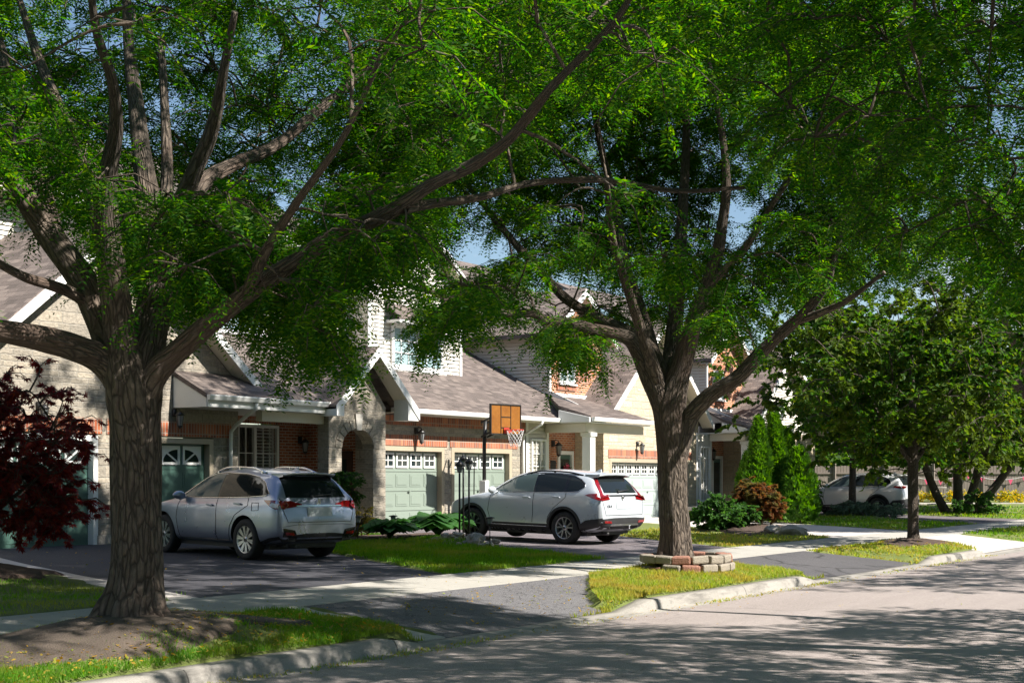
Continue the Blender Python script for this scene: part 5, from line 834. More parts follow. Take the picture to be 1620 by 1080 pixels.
# ------------------------------------------------------------------ houses
FY=23.5
def siding(mb,poly,plane,at,out,h=.115,m=0):
    """lapped boards over a convex polygon. plane 'y': poly (x,z) at y=at; plane 'x': poly (y,z) at x=at; out=+-1 outward sign"""
    z0=min(p[1] for p in poly); z1=max(p[1] for p in poly); z=z0
    def clip(P,zz,keep_above):
        o=[]
        for i in range(len(P)):
            a=P[i];b=P[(i+1)%len(P)]; ia=(a[1]>=zz-1e-9)==keep_above or abs(a[1]-zz)<1e-9; ib=(b[1]>=zz-1e-9)==keep_above or abs(b[1]-zz)<1e-9
            if ia: o.append(a)
            if ia!=ib and abs(b[1]-a[1])>1e-9: t=(zz-a[1])/(b[1]-a[1]); o.append((a[0]+(b[0]-a[0])*t,zz))
        return o
    while z<z1-1e-4:
        zt=min(z+h,z1); P=clip(clip(poly,z+.016,True),zt,False)
        if len(P)>=3:
            vs=[]
            for u,zz in P:
                e=at+out*(.004+.03*(1-(zz-z)/h)); vs.append((u,e,zz) if plane=='y' else (e,u,zz))
            b=[p for p in P if abs(p[1]-z-.016)<1e-6]; f=list(range(len(P)))
            mb.add(vs,[f if (plane=='y')==(out<0) else f[::-1]],m)
            if len(b)>=2:
                u0=min(p[0] for p in b);u1=max(p[0] for p in b); e=at+out*.0298
                zl=z+.016; q=[(u0,at,zl),(u1,at,zl),(u1,e,zl),(u0,e,zl)] if plane=='y' else [(at,u0,zl),(at,u1,zl),(e,u1,zl),(e,u0,zl)]
                mb.add(q,[(0,1,2,3)],m)
        z+=h
def roofslab(mb,pts,th=.11,m=0):
    """pts: polygon corners of the top surface, counter-clockwise from above"""
    n=len(pts); vs=list(pts)+[(x,y,z-th) for x,y,z in pts]
    mb.add(vs,[tuple(range(n)),tuple(range(n,2*n))[::-1]]+[(i,n+i,n+(i+1)%n,(i+1)%n) for i in range(n)],m)
def windowf(h,name,x0,x1,z0,z1,y,cols,rows,fm='white',gm='glass',fw=.07,div=1,sill=True,blind=None,arch=False):
    """sashes facing the street; frame 'name' with child 'pane'"""
    mb=MB(); yb=y+.05; yf=y-.03
    mb.box(x0,x0+fw,yf,yb,z0,z1); mb.box(x1-fw,x1,yf,yb,z0,z1); mb.box(x0+fw,x1-fw,yf,yb,z1-fw,z1); mb.box(x0+fw,x1-fw,yf,yb,z0,z0+fw)
    sw=(x1-x0)/div
    for i in range(1,div): mb.box(x0+sw*i-fw*.6,x0+sw*i+fw*.6,yf,yb,z0+fw,z1-fw)
    for i in range(div):
        a=x0+sw*i+fw*.9;b=x0+sw*(i+1)-fw*.9
        for k in range(1,cols): xx=a+(b-a)*k/cols; mb.box(xx-.011,xx+.011,y-.006,y+.02,z0+fw,z1-fw)
        for k in range(1,rows): zz=z0+fw+(z1-z0-2*fw)*k/rows; mb.box(a,b,y-.009,y+.018,zz-.011,zz+.011)
    if sill: mb.box(x0-.06,x1+.06,yf-.05,yb,z0-.06,z0-.002)
    f=mb.build(name,fm,h)
    p=MB(); p.box(x0+fw*.5,x1-fw*.5,y+.022,y+.03,z0+fw*.5,z1-fw*.5); p.build('pane','clear' if blind else gm,f)
    if blind:
        for (i,kind) in blind:
            b=MB(); a=x0+sw*i+fw;c=x0+sw*(i+1)-fw
            if kind=='shutter':
                b.box(a,a+.05,y+.09,y+.13,z0+fw,z1-fw);b.box(c-.05,c,y+.09,y+.13,z0+fw,z1-fw); z=z0+fw+.04
                while z<z1-fw-.05: b.add([(a+.05,y+.08,z),(c-.05,y+.08,z),(c-.05,y+.13,z+.055),(a+.05,y+.13,z+.055)],[(0,1,2,3)]); z+=.085
                b.build('shutter','blind',f)
            elif kind=='blind':
                z=z0+fw
                while z<z1-fw-.03: b.add([(a,y+.075,z),(c,y+.075,z),(c,y+.1,z+.045),(a,y+.1,z+.045)],[(0,1,2,3)]); z+=.046
                b.build('blind','blind',f)
        b=MB(); b.box(x0+fw*.6,x1-fw*.6,y+.2,y+.24,z0+fw*.5,z1-fw*.5); b.build('room_shade_sheet','glass',f)  # dark sheet just behind the glass, its colour stands for the unlit room
    return f
def garage(h,x0,x1,z0,z1,m,style='grid',nwin=4,frame='tan',rowh=None,fw=.12,y=FY):
    """sectional door set back in a frame; children: door_window"""
    mb=MB(); yb=y+.16; mb.box(x0,x1,yb,yb+.05,z0,z1); rows=4; hh=(z1-z0)/rows
    pc=8 if (x1-x0)<3.5 else 14
    for r in range(rows):
        a=z0+r*hh
        mb.box(x0,x1,yb-.014,yb-.001,a+hh-.03,a+hh-.008)
        if r==rows-1: continue
        w_=(x1-x0-.12)/(pc/2)
        for k in range(pc//2):
            xa=x0+.06+k*w_+.05; xb=xa+w_-.1; mb.box(xa,xb,yb-.01,yb-.001,a+.09,a+hh-.1); mb.box(xa+.05,xb-.05,yb-.019,yb-.0105,a+.14,a+hh-.15)
    if style=='grid': mb.box((x0+x1)/2-.05,(x0+x1)/2+.05,yb-.05,yb-.03,z0+hh*1.9,z0+hh*1.9+.03); mb.box((x0+x1)/2-.012,(x0+x1)/2+.012,yb-.05,yb-.002,z0+hh*1.86,z0+hh*1.98)
    d=mb.build('garage_door',m,h)
    a=z0+3*hh; ww=(x1-x0-.16)/nwin
    for k in range(nwin):
        xa=x0+.08+k*ww+.055; xb=xa+ww-.11; za=a+.08; zb=z1-.06; g=MB()
        g.box(xa,xb,yb-.008,yb-.001,za,zb,1)
        f_=.045
        for q in ((xa-.01,xa+f_,za,zb),(xb-f_,xb+.01,za,zb)): g.box(q[0],q[1],yb-.03,yb-.002,q[2]-.01,q[3]+.01)
        for q in ((za-.01,za+f_),(zb-f_,zb+.01)): g.box(xa+f_,xb-f_,yb-.03,yb-.002,q[0],q[1])
        if style=='grid':
            xm=(xa+xb)/2; zm=(za+zb)/2; g.box(xm-.014,xm+.014,yb-.025,yb-.009,za+f_,zb-f_); g.box(xa+f_,xb-f_,yb-.0235,yb-.0095,zm-.014,zm+.014)
        else:   # sunrise: white corner spandrels and spokes over a quarter fan
            left=k%2==0; cx=xb-f_ if left else xa+f_; sx=-1 if left else 1; W=(xb-xa)-2*f_; H_=(zb-za)-2*f_
            arc=[(cx+sx*W*math.cos(t),za+f_+H_*math.sin(t)*.92) for t in [i*math.pi/2/8 for i in range(9)]]
            corner=(cx+sx*W,za+f_+H_)
            for i in range(8): g.prism([arc[i],arc[i+1],(arc[i+1][0],corner[1]),(arc[i][0],corner[1])],'y',yb-.022,yb-.0095)
            g.bar((cx,yb-.016,za+f_),(cx+sx*W*.72,yb-.016,za+f_+H_*.66),.035,.012,0,(0,1,0))
        g.build('door_window',['white','glass'],d)
    f=MB(); f.box(x0-fw,x0,y-.012,yb+.05,z0,z1+fw); f.box(x1,x1+fw,y-.012,yb+.05,z0,z1+fw); f.box(x0,x1,y-.012,yb+.05,z1,z1+fw)
    f.build('door_frame',frame,h)
    return d
def lantern(h,x,y,z,s=1.0):
    mb=MB(); mb.lathe([(0,0),(.05*s,0),(.055*s,.16*s),(0,.17*s)],(x,y-.03,z-.08*s),10); mb.tube([(x,y-.02,z),(x,y-.1*s,z+.1*s),(x,y-.2*s,z+.06*s),(x,y-.2*s,z-.0*s)],.012*s,6)
    c=(x,y-.2*s,z-.02*s)
    mb.lathe([(0,.06*s),(.02*s,.05*s),(.11*s,-.03*s),(.1*s,-.045*s),(0,-.04*s)],c,8); mb.lathe([(.05*s,-.3*s),(.055*s,-.28*s),(.0,-.34*s)],c,8); mb.lathe([(.0,-.285*s),(.06*s,-.28*s),(.055*s,-.265*s),(0,-.265*s)],c,8)
    for i in range(6):
        a=i*math.pi/3; mb.bar((c[0]+.05*s*math.cos(a),c[1]+.05*s*math.sin(a),c[2]-.28*s),(c[0]+.09*s*math.cos(a),c[1]+.09*s*math.sin(a),c[2]-.04*s),.008*s,.008*s)
    l=mb.build('wall_lantern','black',h); g=MB(); g.lathe([(.045*s,-.27*s),(.082*s,-.05*s)],c,8); g.build('glass_shade','frost',l)
def gutter(h,x0,x1,y,z):
    mb=MB(); prof=[(y,z),(y-.03,z+.005),(y-.115,z+.005),(y-.12,z-.02),(y-.085,z-.11),(y-.0,z-.12)]
    mb.prism([(a,b) for a,b in prof],'x',x0,x1); return mb.build('gutter','white',h)
def gable(h,x0,x1,xr,ze,zr,y0,y1,th=.13,ov=.0,rake='white',back=None):
    """front facing gable roof: eaves x0,x1 at ze, ridge xr at zr, from y0 (front) to y1"""
    mb=MB(); roofslab(mb,[(x0,y0,ze),(xr,y0,zr),(xr,y1,zr),(x0,y1,ze)],th); roofslab(mb,[(xr,y0,zr),(x1,y0,ze),(x1,y1,ze),(xr,y1,zr)],th)
    r=mb.build('roof','shingle',h)
    mb=MB(); w_=.24
    for a,b in (((x0,ze),(xr,zr)),((xr,zr),(x1,ze))):
        mb.prism([(a[0],a[1]-.03),(b[0],b[1]-.03),(b[0],b[1]-.03-w_),(a[0],a[1]-.03-w_)],'y',y0-.035,y0-.002)
    mb.build('rake_board',rake,h); 
    mb=MB()     # sloped soffit behind the rake
    for a,b in (((x0+.02,ze),(xr,zr)),((xr,zr),(x1-.02,ze))):
        mb.add([(a[0],y0,a[1]-.2),(b[0],y0,b[1]-.2),(b[0],y0+.45,b[1]-.2),(a[0],y0+.45,a[1]-.2)],[(0,1,2,3)])
    mb.build('soffit','cream',h); return r
def downspout(h,pts): 
    mb=MB(); mb.tube(pts,.045,8); mb.build('downspout','white',h)
def walls(h,name,m,fn): mb=MB(); fn(mb); return mb.build(name,m,h)
# ---- house with the triple gable, left
A=thing('townhouse',(20.3,23.5,.4),'stone house with green sunrise window garage doors, arched stone entry and recessed brick porch','house','townhouses along the street')
def f(mb):
    for a,b in ((16.6,17.18),(19.9,20.24),(23.2,24.0)): mb.box(a,b,FY,FY+.35,.3,2.72)
    mb.prism([(16.6,2.72),(24.0,2.72),(24.0,4.0),(20.3,7.02),(16.6,4.0)],'y',FY,FY+.35)
    mb.box(23.7,24.0,FY+.35,25.0,.3,4.0); mb.box(16.6,16.9,FY+.35,30,.3,4.0)
walls(A,'stone_wall','stone',f)
for q in ((19.88,20.26),(23.22,24.02)): walls(A,'plinth','boulder',lambda mb:mb.box(q[0],q[1],FY-.02,FY-.002,.3,.62))
garage(A,17.3,19.78,.43,2.58,'green','sun',4,'white',fw=.12); garage(A,20.36,23.08,.43,2.58,'green','sun',4,'tan',fw=.12)
walls(A,'brick_lintel','soldier',lambda mb:(mb.box(17.0,20.0,FY-.02,FY-.003,2.735,3.06),mb.box(20.12,23.75,FY-.02,FY-.003,2.735,3.06)))
lantern(A,22.0,FY,3.25,1.0); lantern(A,18.4,FY,3.25,1.0)
gable(A,16.15,24.45,20.3,3.86,7.26,23.05,31)
# upper storey behind the gable, at the far left
def f(mb): siding(mb,[(11,4),(20.9,4),(20.9,8.3),(11,8.3)],'y',27,-1)
walls(A,'siding_wall','siding',f)
walls(A,'upper_core','siding',lambda mb:mb.box(11,20.88,27.02,33,3,8.3))
mb=MB(); roofslab(mb,[(10.6,26.5,8.3),(21.3,26.5,8.3),(21.3,33,11.6),(10.6,33,11.6)],.14); mb.build('roof','shingle',A)
mb=MB(); mb.box(10.6,21.3,26.4,26.5,8.1,8.3); mb.box(10.6,21.3,26.5,26.99,8.1,8.14); mb.build('soffit','cream',A)
mb=MB(); mb.box(20.87,21.0,26.95,27.05,4,8.1); mb.build('corner_trim','white',A)
# porch roof between the gable and the arch
S_=.5
def pz(y,y0=22.45,z0=3.66): return z0+S_*(y-y0)
mb=MB(); roofslab(mb,[(21.95,22.45,3.66),(26.05,22.45,3.66),(26.05,22.98,pz(22.98)),(28.0,22.98,pz(22.98)),(28.0,26.4,pz(26.4)),(21.95,26.4,pz(26.4))],.1); mb.build('roof','shingle',A)
mb=MB(); mb.prism([(22.47,3.36),(23.48,3.36),(23.48,4.05),(22.47,3.55)],'x',21.98,22.0); mb.box(22.0,26.1,22.44,22.47,3.36,3.55); mb.box(22.0,26.14,22.47,25,3.36,3.38); mb.build('soffit','white',A)
gutter(A,21.97,26.1,22.44,3.62)
downspout(A,[(23.45,22.4,3.5),(23.45,22.42,3.38),(23.5,22.7,3.25),(23.62,23.2,3.02),(23.68,23.42,2.88),(23.68,23.42,2.6),(23.68,23.42,.45)])
walls(A,'porch_beam','cream',lambda mb:mb.box(24.0,26.14,22.75,22.95,3.12,3.355))
def f(mb):
    mb.box(24.0,25.2,25.0,25.25,.3,3.4); mb.box(25.2,27.02,25.0,25.25,.3,1.05); mb.box(25.2,27.02,25.0,25.25,3.2,3.4); mb.box(27.02,28.0,25.0,25.25,.3,3.4)
walls(A,'brick_wall','brick',f)
walls(A,'brick_lintel','soldier',lambda mb:mb.box(24.0,28.0,24.98,24.997,3.18,3.36))
windowf(A,'porch_window',25.25,26.97,1.1,3.15,25.0,3,3,'white','glass',.075,2,blind=[(1,'shutter')])
lantern(A,27.75,25.0,2.8,1.05)
mb=MB(); mb.box(28.02,28.95,25.0,25.06,.45,2.62); [mb.box(28.1+.42*i,28.44+.42*i,24.985,24.998,a,b) for i in range(2) for a,b in ((.6,1.4),(1.5,2.5))]; dr=mb.build('front_door','darkdoor',A)
mb=MB(); mb.lathe([(0,0),(.03,.0),(.03,.05),(0,.05)],(28.12,24.93,1.45),8,0,'y'); mb.build('handle','chrome',dr)
mb=MB(); mb.box(28.02,28.95,25.0,25.06,2.66,3.1); mb.build('transom','cream',A)
walls(A,'porch_slab','walk',lambda mb:(mb.box(24.05,28.3,22.5,25,.3,.52),mb.box(26.6,27.9,22.0,22.5,.3,.42)))
# arched stone portico
px0,px1=26.14,28.33; oa,ob=26.62,27.84; zc=2.55; ra=(ob-oa)/2
def f(mb):
    mb.box(px0,oa,22.6,22.95,.3,zc); mb.box(ob,px1,22.6,22.95,.3,zc)
    n=14; arc=[((oa+ob)/2-ra*math.cos(math.pi*i/n),zc+.48*math.sin(math.pi*i/n)) for i in range(n+1)]
    top=lambda x: 3.6+max(0,(1-abs(x-27.235)/1.1))*1.2
    mb.prism([(px0,zc),(oa,zc),(oa,top(oa)),(px0,top(px0))],'y',22.6,22.95); mb.prism([(ob,zc),(px1,zc),(px1,top(px1)),(ob,top(ob))],'y',22.6,22.95)
    for i in range(n):
        a,b=arc[i],arc[i+1]; 
        if a[0]<27.235<b[0]-1e-6 : mb.prism([a,b,(b[0],top(b[0])),(27.235,top(27.235)),(a[0],top(a[0]))],'y',22.6,22.95)
        else: mb.prism([a,b,(b[0],top(b[0])),(a[0],top(a[0]))],'y',22.6,22.95)
    mb.box(27.98,28.33,22.95,23.3,.3,3.5)
walls(A,'arch_wall','stone',f)
walls(A,'entry_wall','brick',lambda mb:mb.box(27.98,28.33,23.302,25.0,.3,3.5))
mb=MB(); mb.box(27.93,27.978,23.38,24.3,.5,2.5); dr=mb.build('front_door','darkdoor',A); mb=MB(); mb.box(27.915,27.929,23.55,24.12,1.2,2.3); mb.build('door_glass','glass',dr)
n=11
for i in range(n):
    if i==5: continue
    a0,a1=math.pi*(i+.06)/n,math.pi*(i+.94)/n; c0=(oa+ob)/2
    P=lambda a,k:(c0-(ra+k)*math.cos(a),zc+(.48+k)*math.sin(a))
    mb=MB(); mb.prism([P(a0,.005),P(a1,.005),P(a1,.25),P(a0,.25)],'y',22.575,22.598); mb.build('arch_stone','stone',A,bevel=.008)
mb=MB(); mb.prism([(27.14,3.0),(27.33,3.0),(27.37,3.4),(27.1,3.4)],'y',22.55,22.598); mb.build('keystone','walk',A)
mb=MB(); xr=27.48; x0,x1=25.85,29.1; ze,zr=3.56,5.08; y0,y1=22.12,25.6
roofslab(mb,[(x0,y0,ze),(xr,y0,zr),(xr,y1,zr),(x0,y1,ze)],.1); roofslab(mb,[(xr,y0,zr),(x1,y0,ze),(x1,y1,ze),(xr,y1,zr)],.1); mb.build('portico_roof','shingle',A)
mb=MB()
for a,b in (((x0,ze),(xr,zr)),((xr,zr),(x1,ze))): mb.prism([(a[0],a[1]-.02),(b[0],b[1]-.02),(b[0],b[1]-.26),(a[0],a[1]-.26)],'y',y0-.03,y0-.002)
mb.prism([(x0,ze-.26),(x0+.3,ze-.26),(x0+.3,ze+.05),(x0,ze-.05)],'y',y0-.001,y0+.47); mb.prism([(x1-.45,ze-.28),(x1,ze-.28),(x1,ze-.04),(x1-.45,ze+.28)],'y',y0-.001,y0+.46)
mb.build('rake_board','white',A)
mb=MB(); mb.add([(x0+.05,y0,ze-.14),(xr,y0,zr-.14),(xr,22.6,zr-.14),(x0+.05,22.6,ze-.14)],[(0,1,2,3)]); mb.add([(xr,y0,zr-.14),(x1-.05,y0,ze-.14),(x1-.05,22.6,ze-.14),(xr,22.6,zr-.14)],[(0,1,2,3)]); mb.build('soffit','cream',A)
# upper storey over the porch
def f(mb): siding(mb,[(21.2,5.2),(31.15,5.2),(31.15,8.2),(21.2,8.2)],'y',26.3,-1)
walls(A,'siding_wall','siding',f)
walls(A,'upper_core','siding',lambda mb:mb.box(21.25,31.1,26.32,33,3.6,8.2))
windowf(A,'upper_window',26.1,27.75,5.55,6.9,26.25,3,2,'white','paneblue',.09,2)
mb=MB(); mb.box(31.0,31.15,26.2,26.262,5.2,8.2); mb.build('corner_trim','white',A)
mb=MB(); roofslab(mb,[(20.6,25.8,8.2),(31.3,25.8,8.2),(31.3,32,11.3),(20.6,32,11.3)],.14); mb.build('roof','shingle',A)
mb=MB(); mb.box(20.6,31.3,25.7,25.8,8.0,8.22); mb.box(20.6,31.3,25.8,26.27,8.0,8.03); mb.build('soffit','white',A)
# ---- middle house: two sage garage doors under a long roof, siding dormer
B=thing('townhouse',(32.3,23.5,.45),'house with two sage garage doors under long brown roof and white siding dormer','house','townhouses along the street')
def f(mb):
    for a,b in ((28.335,29.22),(32.08,32.42),(35.5,36.25)): mb.box(a,b,FY,FY+.35,.3,2.67)
    mb.box(28.335,36.25,FY,FY+.35,2.67,3.56)
walls(B,'stone_wall','stone',f)
garage(B,29.35,31.95,.45,2.55,'sage','grid',4,'tan',fw=.12); garage(B,32.55,35.35,.45,2.55,'sage','grid',4,'tan',fw=.14)
walls(B,'brick_lintel','soldier',lambda mb:(mb.box(28.6,32.2,FY-.02,FY-.003,2.69,2.98),mb.box(32.34,35.8,FY-.02,FY-.003,2.69,2.98),mb.box(28.34,36.24,FY-.022,FY-.003,3.24,3.5)))
lantern(B,30.75,FY,3.1,1.05)
RZ=lambda y:3.68+S_*(y-22.9)
mb=MB(); roofslab(mb,[(28.7,22.9,3.68),(37.4,22.9,3.68),(39.25,24.75,RZ(24.75)),(39.25,29.5,RZ(29.5)),(28.7,29.5,RZ(29.5))],.1); mb.build('roof','shingle',B)
gutter(B,28.9,37.45,22.88,3.64)
mb=MB(); mb.box(28.9,37.45,22.88,23.48,3.5,3.53); mb.build('soffit','cream',B)
mb=MB(); mb.box(31.2,35.6,25.53,30,4.5,7.6); mb.prism([(31.2,7.6),(35.6,7.6),(33.4,9.2)],'y',25.53,30); mb.build('dormer_core','siding',B)
def f(mb): siding(mb,[(31.2,4.6),(35.6,4.6),(35.6,7.6),(33.4,9.2),(31.2,7.6)],'y',25.5,-1); siding(mb,[(25.5,4.6),(30,4.6),(30,7.6),(25.5,7.6)],'x',31.18,-1)
walls(B,'dormer_siding','siding',f)
mb=MB(); mb.box(31.12,31.24,25.44,25.472,4.7,7.6); mb.box(35.54,35.66,25.44,25.472,4.7,7.6); mb.build('corner_trim','white',B)
windowf(B,'dormer_window',32.15,34.6,5.0,6.25,25.42,3,3,'white','paneblue',.1,2)
mb=MB(); mb.box(32.0,34.75,25.36,25.46,4.62,4.93); mb.build('window_base','white',B)
mb=MB(); roofslab(mb,[(31.9,24.95,6.42),(34.85,24.95,6.42),(34.85,25.47,6.85),(31.9,25.47,6.85)],.07); mb.build('window_hood','shingle',B)
mb=MB(); mb.box(31.95,34.8,24.97,25.47,6.26,6.34); mb.build('hood_trim','white',B)
gable(B,30.8,36.0,33.4,7.42,9.42,25.1,31)
mb=MB(); roofslab(mb,[(29.2,28.6,7.3),(40.5,28.6,7.3),(40.5,33.5,9.9),(29.2,33.5,9.9)],.14); mb.build('main_roof','shingle',B)
walls(B,'upper_core','siding',lambda mb:mb.box(31.12,39.1,29.6,34,5,7.2))
# ---- two like houses on the right
def house_c(dx,label,buff,gablem):
    X=lambda x:x+dx
    h=thing('townhouse',(X(42),23.5,.4),label,'house','townhouses along the street')
    # window bay
    def f(mb): siding(mb,[(X(36.25),.4),(X(37.5),.4),(X(37.5),3.5),(X(36.25),3.5)],'y',FY,-1)
    walls(h,'bay_siding','siding',f); walls(h,'bay_core','siding',lambda mb:mb.box(X(36.26),X(37.49),FY+.02,24.6,.3,3.5))
    mb=MB(); mb.box(X(36.22),X(36.34),FY-.045,FY-.025,.4,3.5); mb.box(X(37.4),X(37.52),FY-.045,FY-.025,.4,3.5); mb.build('corner_trim','white',h)
    windowf(h,'bay_window',X(36.48),X(37.32),.95,3.02,FY-.06,3,5,'white','glass',.06,1,blind=[(0,'blind')])
    # entry
    def f(mb):
        mb.box(X(37.5),X(39.85),24.6,24.85,.3,3.5); mb.box(X(40.85),X(41.0),24.6,24.85,.3,3.5); mb.box(X(39.85),X(40.85),24.6,24.85,2.72,3.5)
        mb.box(X(37.5),X(37.7),FY+.02,24.6,.3,3.5)
    walls(h,'entry_wall',buff and 'brick_orange' or 'brick_orange',f)
    mb=MB(); mb.box(X(39.98),X(40.72),24.62,24.68,.5,2.6); d=mb.build('front_door','green',h)
    mb=MB(); mb.box(X(40.08),X(40.62),24.6,24.618,.75,2.45); mb.build('door_glass','glass',d)
    mb=MB(); mb.box(X(39.85),X(39.98),24.55,24.66,.5,2.72); mb.box(X(40.72),X(40.85),24.55,24.66,.5,2.72); mb.box(X(39.98),X(40.72),24.55,24.66,2.6,2.72); mb.build('door_frame','white',h)
    lantern(h,X(39.55),24.6,2.95,1.25)
    walls(h,'porch_slab','walk',lambda mb:mb.box(X(37.4),X(41),21.9,24.6,.3,.55))
    # porch roof
    zt=lambda y:3.7+.3*(y-21.75)
    mb=MB(); roofslab(mb,[(X(37.2),21.75,3.7),(X(41.1),21.75,3.7),(X(41.1),24.48,zt(24.48)),(X(39.1),24.48,zt(24.48)),(X(37.2),22.9,zt(22.9))],.09); mb.build('porch_roof','shingle',h)
    gutter(h,X(37.2),X(41.1),21.73,3.66)
    mb=MB(); mb.prism([(21.76,3.52),(22.85,3.52),(22.85,3.9),(21.76,3.66)],'x',X(37.1),X(37.19)); mb.box(X(37.2),X(41),21.76,24.5,3.5,3.53); mb.build('soffit','white',h)
    mb=MB(); mb.box(X(37.3),X(41.0),22.0,22.2,3.22,3.49); mb.box(X(37.3),X(37.5),22.2,23.45,3.22,3.49); mb.build('porch_beam','cream',h)
    mb=MB(); mb.box(X(37.5),X(37.8),21.95,22.25,.62,3.12); mb.box(X(37.45),X(37.85),21.9,22.3,.55,.75); mb.box(X(37.46),X(37.84),21.91,22.29,3.1,3.215); mb.build('porch_column','white',h,bevel=.01)
    # upper brick block
    walls(h,'upper_brick',('brick_orange'),lambda mb:(mb.box(X(39.2),X(42.6),24.5,24.8,4.45,6.65),mb.prism([(X(39.2),6.65),(X(42.6),6.65),(X(40.9),7.9)],'y',24.5,24.8)))
    walls(h,'upper_core','siding',lambda mb:mb.box(X(39.25),X(42.55),24.82,33,3.6,6.65))
    def f(mb): siding(mb,[(24.5,4.2),(33,4.2),(33,6.65),(24.5,6.65)],'x',X(39.2),-1)
    walls(h,'upper_siding','siding',f)
    mb=MB(); mb.box(X(39.14),X(39.24),24.44,24.497,4.4,6.65); mb.build('corner_trim','white',h)
    windowf(h,'upper_window',X(39.75),X(40.75),4.95,6.1,24.46,2,3,'white','paneblue',.08,2)
    walls(h,'brick_lintel','soldier',lambda mb:(mb.box(X(39.65),X(40.85),24.48,24.497,6.14,6.36),mb.box(X(39.65),X(40.85),24.45,24.497,4.72,4.88)))
    mb=MB(); mb.prism([(22.9,3.98),(24.45,3.98),(24.45,4.62),(24.3,4.62)],'x',X(39.05),X(39.1)); mb.box(X(39.1),X(42.6),24.4,24.48,4.42,4.6); mb.build('wall_flashing','white',h)
    gable(h,X(38.8),X(43.0),X(40.9),6.5,8.15,24.1,33)
    # gabled garage
    sm='stone_buff'
    def f(mb):
        mb.box(X(41),X(41.42),FY,FY+.35,.3,2.5); mb.box(X(47.36),X(48.1),FY,FY+.35,.3,2.5); mb.box(X(41),X(48.1),FY,FY+.35,2.5,4.0 if gablem!='siding' else 3.7)
        if gablem!='siding': mb.prism([(X(41),4.0),(X(48.1),4.0),(X(44.55),7.0)],'y',FY,FY+.35)
        mb.box(X(41),X(41.3),FY+.35,24.6,.3,4.0)
    walls(h,'stone_wall',sm,f)
    if gablem=='siding':
        def f(mb): siding(mb,[(X(41),3.7),(X(48.1),3.7),(X(48.1),4.0),(X(44.55),7.0),(X(41),4.0)],'y',FY+.05,-1)
        walls(h,'gable_siding','siding',f)
    garage(h,X(41.55),X(47.2),.42,2.36,'mint','grid',10,'tan',fw=.13)
    walls(h,'brick_lintel','soldier',lambda mb:mb.box(X(41.3),X(47.5),FY-.02,FY-.003,2.5,2.78))
    lantern(h,X(43.3),FY,3.0,1.05)
    gable(h,X(40.65),X(48.45),X(44.55),3.9,7.28,23.05,32)
    walls(h,'upper_core','siding',lambda mb:mb.box(X(42.7),X(48.2),29,34,3,8)); mb=MB(); roofslab(mb,[(X(42.4),28.4,8),(X(48.6),28.4,8),(X(48.6),33.5,10.6),(X(42.4),33.5,10.6)],.14); mb.build('main_roof','shingle',h)
    return h
HC=house_c(0,'buff stone gabled house with pale mint garage door and wreath on the front door',True,'stone')
HD=house_c(11.65,'end house with white siding gable half hidden behind cedars',True,'siding')
# downspout of the middle house
downspout(B,[(36.15,22.82,3.54),(36.15,22.86,3.44),(36.1,23.15,3.28),(36.0,23.4,3.12),(36.0,23.42,2.9),(36.0,23.42,.45)])
# stone step and mailbox, wreath, potted plant, railing
t=thing('wreath',(40.35,24.56,1.75),'green wreath with bright pink flowers on the front door','wreath'); 
P=[];D=[]
for i in range(420):
    a=random.uniform(0,6.283); r=.25+random.gauss(0,.045); P.append((40.35+r*math.cos(a),24.55+random.gauss(-.03,.025),1.75+r*1.25*math.sin(a))); D.append((math.cos(a)+random.gauss(0,.6),random.gauss(-.4,.4),math.sin(a)+random.gauss(0,.6)))
npmesh('foliage',broad(np.array(P),np.array(D),.1),4,'shrub',t,(40.35,24.56,1.75))
P=[];D=[]
for i in range(120):
    a=random.uniform(1.2,3.6); r=.2+random.gauss(0,.06); P.append((40.33+r*math.cos(a),24.50+random.gauss(0,.02),1.85+r*1.2*math.sin(a))); D.append((random.gauss(0,1),random.gauss(-.4,.4),random.gauss(0,1)))
npmesh('flowers',broad(np.array(P),np.array(D),.11,.5),4,'pink',t,(40.35,24.56,1.75))
def mailbox(x,z):
    mb=MB(); mb.box(x-.2,x+.2,24.45,24.58,z,z+.26); mb.prism([(x-.22,z+.26),(x+.22,z+.26),(x+.12,z+.38),(x-.12,z+.38)],'y',24.42,24.585); mb.prism([(x-.14,z-.06),(x+.14,z-.06),(x+.2,z-.002),(x-.2,z-.002)],'y',24.47,24.58)
    o=mb.build('mailbox','black',None,origin=(x,24.59,z),bevel=.012); tag(o,'black wall mailbox on the orange brick below the lantern','mailbox')
mailbox(39.35,2.02)
t=thing('block_planter',(43.9,21.2,.4),'low pale block step stacked in front of the mint garage door','step')
mb=MB(); mb.box(42.9,44.8,21.2,21.6,.4,.74); mb.build('base_course','blockred',t,bevel=.02); mb=MB(); mb.box(42.8,44.9,21.15,21.65,.745,.85); mb.build('cap','walk',t,bevel=.015)
t=thing('porch_railing',(50.4,21.9,.55),'white picket railing on the end house porch','railing')
mb=MB(); mb.box(49.5,52.3,21.95,22.02,1.35,1.42); mb.box(49.5,52.3,21.95,22.02,.7,.76); mb.build('rails','white',t)
mb=MB(); [mb.box(49.6+.18*i,49.64+.18*i,21.965,22.005,.765,1.345) for i in range(15)]; mb.build('pickets','white',t)
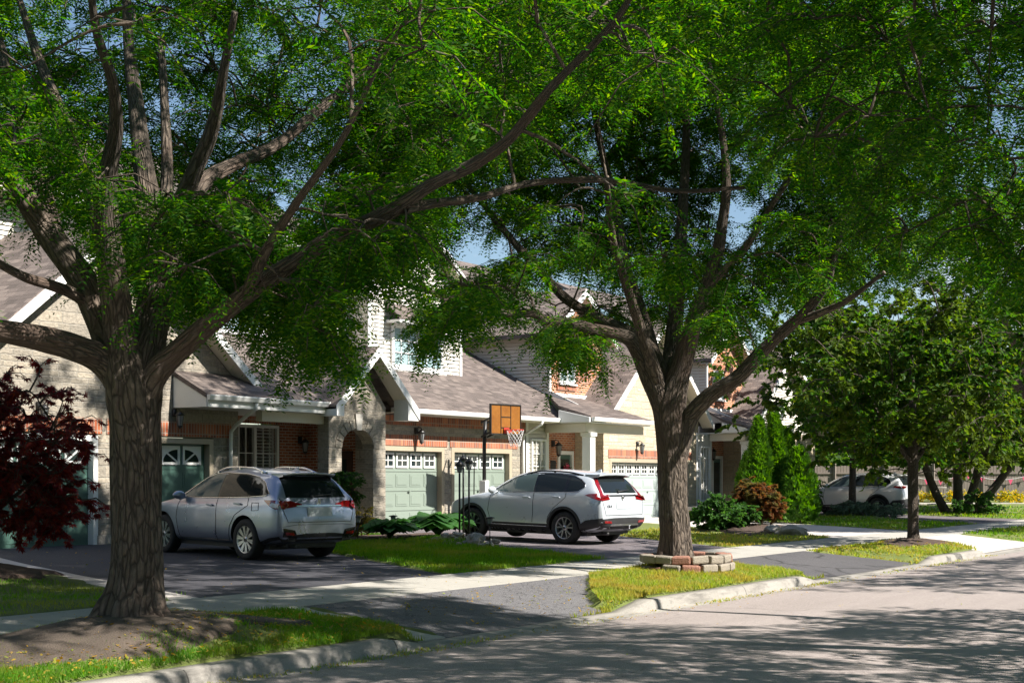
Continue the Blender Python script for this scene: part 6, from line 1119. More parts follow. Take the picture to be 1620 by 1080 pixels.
# ------------------------------------------------------------------ cars (local axes: +x forward from the rear axle, +y left, z up)
def lerpt(t,x): return float(np.interp(x,[p[0] for p in t],[p[1] for p in t]))
def car_body(S):
    mb=MB(); st=S['st']; rows=[]
    for x in st:
        zt=lerpt(S['top'],x); zl=lerpt(S['low'],x); wb=lerpt(S['wb'],x); wr=lerpt(S['wr'],x); zb=min(lerpt(S['belt'],x),zt-.085)
        za=min(.55,zt-.3); zc=min(.80,zt-.2)
        wbelt=wb*lerpt(S['beltk'],x); wr=min(wr,wbelt-.02); z8=max(zt-.075,zb+.02)
        pr=[(0,zl),(wb*.80,zl),(wb*.965,zl+.09),(wb*.995,za),(wb,zc),(wb*.985,(zc+zb)/2+.02),(wbelt,zb),(wbelt*.42+wr*.58+.02,zb+(z8-zb)*.6),(wr,z8),(wr*.74,zt-.022),(0,zt)]
        rows.append([(x,a,b) for a,b in pr])
    n=len(rows[0]); vs=[]; 
    for r in rows:
        for p in r: vs.append(p)
        for p in r[1:-1][::-1]: vs.append((p[0],-p[1],p[2]))
    m=2*n-2; k=len(rows); fs=[(i*m+j,(i+1)*m+j,(i+1)*m+(j+1)%m,i*m+(j+1)%m) for i in range(k-1) for j in range(m)]
    # end caps as quads between the two sides
    for e,flip in ((0,False),(k-1,True)):
        b=e*m
        for j in range(n-1):
            l0,l1=b+j,b+j+1; r0=b+(m-j)%m; r1=b+(m-j-1)%m
            q=[l0,l1,r1,r0]; q2=[]
            for v in q:
                if v not in q2: q2.append(v)
            if len(q2)>=3: fs.append(tuple(q2[::-1] if flip else q2))
    mb.add(vs,fs,0,True); return mb
def evalmesh(o):
    dg=bpy.context.evaluated_depsgraph_get(); dg.update(); return bpy.data.meshes.new_from_object(o.evaluated_get(dg),depsgraph=dg)
def car(name,label,cat,S,loc,rz,group,pitch=0):
    root=thing(name,loc,label,cat,group,rz); root.rotation_euler=(0,-pitch,rz)
    Z0=(0,0,0)
    body=car_body(S).build('body',[S['paint'],'plastic'],root,origin=Z0)
    sub=body.modifiers.new('s','SUBSURF'); sub.levels=3; sub.render_levels=3
    me=evalmesh(body); body.modifiers.clear()
    bm=bmesh.new(); bm.from_mesh(me); bmesh.ops.recalc_face_normals(bm,faces=bm.faces); bm.to_mesh(me)
    bvh=BVHTree.FromBMesh(bm); bm.free(); body.data=me
    WR,WB=S['wrad'],S['wbase']
    # wheel wells
    c=MB()
    for ax in (0,WB):
        for sg in (-1,1): c.lathe([(0,sg*.5),(WR+.055,sg*.5),(WR+.055,sg*1.3),(0,sg*1.3)],(ax,0,WR+.01),36,1,'y')
    cut=c.build('cut',[S['paint'],'plastic'],root,origin=Z0)
    bm=bmesh.new(); bm.from_mesh(cut.data); bmesh.ops.remove_doubles(bm,verts=bm.verts,dist=1e-5); bmesh.ops.recalc_face_normals(bm,faces=bm.faces); bm.to_mesh(cut.data); bm.free()
    md=body.modifiers.new('b','BOOLEAN'); md.operation='DIFFERENCE'; md.object=cut; md.solver='EXACT'
    me=evalmesh(body); body.modifiers.clear(); body.data=me; me.polygons.foreach_set('use_smooth',[True]*len(me.polygons)); bpy.data.objects.remove(cut)
    try: me.set_sharp_from_angle(angle=R(35))
    except Exception: pass
    def cast(p,axis):
        if axis=='L': o,d=Vector((p[0],3,p[1])),Vector((0,-1,0))
        elif axis=='R': o,d=Vector((p[0],-3,p[1])),Vector((0,1,0))
        elif axis=='B': o,d=Vector((-4,p[0],p[1])),Vector((1,0,0))
        elif axis=='F': o,d=Vector((7,p[0],p[1])),Vector((-1,0,0))
        h,nn,i,ds=bvh.ray_cast(o,d)
        return (h,-d) if h is not None else (None,-d)
    def dens(poly,step):
        out=[]
        for i in range(len(poly)):
            a,b=poly[i],poly[(i+1)%len(poly)]; L_=math.hypot(b[0]-a[0],b[1]-a[1]); k=max(1,int(L_/step))
            out+= [(a[0]+(b[0]-a[0])*j/k,a[1]+(b[1]-a[1])*j/k) for j in range(k)]
        return out
    def patch(nm,poly,axis,m,off=.006,parent=None,step=.05):
        pl=dens(poly,step); bm=bmesh.new(); vs=[bm.verts.new((p[0],p[1],0)) for p in pl]; bm.faces.new(vs)
        bmesh.ops.triangulate(bm,faces=bm.faces[:]); 
        for _ in range(4):
            es=[e for e in bm.edges if e.calc_length()>step*1.6 and not e.is_boundary]
            if not es: break
            bmesh.ops.subdivide_edges(bm,edges=es,cuts=1); bmesh.ops.triangulate(bm,faces=bm.faces[:])
        bm.verts.ensure_lookup_table(); q=MB(); P=[]; last=None; hits=[]
        for v in bm.verts:
            h,n=cast((v.co.x,v.co.y),axis); hits.append((h,n))
        good=[(v.co.x,v.co.y,h) for v,(h,n) in zip(bm.verts,hits) if h is not None]
        for v,(h,n) in zip(bm.verts,hits):
            if h is None:
                g=min(good,key=lambda t:(t[0]-v.co.x)**2+(t[1]-v.co.y)**2)[2]
                h=Vector((v.co.x,g.y,v.co.y)) if axis in 'LR' else Vector((g.x,v.co.x,v.co.y))
            P.append(h+n*off)
        nrm={'L':Vector((0,1,0)),'R':Vector((0,-1,0)),'B':Vector((-1,0,0)),'F':Vector((1,0,0))}[axis]
        fs=[]
        for f in bm.faces:
            ids=[v.index for v in f.verts]; a,b,c_=P[ids[0]],P[ids[1]],P[ids[2]]
            if (b-a).cross(c_-a).dot(nrm)<0: ids=ids[::-1]
            fs.append(ids)
        bound=[(e.verts[0].index,e.verts[1].index) for e in bm.edges if e.is_boundary]
        bm.free(); q.add(P,fs,0,True)
        # turned-back rim gives the piece a thickness
        b0=len(q.v); 
        for i,j in bound: q.add([P[i],P[j],P[j]-nrm*(off+.012),P[i]-nrm*(off+.012)],[(0,1,2,3)])
        return q.build(nm,m,parent or root,origin=Z0)
    def line(nm,pts,axis,m,w_=.012,off=.004,closed=False,parent=None):
        pp=dens(pts,.05) if closed else [p for i in range(len(pts)-1) for p in dens([pts[i],pts[i+1]],.05)[:max(1,int(math.hypot(pts[i+1][0]-pts[i][0],pts[i+1][1]-pts[i][1])/.05))]]+[pts[-1]]
        if closed: pp=pp+[pp[0]]
        P=[]
        for p in pp:
            h,n=cast(p,axis)
            if h is not None: P.append(h+n*off)
        if len(P)<2: return
        q=MB(); q.tube(P,w_/2,5); return q.build(nm,m,parent or root,origin=Z0)
    for ax in 'LR':
        for i,wn in enumerate(S['windows']): 
            patch('side_window',wn,ax,'carglass2' if i==0 else 'carglass',.007)
        patch('window_surround',S['dlo'],ax,'trimblack',.003)
        line('window_trim',S['dlo'],ax,S['dlotrim'],.018,.007,True)
        for sname,pts in S['seams']: line(sname,pts,ax,'trimblack',.013,.001)
        for hx,hz in S['handles']:
            h,n=cast((hx,hz),ax)
            q=MB(); sy=n.y; q.bar(h+Vector((-.1,sy*.03,0)),h+Vector((.1,sy*.03,.008)),.02,.035); q.box(h.x-.095,h.x-.06,min(h.y,h.y+sy*.03),max(h.y,h.y+sy*.03),h.z-.012,h.z+.012); q.box(h.x+.06,h.x+.095,min(h.y,h.y+sy*.03),max(h.y,h.y+sy*.03),h.z-.006,h.z+.018)
            q.build('door_handle',S.get('handlemat',S['paint']),root,origin=Z0,bevel=.006)
        # cladding: arch flares and sills
        if S['clad']:
            for cx in (0,WB):
                arc=[]; r0,r1=WR+.045,WR+S['clad']; a0,a1=R(-8),R(188)
                for i in range(25): a=a0+(a1-a0)*i/24; arc.append((cx+r1*math.cos(a),WR+.01+r1*math.sin(a)))
                for i in range(24,-1,-1): a=a0+(a1-a0)*i/24; arc.append((cx+r0*math.cos(a),WR+.01+r0*math.sin(a)))
                patch('arch_trim',arc,ax,'plastic',.014)
            patch('sill_trim',[(WR+.05,S['sill']),(WB-WR-.05,S['sill']-.0),(WB-WR-.05,.24),(WR+.05,.24)],ax,'plastic',.012)
            line('sill_strip',[(WR+.12,S['sill']-.055),(WB-WR-.1,S['sill']-.055)],ax,'chrome',.012,.016)
        # mirror
        mx_,mz=S['mirror']; h,n=cast((mx_,mz),ax)
        if h is None: h=Vector((mx_,n.y*.8,mz))
        q=MB(); c0=h+n*.16; vs=[]
        for i in range(7):
            t=i/6; s_=math.sin(math.pi*min(max(t,.02),.98))**.5
            for j in range(10):
                a=2*math.pi*j/10; vs.append((c0.x+.02+.075*s_*math.cos(a),c0.y+n.y*(t-.5)*.26,c0.z+.025+.085*s_*math.sin(a)))
        fsm=[(i*10+j,i*10+(j+1)%10,(i+1)*10+(j+1)%10,(i+1)*10+j) for i in range(6) for j in range(10)]+[tuple(range(10)),tuple(range(60,70))]
        q.add(vs,fsm,0,True); q.bar(h-n*.02,c0+Vector((0,0,-.05)),.05,.03); q.build('door_mirror',S['paint'],root,origin=Z0)
    # wheels
    for ax in (0,WB):
        for sg in (1,-1):
            w_=bpy.data.objects.new('wheel',None); COL.objects.link(w_); w_.parent=root; w_.location=(ax,sg*(S['track']),WR)
            q=MB(); wd=.115
            q.lathe([(WR*.66,-wd*.9),(WR*.72,-wd),(WR*.93,-wd),(WR*.99,-wd*.75),(WR,-wd*.3),(WR,wd*.3),(WR*.99,wd*.75),(WR*.93,wd),(WR*.72,wd),(WR*.66,wd*.9)],Z0,40,0,'y')
            q.build('tyre','rubber',w_,origin=Z0)
            q=MB(); yo=sg*.085
            prof=[(WR*.60,-sg*.09),(WR*.63,sg*.04),(WR*.69,sg*.100),(WR*.66,sg*.105),(WR*.61,sg*.085),(WR*.585,sg*.0)]
            q.lathe(prof if sg>0 else prof,Z0,40,0,'y'); q.lathe([(0,sg*.0),(WR*.6,sg*.0)],Z0,30,1,'y')
            ns=S['spokes']
            for i in range(ns):
                a=2*math.pi*(i+.25)/ns
                for da in (S['sp'],-S['sp']):
                    u=Vector((math.cos(a),0,math.sin(a))); v=Vector((math.cos(a+da),0,math.sin(a+da)))
                    q.bar(u*WR*.12+Vector((0,yo-sg*.012,0)),v*WR*.64+Vector((0,yo,0)),.034*(1.0 if S['sp']<.2 else .95),.03,0,(0,1,0))
            q.lathe([(0,yo+sg*.012),(WR*.14,yo+sg*.008),(WR*.19,yo-sg*.02)],Z0,20,0,'y'); q.lathe([(0,yo+sg*.016),(WR*.07,yo+sg*.014)],Z0,12,1,'y')
            for i in range(5): 
                a=2*math.pi*i/5; q.lathe([(0,yo+sg*.004),(.012,yo+sg*.004),(.012,yo-sg*.02)],(math.cos(a)*WR*.23,0,math.sin(a)*WR*.23),6,1,'y')
            q.build('rim',['alloy','alloydark'],w_,origin=Z0)
            q=MB(); q.lathe([(0,0),(WR*.42,0),(WR*.42,.02),(0,.02)],(0,-sg*.03,0),24,0,'y'); q.build('brake_disc','alloydark',w_,origin=Z0)
    # underside
    q=MB(); q.box(-.5,WB+.5,-.72,.72,.2,.34); q.box(-.75,-.35,-.55,.55,.24,.4); q.tube([(-.9,.45,.26),(-.55,.45,.27)],.035,8); q.bar((0,-.8,WR),(0,.8,WR),.09,.09); q.bar((WB,-.8,WR),(WB,.8,WR),.09,.09); q.build('underbody','plastic',root,origin=Z0)
    # roof rails
    for sg in (-1,1):
        if S['rails']:
            P=[]
            for i in range(13):
                t=i/12; x=S['rails'][0]+(S['rails'][1]-S['rails'][0])*t; y=sg*S['raily']
                hh,nn,ii,dd=bvh.ray_cast(Vector((x,y,4)),Vector((0,0,-1))); P.append(Vector((x,y,hh.z+S['railh']*min(1,4.5*min(t,1-t)+.0))))
            q=MB(); q.tube(P,.019,6)
            for i in (1,6,11): q.bar(P[i]-Vector((0,0,.05)),P[i],.05,.03)
            q.build('roof_rail',S['railmat'],root,origin=Z0)
    hh=bvh.ray_cast(Vector((S['fin'],0,4)),Vector((0,0,-1)))[0]
    q=MB(); q.prism([(hh.x+.09,hh.z-.01),(hh.x-.09,hh.z-.01),(hh.x-.085,hh.z+.06),(hh.x-.05,hh.z+.062)],'y',-.018,.018); q.build('aerial_fin',S['paint'],root,origin=Z0)
    for nm,poly,m,off in S['rear']: patch(nm,poly,'B',m,off)
    for nm,poly,m,off in S['rear2']:
        patch(nm,poly,'B',m,off); patch(nm,[(-a,b) for a,b in poly],'B',m,off)
    for nm,poly,m,off in S['side2']:
        for ax in 'LR': patch(nm,poly,ax,m,off)
    for nm,pts,m,wd in S['rlines']: line(nm,pts,'B',m,wd,.003)
    sp=S['spoiler']; q=MB(); 
    vs=[]
    for y in (-1,-.6,0,.6,1):
        wy=y*sp[3]; dz=-.03*abs(y)**3; dx=.05*abs(y)**2
        vs+=[(sp[0]+.2,wy,sp[2]+.0+dz),(sp[1]+dx,wy,sp[2]-.005+dz),(sp[1]+dx+.01,wy,sp[2]-.04+dz),(sp[0]+.2,wy,sp[2]-.09+dz)]
    q.add(vs,[(i*4+j,i*4+(j+1)%4,(i+1)*4+(j+1)%4,(i+1)*4+j) for i in range(4) for j in range(4)]+[(0,1,2,3),(19,18,17,16)],0,True); q.build('spoiler',S.get('spmat',S['paint']),root,origin=Z0,bevel=.008)
    # wiper
    wz=S['wiper']; P=[]
    for y in (-.12,.1,.32):
        h,n=cast((-y,wz+abs(y+.12)*.08),'B'); P.append(h+Vector((-.03,0,0)))
    q=MB(); q.tube(P,.011,5); q.lathe([(0,-.02),(.03,-.02),(.02,.02),(0,.02)],P[0],8); q.build('rear_wiper','plastic',root,origin=Z0)
    for txt,y,z,size,m in S['badges']:
        cu=bpy.data.curves.new('badge','FONT'); cu.body=txt; cu.size=size; cu.extrude=.003; cu.align_x='CENTER'; tmp=bpy.data.objects.new('badge',cu); COL.objects.link(tmp)
        mt=evalmesh(tmp); bpy.data.objects.remove(tmp); h,n=cast((y,z),'B')
        mt.transform(Matrix.Translation(h+Vector((-.006,0,0)))@Matrix(((0,0,-1,0),(-1,0,0,0),(0,1,0,0),(0,0,0,1)))); mt.materials.clear(); mt.materials.append(M[m])
        o=bpy.data.objects.new('badge',mt); COL.objects.link(o); o.parent=root
    for kind,y,z,r in S['emblem']:
        h,n=cast((y,z),'B'); q=MB(); x=h.x-.012
        if kind=='caliper':
            q.tube([(x,y+r*.85*math.cos(a),z+r*math.sin(a)) for a in [i*2*math.pi/20 for i in range(21)]],.008,5); q.bar((x,y,z+r*.75),(x,y+r*.5,z-r*.8),.014,.014); q.bar((x,y,z+r*.75),(x,y-r*.5,z-r*.8),.014,.014); q.bar((x,y-r*.25,z-r*.05),(x,y+r*.25,z-r*.05),.01,.01)
        else:
            pts=[(y-r,z+r*.75),(y+r,z+r*.75),(y+r*.75,z-r*.75),(y-r*.75,z-r*.75)]; q.tube([(x,a,b) for a,b in pts+[pts[0]]],.008,5); q.bar((x,y-r*.55,z+r*.7),(x,y-r*.4,z-r*.7),.016,.02); q.bar((x,y+r*.55,z+r*.7),(x,y+r*.4,z-r*.7),.016,.02); q.bar((x,y-r*.45,z),(x,y+r*.45,z),.016,.016)
        q.build('emblem','chrome',root,origin=Z0)
    return root
ST=[-1.02,-1.0,-.965,-.93,-.86,-.76,-.64,-.52,-.42,-.25,0,.3,.6,.9,1.2,1.5,1.75,1.95,2.15,2.35,2.5,2.7,2.95,3.2,3.38,3.5,3.57,3.6]
S1=dict(paint='silver',st=ST,wrad=.37,wbase=2.685,track=.80,
 top=[(-1.02,.74),(-1.0,.86),(-.965,1.04),(-.93,1.11),(-.86,1.22),(-.76,1.36),(-.64,1.50),(-.52,1.58),(-.42,1.60),(0,1.635),(.5,1.655),(1.0,1.655),(1.5,1.60),(1.9,1.46),(2.2,1.30),(2.45,1.15),(2.6,1.10),(3.0,1.04),(3.35,.94),(3.5,.85),(3.6,.66)],
 low=[(-1.02,.45),(-.95,.36),(-.7,.28),(-.2,.24),(2.9,.24),(3.3,.24),(3.6,.32)],
 wb=[(-1.02,.78),(-1.0,.83),(-.93,.88),(-.76,.915),(-.4,.932),(0,.936),(2.6,.93),(3.0,.90),(3.3,.84),(3.5,.74),(3.6,.62)],
 wr=[(-1.02,.72),(-.93,.75),(-.76,.68),(-.52,.60),(0,.605),(1.0,.62),(1.6,.60),(2.1,.62),(2.5,.70),(3.0,.66),(3.6,.5)],
 belt=[(-1.02,1.10),(-.6,1.17),(0,1.13),(1.0,1.08),(2.4,1.02)],beltk=[(-1.02,.97),(-.7,.95),(-.3,.935),(0,.93),(2.3,.93),(2.6,.94),(3.6,.97)],
 windows=[[(2.12,1.10),(.92,1.115),(.94,1.53),(1.25,1.515),(1.55,1.44),(1.85,1.28)],[(.86,1.12),(.0,1.145),(-.06,1.2),(.06,1.47),(.3,1.515),(.88,1.53)],[(-.06,1.15),(-.55,1.185),(-.6,1.21),(-.36,1.37),(-.12,1.455),(-.01,1.465)]],
 dlo=[(2.2,1.085),(.9,1.095),(-.05,1.125),(-.6,1.16),(-.66,1.2),(-.4,1.39),(-.1,1.49),(.3,1.54),(.95,1.555),(1.28,1.535),(1.6,1.45),(1.92,1.27)],dlotrim='chrome',
 seams=[('door_seam',[(.89,1.1),(.87,.7),(.9,.33)]),('door_seam',[(-.08,1.13),(-.1,.98),(.28,.80),(.44,.6),(.5,.34)]),('door_seam',[(2.15,1.06),(2.2,.7),(2.12,.33)]),('door_seam',[(.5,.335),(2.12,.33)]),('fuel_flap',[(-.22,1.03),(-.42,1.03),(-.43,.9),(-.23,.89),(-.22,1.03)])],
 handles=[(1.08,.96),(.2,1.0)],clad=0,sill=.34,mirror=(2.0,1.10),rails=(-.2,1.45),raily=.56,railh=.07,railmat='chrome',fin=-.28,spokes=10,sp=.1,
 rear=[('rear_window',[(-.66,1.13),(.66,1.13),(.585,1.5),(-.585,1.5)],'carglass',.006),('tailgate_bar',[(-.5,.975),(.5,.975),(.5,1.0),(-.5,1.0)],'chrome',.016),('licence_plate',[(-.27,.80),(.27,.80),(.27,.955),(-.27,.955)],'plate',.012),('lower_bumper',[(-.74,.36),(.74,.36),(.62,.47),(.3,.50),(-.3,.50),(-.62,.47)],'plastic',.012),('bumper_strip',[(-.5,.40),(.5,.40),(.5,.425),(-.5,.425)],'silver',.03)],
 rear2=[('tail_lamp',[(.36,.985),(.82,.935),(.83,1.07),(.6,1.075),(.38,1.02)],'redlens',.014),('fog_housing',[(.5,.43),(.78,.44),(.80,.60),(.56,.56)],'trimblack',.016),('reflector',[(.56,.47),(.75,.475),(.76,.53),(.6,.52)],'redlens',.024)],
 side2=[('tail_lamp',[(-1.02,.93),(-.87,.93),(-.72,.99),(-.56,1.085),(-.8,1.09),(-1.0,1.075)],'redlens',.012),('lamp_strip',[(-.93,.95),(-.84,.955),(-.74,1.0),(-.8,1.04),(-.93,1.02)],'clearlens',.017),('lower_bumper',[(-.98,.36),(-.42,.27),(-.42,.34),(-.7,.42),(-.98,.46)],'plastic',.01)],
 rlines=[('tailgate_seam',[(-.80,1.12),(-.78,.9),(-.7,.70),(.7,.70),(.78,.9),(.80,1.12)],'trimblack',.01),('bumper_seam',[(-.85,.62),(-.5,.655),(.5,.655),(.85,.62)],'trimblack',.006)],
 spoiler=(-.55,-.74,1.575,.58),wiper=1.15,badges=[],emblem=[('caliper',0,1.055,.055)])
def ground_at(x,y): return float(gprof(y))+.008
car('parked_car','silver crossover with roof rails parked nose in behind the big trunk','car',S1,(19.45,17.85,ground_at(19.4,17.9)-.003),R(90-11),'cars parked on the driveways',pitch=R(.7))
S2c=dict(S1); S2c.update(paint='pearl',
 top=[(-1.02,.74),(-1.0,.86),(-.965,1.06),(-.93,1.15),(-.86,1.26),(-.76,1.40),(-.64,1.53),(-.52,1.60),(-.42,1.625),(0,1.66),(.5,1.685),(1.0,1.68),(1.5,1.62),(1.9,1.47),(2.2,1.30),(2.45,1.17),(2.6,1.13),(3.0,1.07),(3.35,.98),(3.5,.9),(3.6,.70)],
 belt=[(-1.02,1.14),(-.6,1.2),(0,1.17),(1.0,1.13),(2.4,1.07)],
 windows=[[(2.12,1.145),(.92,1.16),(.94,1.565),(1.25,1.55),(1.55,1.47),(1.85,1.31)],[(.86,1.165),(.07,1.18),(.07,1.535),(.3,1.555),(.88,1.565)],[(-.03,1.19),(-.32,1.215),(-.44,1.29),(-.42,1.36),(-.3,1.435),(-.15,1.495),(-.03,1.52)]],
 dlo=[(2.2,1.13),(.9,1.14),(0,1.165),(-.34,1.19),(-.49,1.28),(-.47,1.375),(-.33,1.46),(-.1,1.54),(.3,1.58),(.95,1.59),(1.28,1.57),(1.6,1.48),(1.92,1.30)],
 seams=[('door_seam',[(.89,1.14),(.87,.7),(.9,.47)]),('door_seam',[(-.02,1.17),(-.02,1.05),(.30,.80),(.44,.62),(.48,.47)]),('door_seam',[(2.15,1.1),(2.2,.7),(2.12,.47)])],
 handles=[(1.08,1.03),(.22,1.05)],clad=.105,sill=.44,mirror=(2.02,1.15),rails=(-.3,1.3),raily=.59,railh=.035,railmat='trimblack',spokes=5,sp=.27,
 rear=[('rear_window',[(-.64,1.17),(.64,1.17),(.575,1.53),(-.575,1.53)],'carglass',.006),('tailgate_bar',[(-.5,1.10),(.5,1.10),(.5,1.13),(-.5,1.13)],'trimblack',.014),('licence_recess',[(-.3,.82),(.3,.82),(.3,.98),(-.3,.98)],'plate',.01),('lower_bumper',[(-.8,.36),(.8,.36),(.82,.60),(.4,.62),(-.4,.62),(-.82,.60)],'plastic',.014),('bumper_strip',[(-.55,.44),(.55,.44),(.5,.48),(-.5,.48)],'alloy',.03)],
 rear2=[('tail_lamp',[(.52,1.03),(.83,1.0),(.83,1.10),(.79,1.14),(.70,1.36),(.60,1.5),(.55,1.5),(.63,1.34),(.70,1.14),(.54,1.09)],'redlens',.016),('reflector',[(.52,.5),(.78,.51),(.78,.56),(.54,.55)],'redlens',.026)],
 side2=[('tail_lamp',[(-1.0,1.0),(-.86,1.02),(-.55,1.12),(-.66,1.15),(-.85,1.16),(-.98,1.12)],'redlens',.012),('lower_bumper',[(-1.0,.38),(-.40,.27),(-.42,.45),(-.6,.56),(-1.0,.62)],'plastic',.012)],
 rlines=[('tailgate_seam',[(-.80,1.05),(-.77,.9),(-.72,.68),(.72,.68),(.77,.9),(.80,1.05)],'trimblack',.01)],
 spoiler=(-.55,-.78,1.60,.60),wiper=1.2,badges=[('CR-V',.56,.85,.085,'alloydark')],emblem=[('h',0,1.05,.06)])
cv=car('parked_car','pale silver crossover with black wheel arch cladding beside the basketball hoop','car',S2c,(28.12,16.55,ground_at(28.4,16.6)-.003),R(90-5),'cars parked on the driveways',pitch=R(1.2))
q=MB(); q.bar((-1.0,0,.36),(-1.18,0,.36),.05,.05); q.lathe([(0,0),(.02,0),(.02,.03),(.03,.05),(.018,.075),(0,.08)],(-1.15,0,.38),10); q.build('tow_hitch','chrome',cv,origin=(0,0,0))
S3=dict(S2c); S3.update(paint='pearl2',badges=[],emblem=[],clad=.12,rails=(-.3,1.3),railmat='chrome',spokes=5,sp=.13,
 top=[(-1.02,.74),(-1.0,.88),(-.965,1.08),(-.93,1.18),(-.86,1.32),(-.76,1.47),(-.64,1.58),(-.52,1.63),(-.42,1.65),(0,1.67),(.5,1.69),(1.0,1.68),(1.5,1.62),(1.9,1.46),(2.2,1.30),(2.45,1.17),(2.6,1.13),(3.0,1.07),(3.35,.98),(3.5,.9),(3.6,.70)],
 rear=[('rear_window',[(-.62,1.2),(.62,1.2),(.56,1.56),(-.56,1.56)],'carglass',.006),('licence_plate',[(-.27,.72),(.27,.72),(.27,.86),(-.27,.86)],'plate',.02),('lower_bumper',[(-.8,.36),(.8,.36),(.82,.66),(.4,.68),(-.4,.68),(-.82,.66)],'plastic',.014),('bumper_strip',[(-.4,.40),(.4,.40),(.4,.46),(-.4,.46)],'chrome',.03)],
 rear2=[('tail_lamp',[(.50,1.10),(.83,1.06),(.83,1.15),(.7,1.18),(.52,1.16)],'redlens',.016)],
 side2=[('tail_lamp',[(-1.0,1.06),(-.86,1.07),(-.6,1.12),(-.66,1.17),(-.98,1.16)],'redlens',.012),('lower_bumper',[(-1.0,.38),(-.40,.27),(-.42,.45),(-.6,.62),(-1.0,.66)],'plastic',.012)])
car('parked_car','light grey boxy crossover parked behind the slender leaning maple','car',S3,(53.9,18.3,ground_at(54,18.2)),R(90-2),'cars parked on the driveways')
# ------------------------------------------------------------------ smaller things
# basketball hoop
bz=float(gprof(21.8)); t=thing('basketball_hoop',(32.45,22.4,bz),'portable basketball hoop with amber backboard over the silver crossover','basketball hoop',None,R(-11))
def hb(nm,m,fn,parent=None,bevel=0): q=MB(); fn(q); return q.build(nm,m,parent or t,origin=(0,0,0),bevel=bevel)
hb('base','black',lambda q:q.prism([(-.45,-.55),(.45,-.55),(.55,.45),(-.55,.45)],'z',0,.22),bevel=.05)
hb('pole','black',lambda q:(q.tube([(0,0,.2),(0,0,2.3),(0,-.04,3.0)],.055,10),q.tube([(0,.42,.2),(0,.40,1.9),(0,.02,2.0)],.018,6)))
def arms(q):
    for sx in (-.12,.12):
        q.bar((sx,0,2.95),(sx,-.78,3.22),.03,.05); q.bar((sx,.0,2.55),(sx,-.78,2.82),.03,.05)
hb('support_arms','black',arms)
def wheelw(q): q.box(-.08,.08,-.12,.12,.95,1.35)
hb('adjuster','white',wheelw,bevel=.02)
bd=hb('backboard','amber',lambda q:q.box(-.56,.56,-.84,-.81,2.63,3.4))
def bf(q):
    for a in ((-.585,-.56,2.6,3.43),(.56,.585,2.6,3.43)): q.box(a[0],a[1],-.86,-.79,a[2],a[3])
    q.box(-.56,.56,-.86,-.79,3.4,3.43); q.box(-.56,.56,-.86,-.79,2.6,2.63)
    for x in (-.19,.19): q.box(x-.01,x+.01,-.853,-.842,2.63,3.4)
    for z in (2.79,3.08): q.box(-.18,.18,-.853,-.842,z-.01,z+.01)
hb('frame','black',bf,bd)
def rim(q):
    q.tube([(.225*math.cos(a),-1.2+.225*math.sin(a),2.72) for a in [i*2*math.pi/28 for i in range(29)]],.012,6,cap=False); q.box(-.09,.09,-.985,-.861,2.66,2.735); q.box(-.1,.1,-.875,-.8605,2.63,2.78)
rm=hb('rim','orange',rim)
def netf(q):
    n=12
    for i in range(n):
        for s_ in (1,-1):
            P=[]
            for k in range(7):
                tt=k/6; a=2*math.pi*(i+s_*k*.5)/n; r=.225*(1-.48*tt**.8)+.015; P.append((r*math.cos(a),-1.2+r*math.sin(a),2.71-.44*tt))
            q.tube(P,.0055,4,cap=False)
hb('net','net',netf,rm)
# garden lamp posts standing in the rock bed
def lamppost(x,y,h,label):
    z=float(gz(x,y)); t=thing('garden_lamp_post',(x,y,z),label,'garden lamp','black lamp posts in the rock bed')
    q=MB(); q.tube([(x,y,z-.1),(x,y,z+h)],.023,8); q.lathe([(0,0),(.07,0),(.06,.03),(.03,.05),(0,.05)],(x,y,z),10); q.build('post','black',t)
    c=(x,y,z+h); q=MB(); q.lathe([(0,0),(.045,.01),(.075,.16),(.085,.165),(.0,.3)],c,6); q.lathe([(.10,.16),(.11,.165),(.05,.25),(.02,.27),(.022,.3),(0,.33)],c,6); q.build('lantern','black',t)
    q=MB(); q.lathe([(.05,.02),(.079,.155)],c,6); q.build('glass_shade','frost',t)
for px,d,h,lb in ((727,31.8,1.38,'lowest of the three black lamp posts on the rock bed'),(733,32.2,1.52,'tallest of the three black lamp posts on the rock bed'),(742,31.7,1.46,'black lamp post nearest the silver crossover in its trio')):
    x,y=along(px,d); lamppost(x,y,h,lb)
def solar(px,d,label,h=.4):
    x,y=along(px,d); z=float(gz(x,y)); t=thing('path_light',(x,y,z),label,'path light','small path lights in the flower beds')
    q=MB(); q.tube([(x,y,z-.05),(x,y,z+h)],.011,6); q.lathe([(0,.17),(.10,.155),(.11,.135),(.0,.14)],(x,y,z+h),10); q.lathe([(0,0),(.05,.005),(.055,.02),(0,.02)],(x,y,z+h),10); q.build('stake','black',t)
    q=MB(); q.lathe([(.05,.02),(.065,.135)],(x,y,z+h),10); q.build('glass_shade','frost',t)
solar(622,33.2,'small black path light between the two hostas'); solar(566,32.5,'small black path light beside the clipped shrub'); solar(775,30.5,'path light at the lawn edge beside the silver crossover',.48)
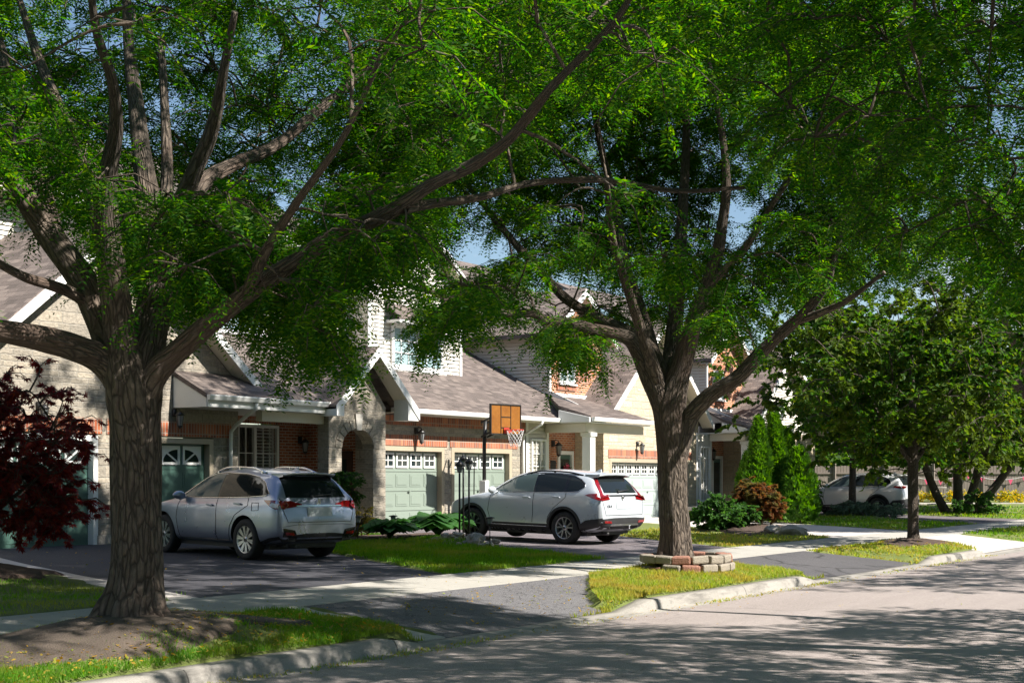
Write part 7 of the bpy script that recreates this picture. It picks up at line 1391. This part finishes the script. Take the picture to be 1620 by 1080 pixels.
# rocks in the bed
def rock(x,y,z,s,label,m='boulder',seed=1,group='rocks in the lamp post bed',flat=.6):
    bm=bmesh.new(); bmesh.ops.create_icosphere(bm,subdivisions=3,radius=1); 
    for v in bm.verts:
        n=noise.noise(v.co*1.3+Vector((seed*3.1,0,seed)))*.45+noise.noise(v.co*4+Vector((seed,seed,0)))*.12; v.co=v.co*(1+n); v.co.x*=s[0];v.co.y*=s[1];v.co.z*=s[2]
    me=bpy.data.meshes.new('garden_rock'); bm.to_mesh(me); bm.free(); me.materials.append(M[m]); me.polygons.foreach_set('use_smooth',[False]*len(me.polygons))
    o=bpy.data.objects.new('garden_rock',me); COL.objects.link(o); o.location=(x,y,z); o.rotation_euler=(0,0,seed*1.3); tag(o,label,'rock',group); return o
rk=[(752,30.9,.2,'largest squarish grey rock in the lamp post bed','boulder'),(774,30.6,.1,'whitest round stone beside the largest bed rock','walk')]
for i,(px,d,s,lb,m) in enumerate(rk):
    x,y=along(px,d); rock(x,y,float(gz(x,y))+s*.4,(s,s*.8,s*.75),lb,m,i+2)
rnd=random.Random(3)
for i in range(26):
    px=rnd.uniform(700,790); d=rnd.uniform(30.2,31.8)+(px-745)*-.008; x,y=along(px,d); s=rnd.uniform(.04,.1)
    rock(x,y,float(gz(x,y))+s*.35,(s,s*.8,s*.65),'small rounded stone among the many edging the lamp post bed',['boulder','walk','block'][i%3],i+7)
for i,(px,d,s,lb) in enumerate(((1254,36.8,(.42,.28,.2),'long flat boulder at the end of the mulch bed by the driveway'),(1225,37.6,(.32,.25,.16),'smaller boulder behind the long flat one in the mulch bed'))):
    x,y=along(px,d); rock(x,y,float(gz(x,y))+.08,s,lb,'boulder',i+40,'boulders in the mulch bed')
# ring of wall blocks round the trunk
RC=(20.9,10.42); RR=.72; zb=float(gz(*RC))-.03
k=0
for course in range(2):
    nb=15; rr=RR+(.03 if course==0 else -.01)
    for i in range(nb):
        a=2*math.pi*(i+.5*course)/nb
        if course==1 and i in (3,4): pass
        rx,ry=rr*1.05,rr*.86
        x,y=RC[0]+rx*math.cos(a),RC[1]+ry*math.sin(a); z=zb+.0+course*.135-(.05 if course==0 and math.sin(a)>0 else 0)
        L_=.145; bm=bmesh.new(); r2=random.Random(course*50+i)
        q=MB(); w0,w1=.155*r2.uniform(.92,1.03),.125; h_=.128
        q.prism([(-.1,-w1),(.1,-w0),(.1,w0),(-.1,w1)],'z',0,h_)
        m='blockred' if r2.random()<.42 else 'block'
        o=q.build('wall_block',m,None,origin=(0,0,0),bevel=.026); o.location=(x,y,z); o.rotation_euler=(r2.uniform(-.07,.07),r2.uniform(-.07,.07),math.atan2(ry*math.sin(a)*1.35,rx*math.cos(a))+r2.uniform(-.08,.08))
        tag(o,('rust red' if m=='blockred' else 'grey brown')+(' wall block in the upper course of the ring round the forked trunk' if course else ' wall block in the bottom course of the ring round the forked trunk'),'wall block',('red' if m=='blockred' else 'grey')+' blocks in the '+('upper' if course else 'bottom')+' course of the trunk ring')
q=MB(); n=24; q.add([(RC[0],RC[1],zb+.2)]+[(RC[0]+(RR-.1)*1.05*math.cos(2*math.pi*i/n),RC[1]+(RR-.1)*.86*math.sin(2*math.pi*i/n),zb+.17) for i in range(n)],[(0,1+i,1+(i+1)%n) for i in range(n)]); o=q.build('mulch_bed','mulch',None,origin=(0,0,0)); tag(o,kind='structure')
# wooden fence, garden chair, bird bath, bunting, flowers in the far yard
def zat(x,y): return float(gz(x,y))
a=Vector((70.5,29.4,.62)); b=Vector((80.5,14.2,.62)); dr=(b-a); ln=dr.length; dr.normalize(); nv=Vector((-dr.y,dr.x,0))
t=thing('wooden_fence',tuple(a),'weathered grey board fence behind the far lawn','fence')
q=MB(); n=int(ln/.155)
for i in range(n):
    p=a+dr*(.155*i); h_=1.85+random.uniform(-.02,.02); w_=.14; o_=nv*random.uniform(-.008,.008)
    vs=[p+o_,p+dr*w_+o_,p+dr*w_+nv*.02+o_,p+nv*.02+o_]; q.add([tuple(v) for v in vs]+[tuple(v+Vector((0,0,h_))) for v in vs],[(0,3,2,1),(4,5,6,7),(0,1,5,4),(1,2,6,5),(2,3,7,6),(3,0,4,7)])
q.build('boards','timber',t)
for i in range(8):
    q=MB(); p=a+dr*(ln*i/7)-nv*.09; q.box(p.x-.06,p.x+.06,p.y-.06,p.y+.06,.5,2.6); q.build('post','timber',t)
q=MB(); 
for z in (.95,2.1): q.bar(a+nv*-.03+Vector((0,0,z-.62)),b+nv*-.03+Vector((0,0,z-.62)),.05,.09)
q.build('rails','timber',t)
t=thing('bunting',tuple(a+dr*7),'string of pink pennants along the wooden fence','bunting')
q=MB(); fl=MB(); P=[]
p0=a+dr*6.2-nv*.14; p1=a+dr*16.5-nv*.14
for i in range(43):
    u=i/42; p=p0.lerp(p1,u); sag=math.sin(math.pi*((u*3)%1.0)); P.append((p.x,p.y,2.05-.3*sag))
q.tube(P,.012,4); q.build('string','white',t)
for i in range(2,42,3):
    p=P[i]; d2=dr*.13; fl=MB(); fl.add([(p[0]-d2.x,p[1]-d2.y,p[2]),(p[0]+d2.x,p[1]+d2.y,p[2]),(p[0],p[1],p[2]-.3)],[(0,1,2)]); fl.build('flag','pink',t)
# white slatted garden chair
x,y=70.0,21.0; z=zat(x,y); t=thing('garden_chair',(x,y,z),'white slatted garden chair standing before the wooden fence','chair',None,R(200))
hc=lambda nm,fn:(lambda q:(fn(q),q.build(nm,'walk',t,origin=(0,0,0))))(MB())
hc('seat',lambda q:[q.bar((-.3,.25-.1*i,.42-.03*i),(.3,.25-.1*i,.42-.03*i),.09,.02) for i in range(6)])
hc('backrest',lambda q:[q.bar((-.25+.1*i,-.25,.3),(-.29+.116*i,-.62,1.08+.05*math.sin(i/5*math.pi)),.085,.02,0,(0,1,0)) for i in range(6)])
for sx in (-.33,.33):
    hc('armrest',lambda q:q.box(sx-.06,sx+.06,-.4,.35,.60,.625)); hc('leg',lambda q:q.box(sx-.02,sx+.02,.24,.33,0,.6)); hc('leg',lambda q:q.bar((sx,.25,.36),(sx,-.6,.0),.03,.1))
x,y=67.9,20.5; z=zat(x,y); t=thing('bird_bath',(x,y,z),'pale stone bird bath among the yellow flowers','bird bath')
q=MB(); q.lathe([(0,0),(.2,0),(.19,.06),(.09,.12),(.075,.5),(.12,.62)],(x,y,z),14); q.build('pedestal','walk',t); q=MB(); q.lathe([(0,.6),(.14,.62),(.36,.72),(.37,.75),(.33,.745),(0,.66)],(x,y,z),18); q.build('bowl','walk',t)
for i,(px,d) in enumerate(((1475,68.5),(1512,68),(1545,69),(1585,69.5),(1440,68.8),(1610,67.5))):
    x,y=along(px,d); z=zat(x,y); tt=thing('flower_clump',(x,y,z),'low yellow flowering clump in the bed before the wooden fence','flowers','yellow flower clumps before the fence')
    PP=crownpts((x,y,z+.25),(.6,.6,.3),40,200+i,.3); P=[];D=[]
    for p in PP:
        for _ in range(10): P.append(tuple(p[j]+random.gauss(0,.07) for j in range(3))); D.append((random.gauss(0,1),random.gauss(0,1),random.gauss(.5,.7)))
    npmesh('flowers',broad(np.array(P),np.array(D),.11,.5),4,'flower',tt,(x,y,z))
q=MB(); pts=[(64.5,22.5),(71.5,12.5),(73,13.2),(66.2,23.6)]; q.prism(pts,'z',.55,.66); o=q.build('path','lightdrive',None,origin=(0,0,0)); tag(o,kind='structure')
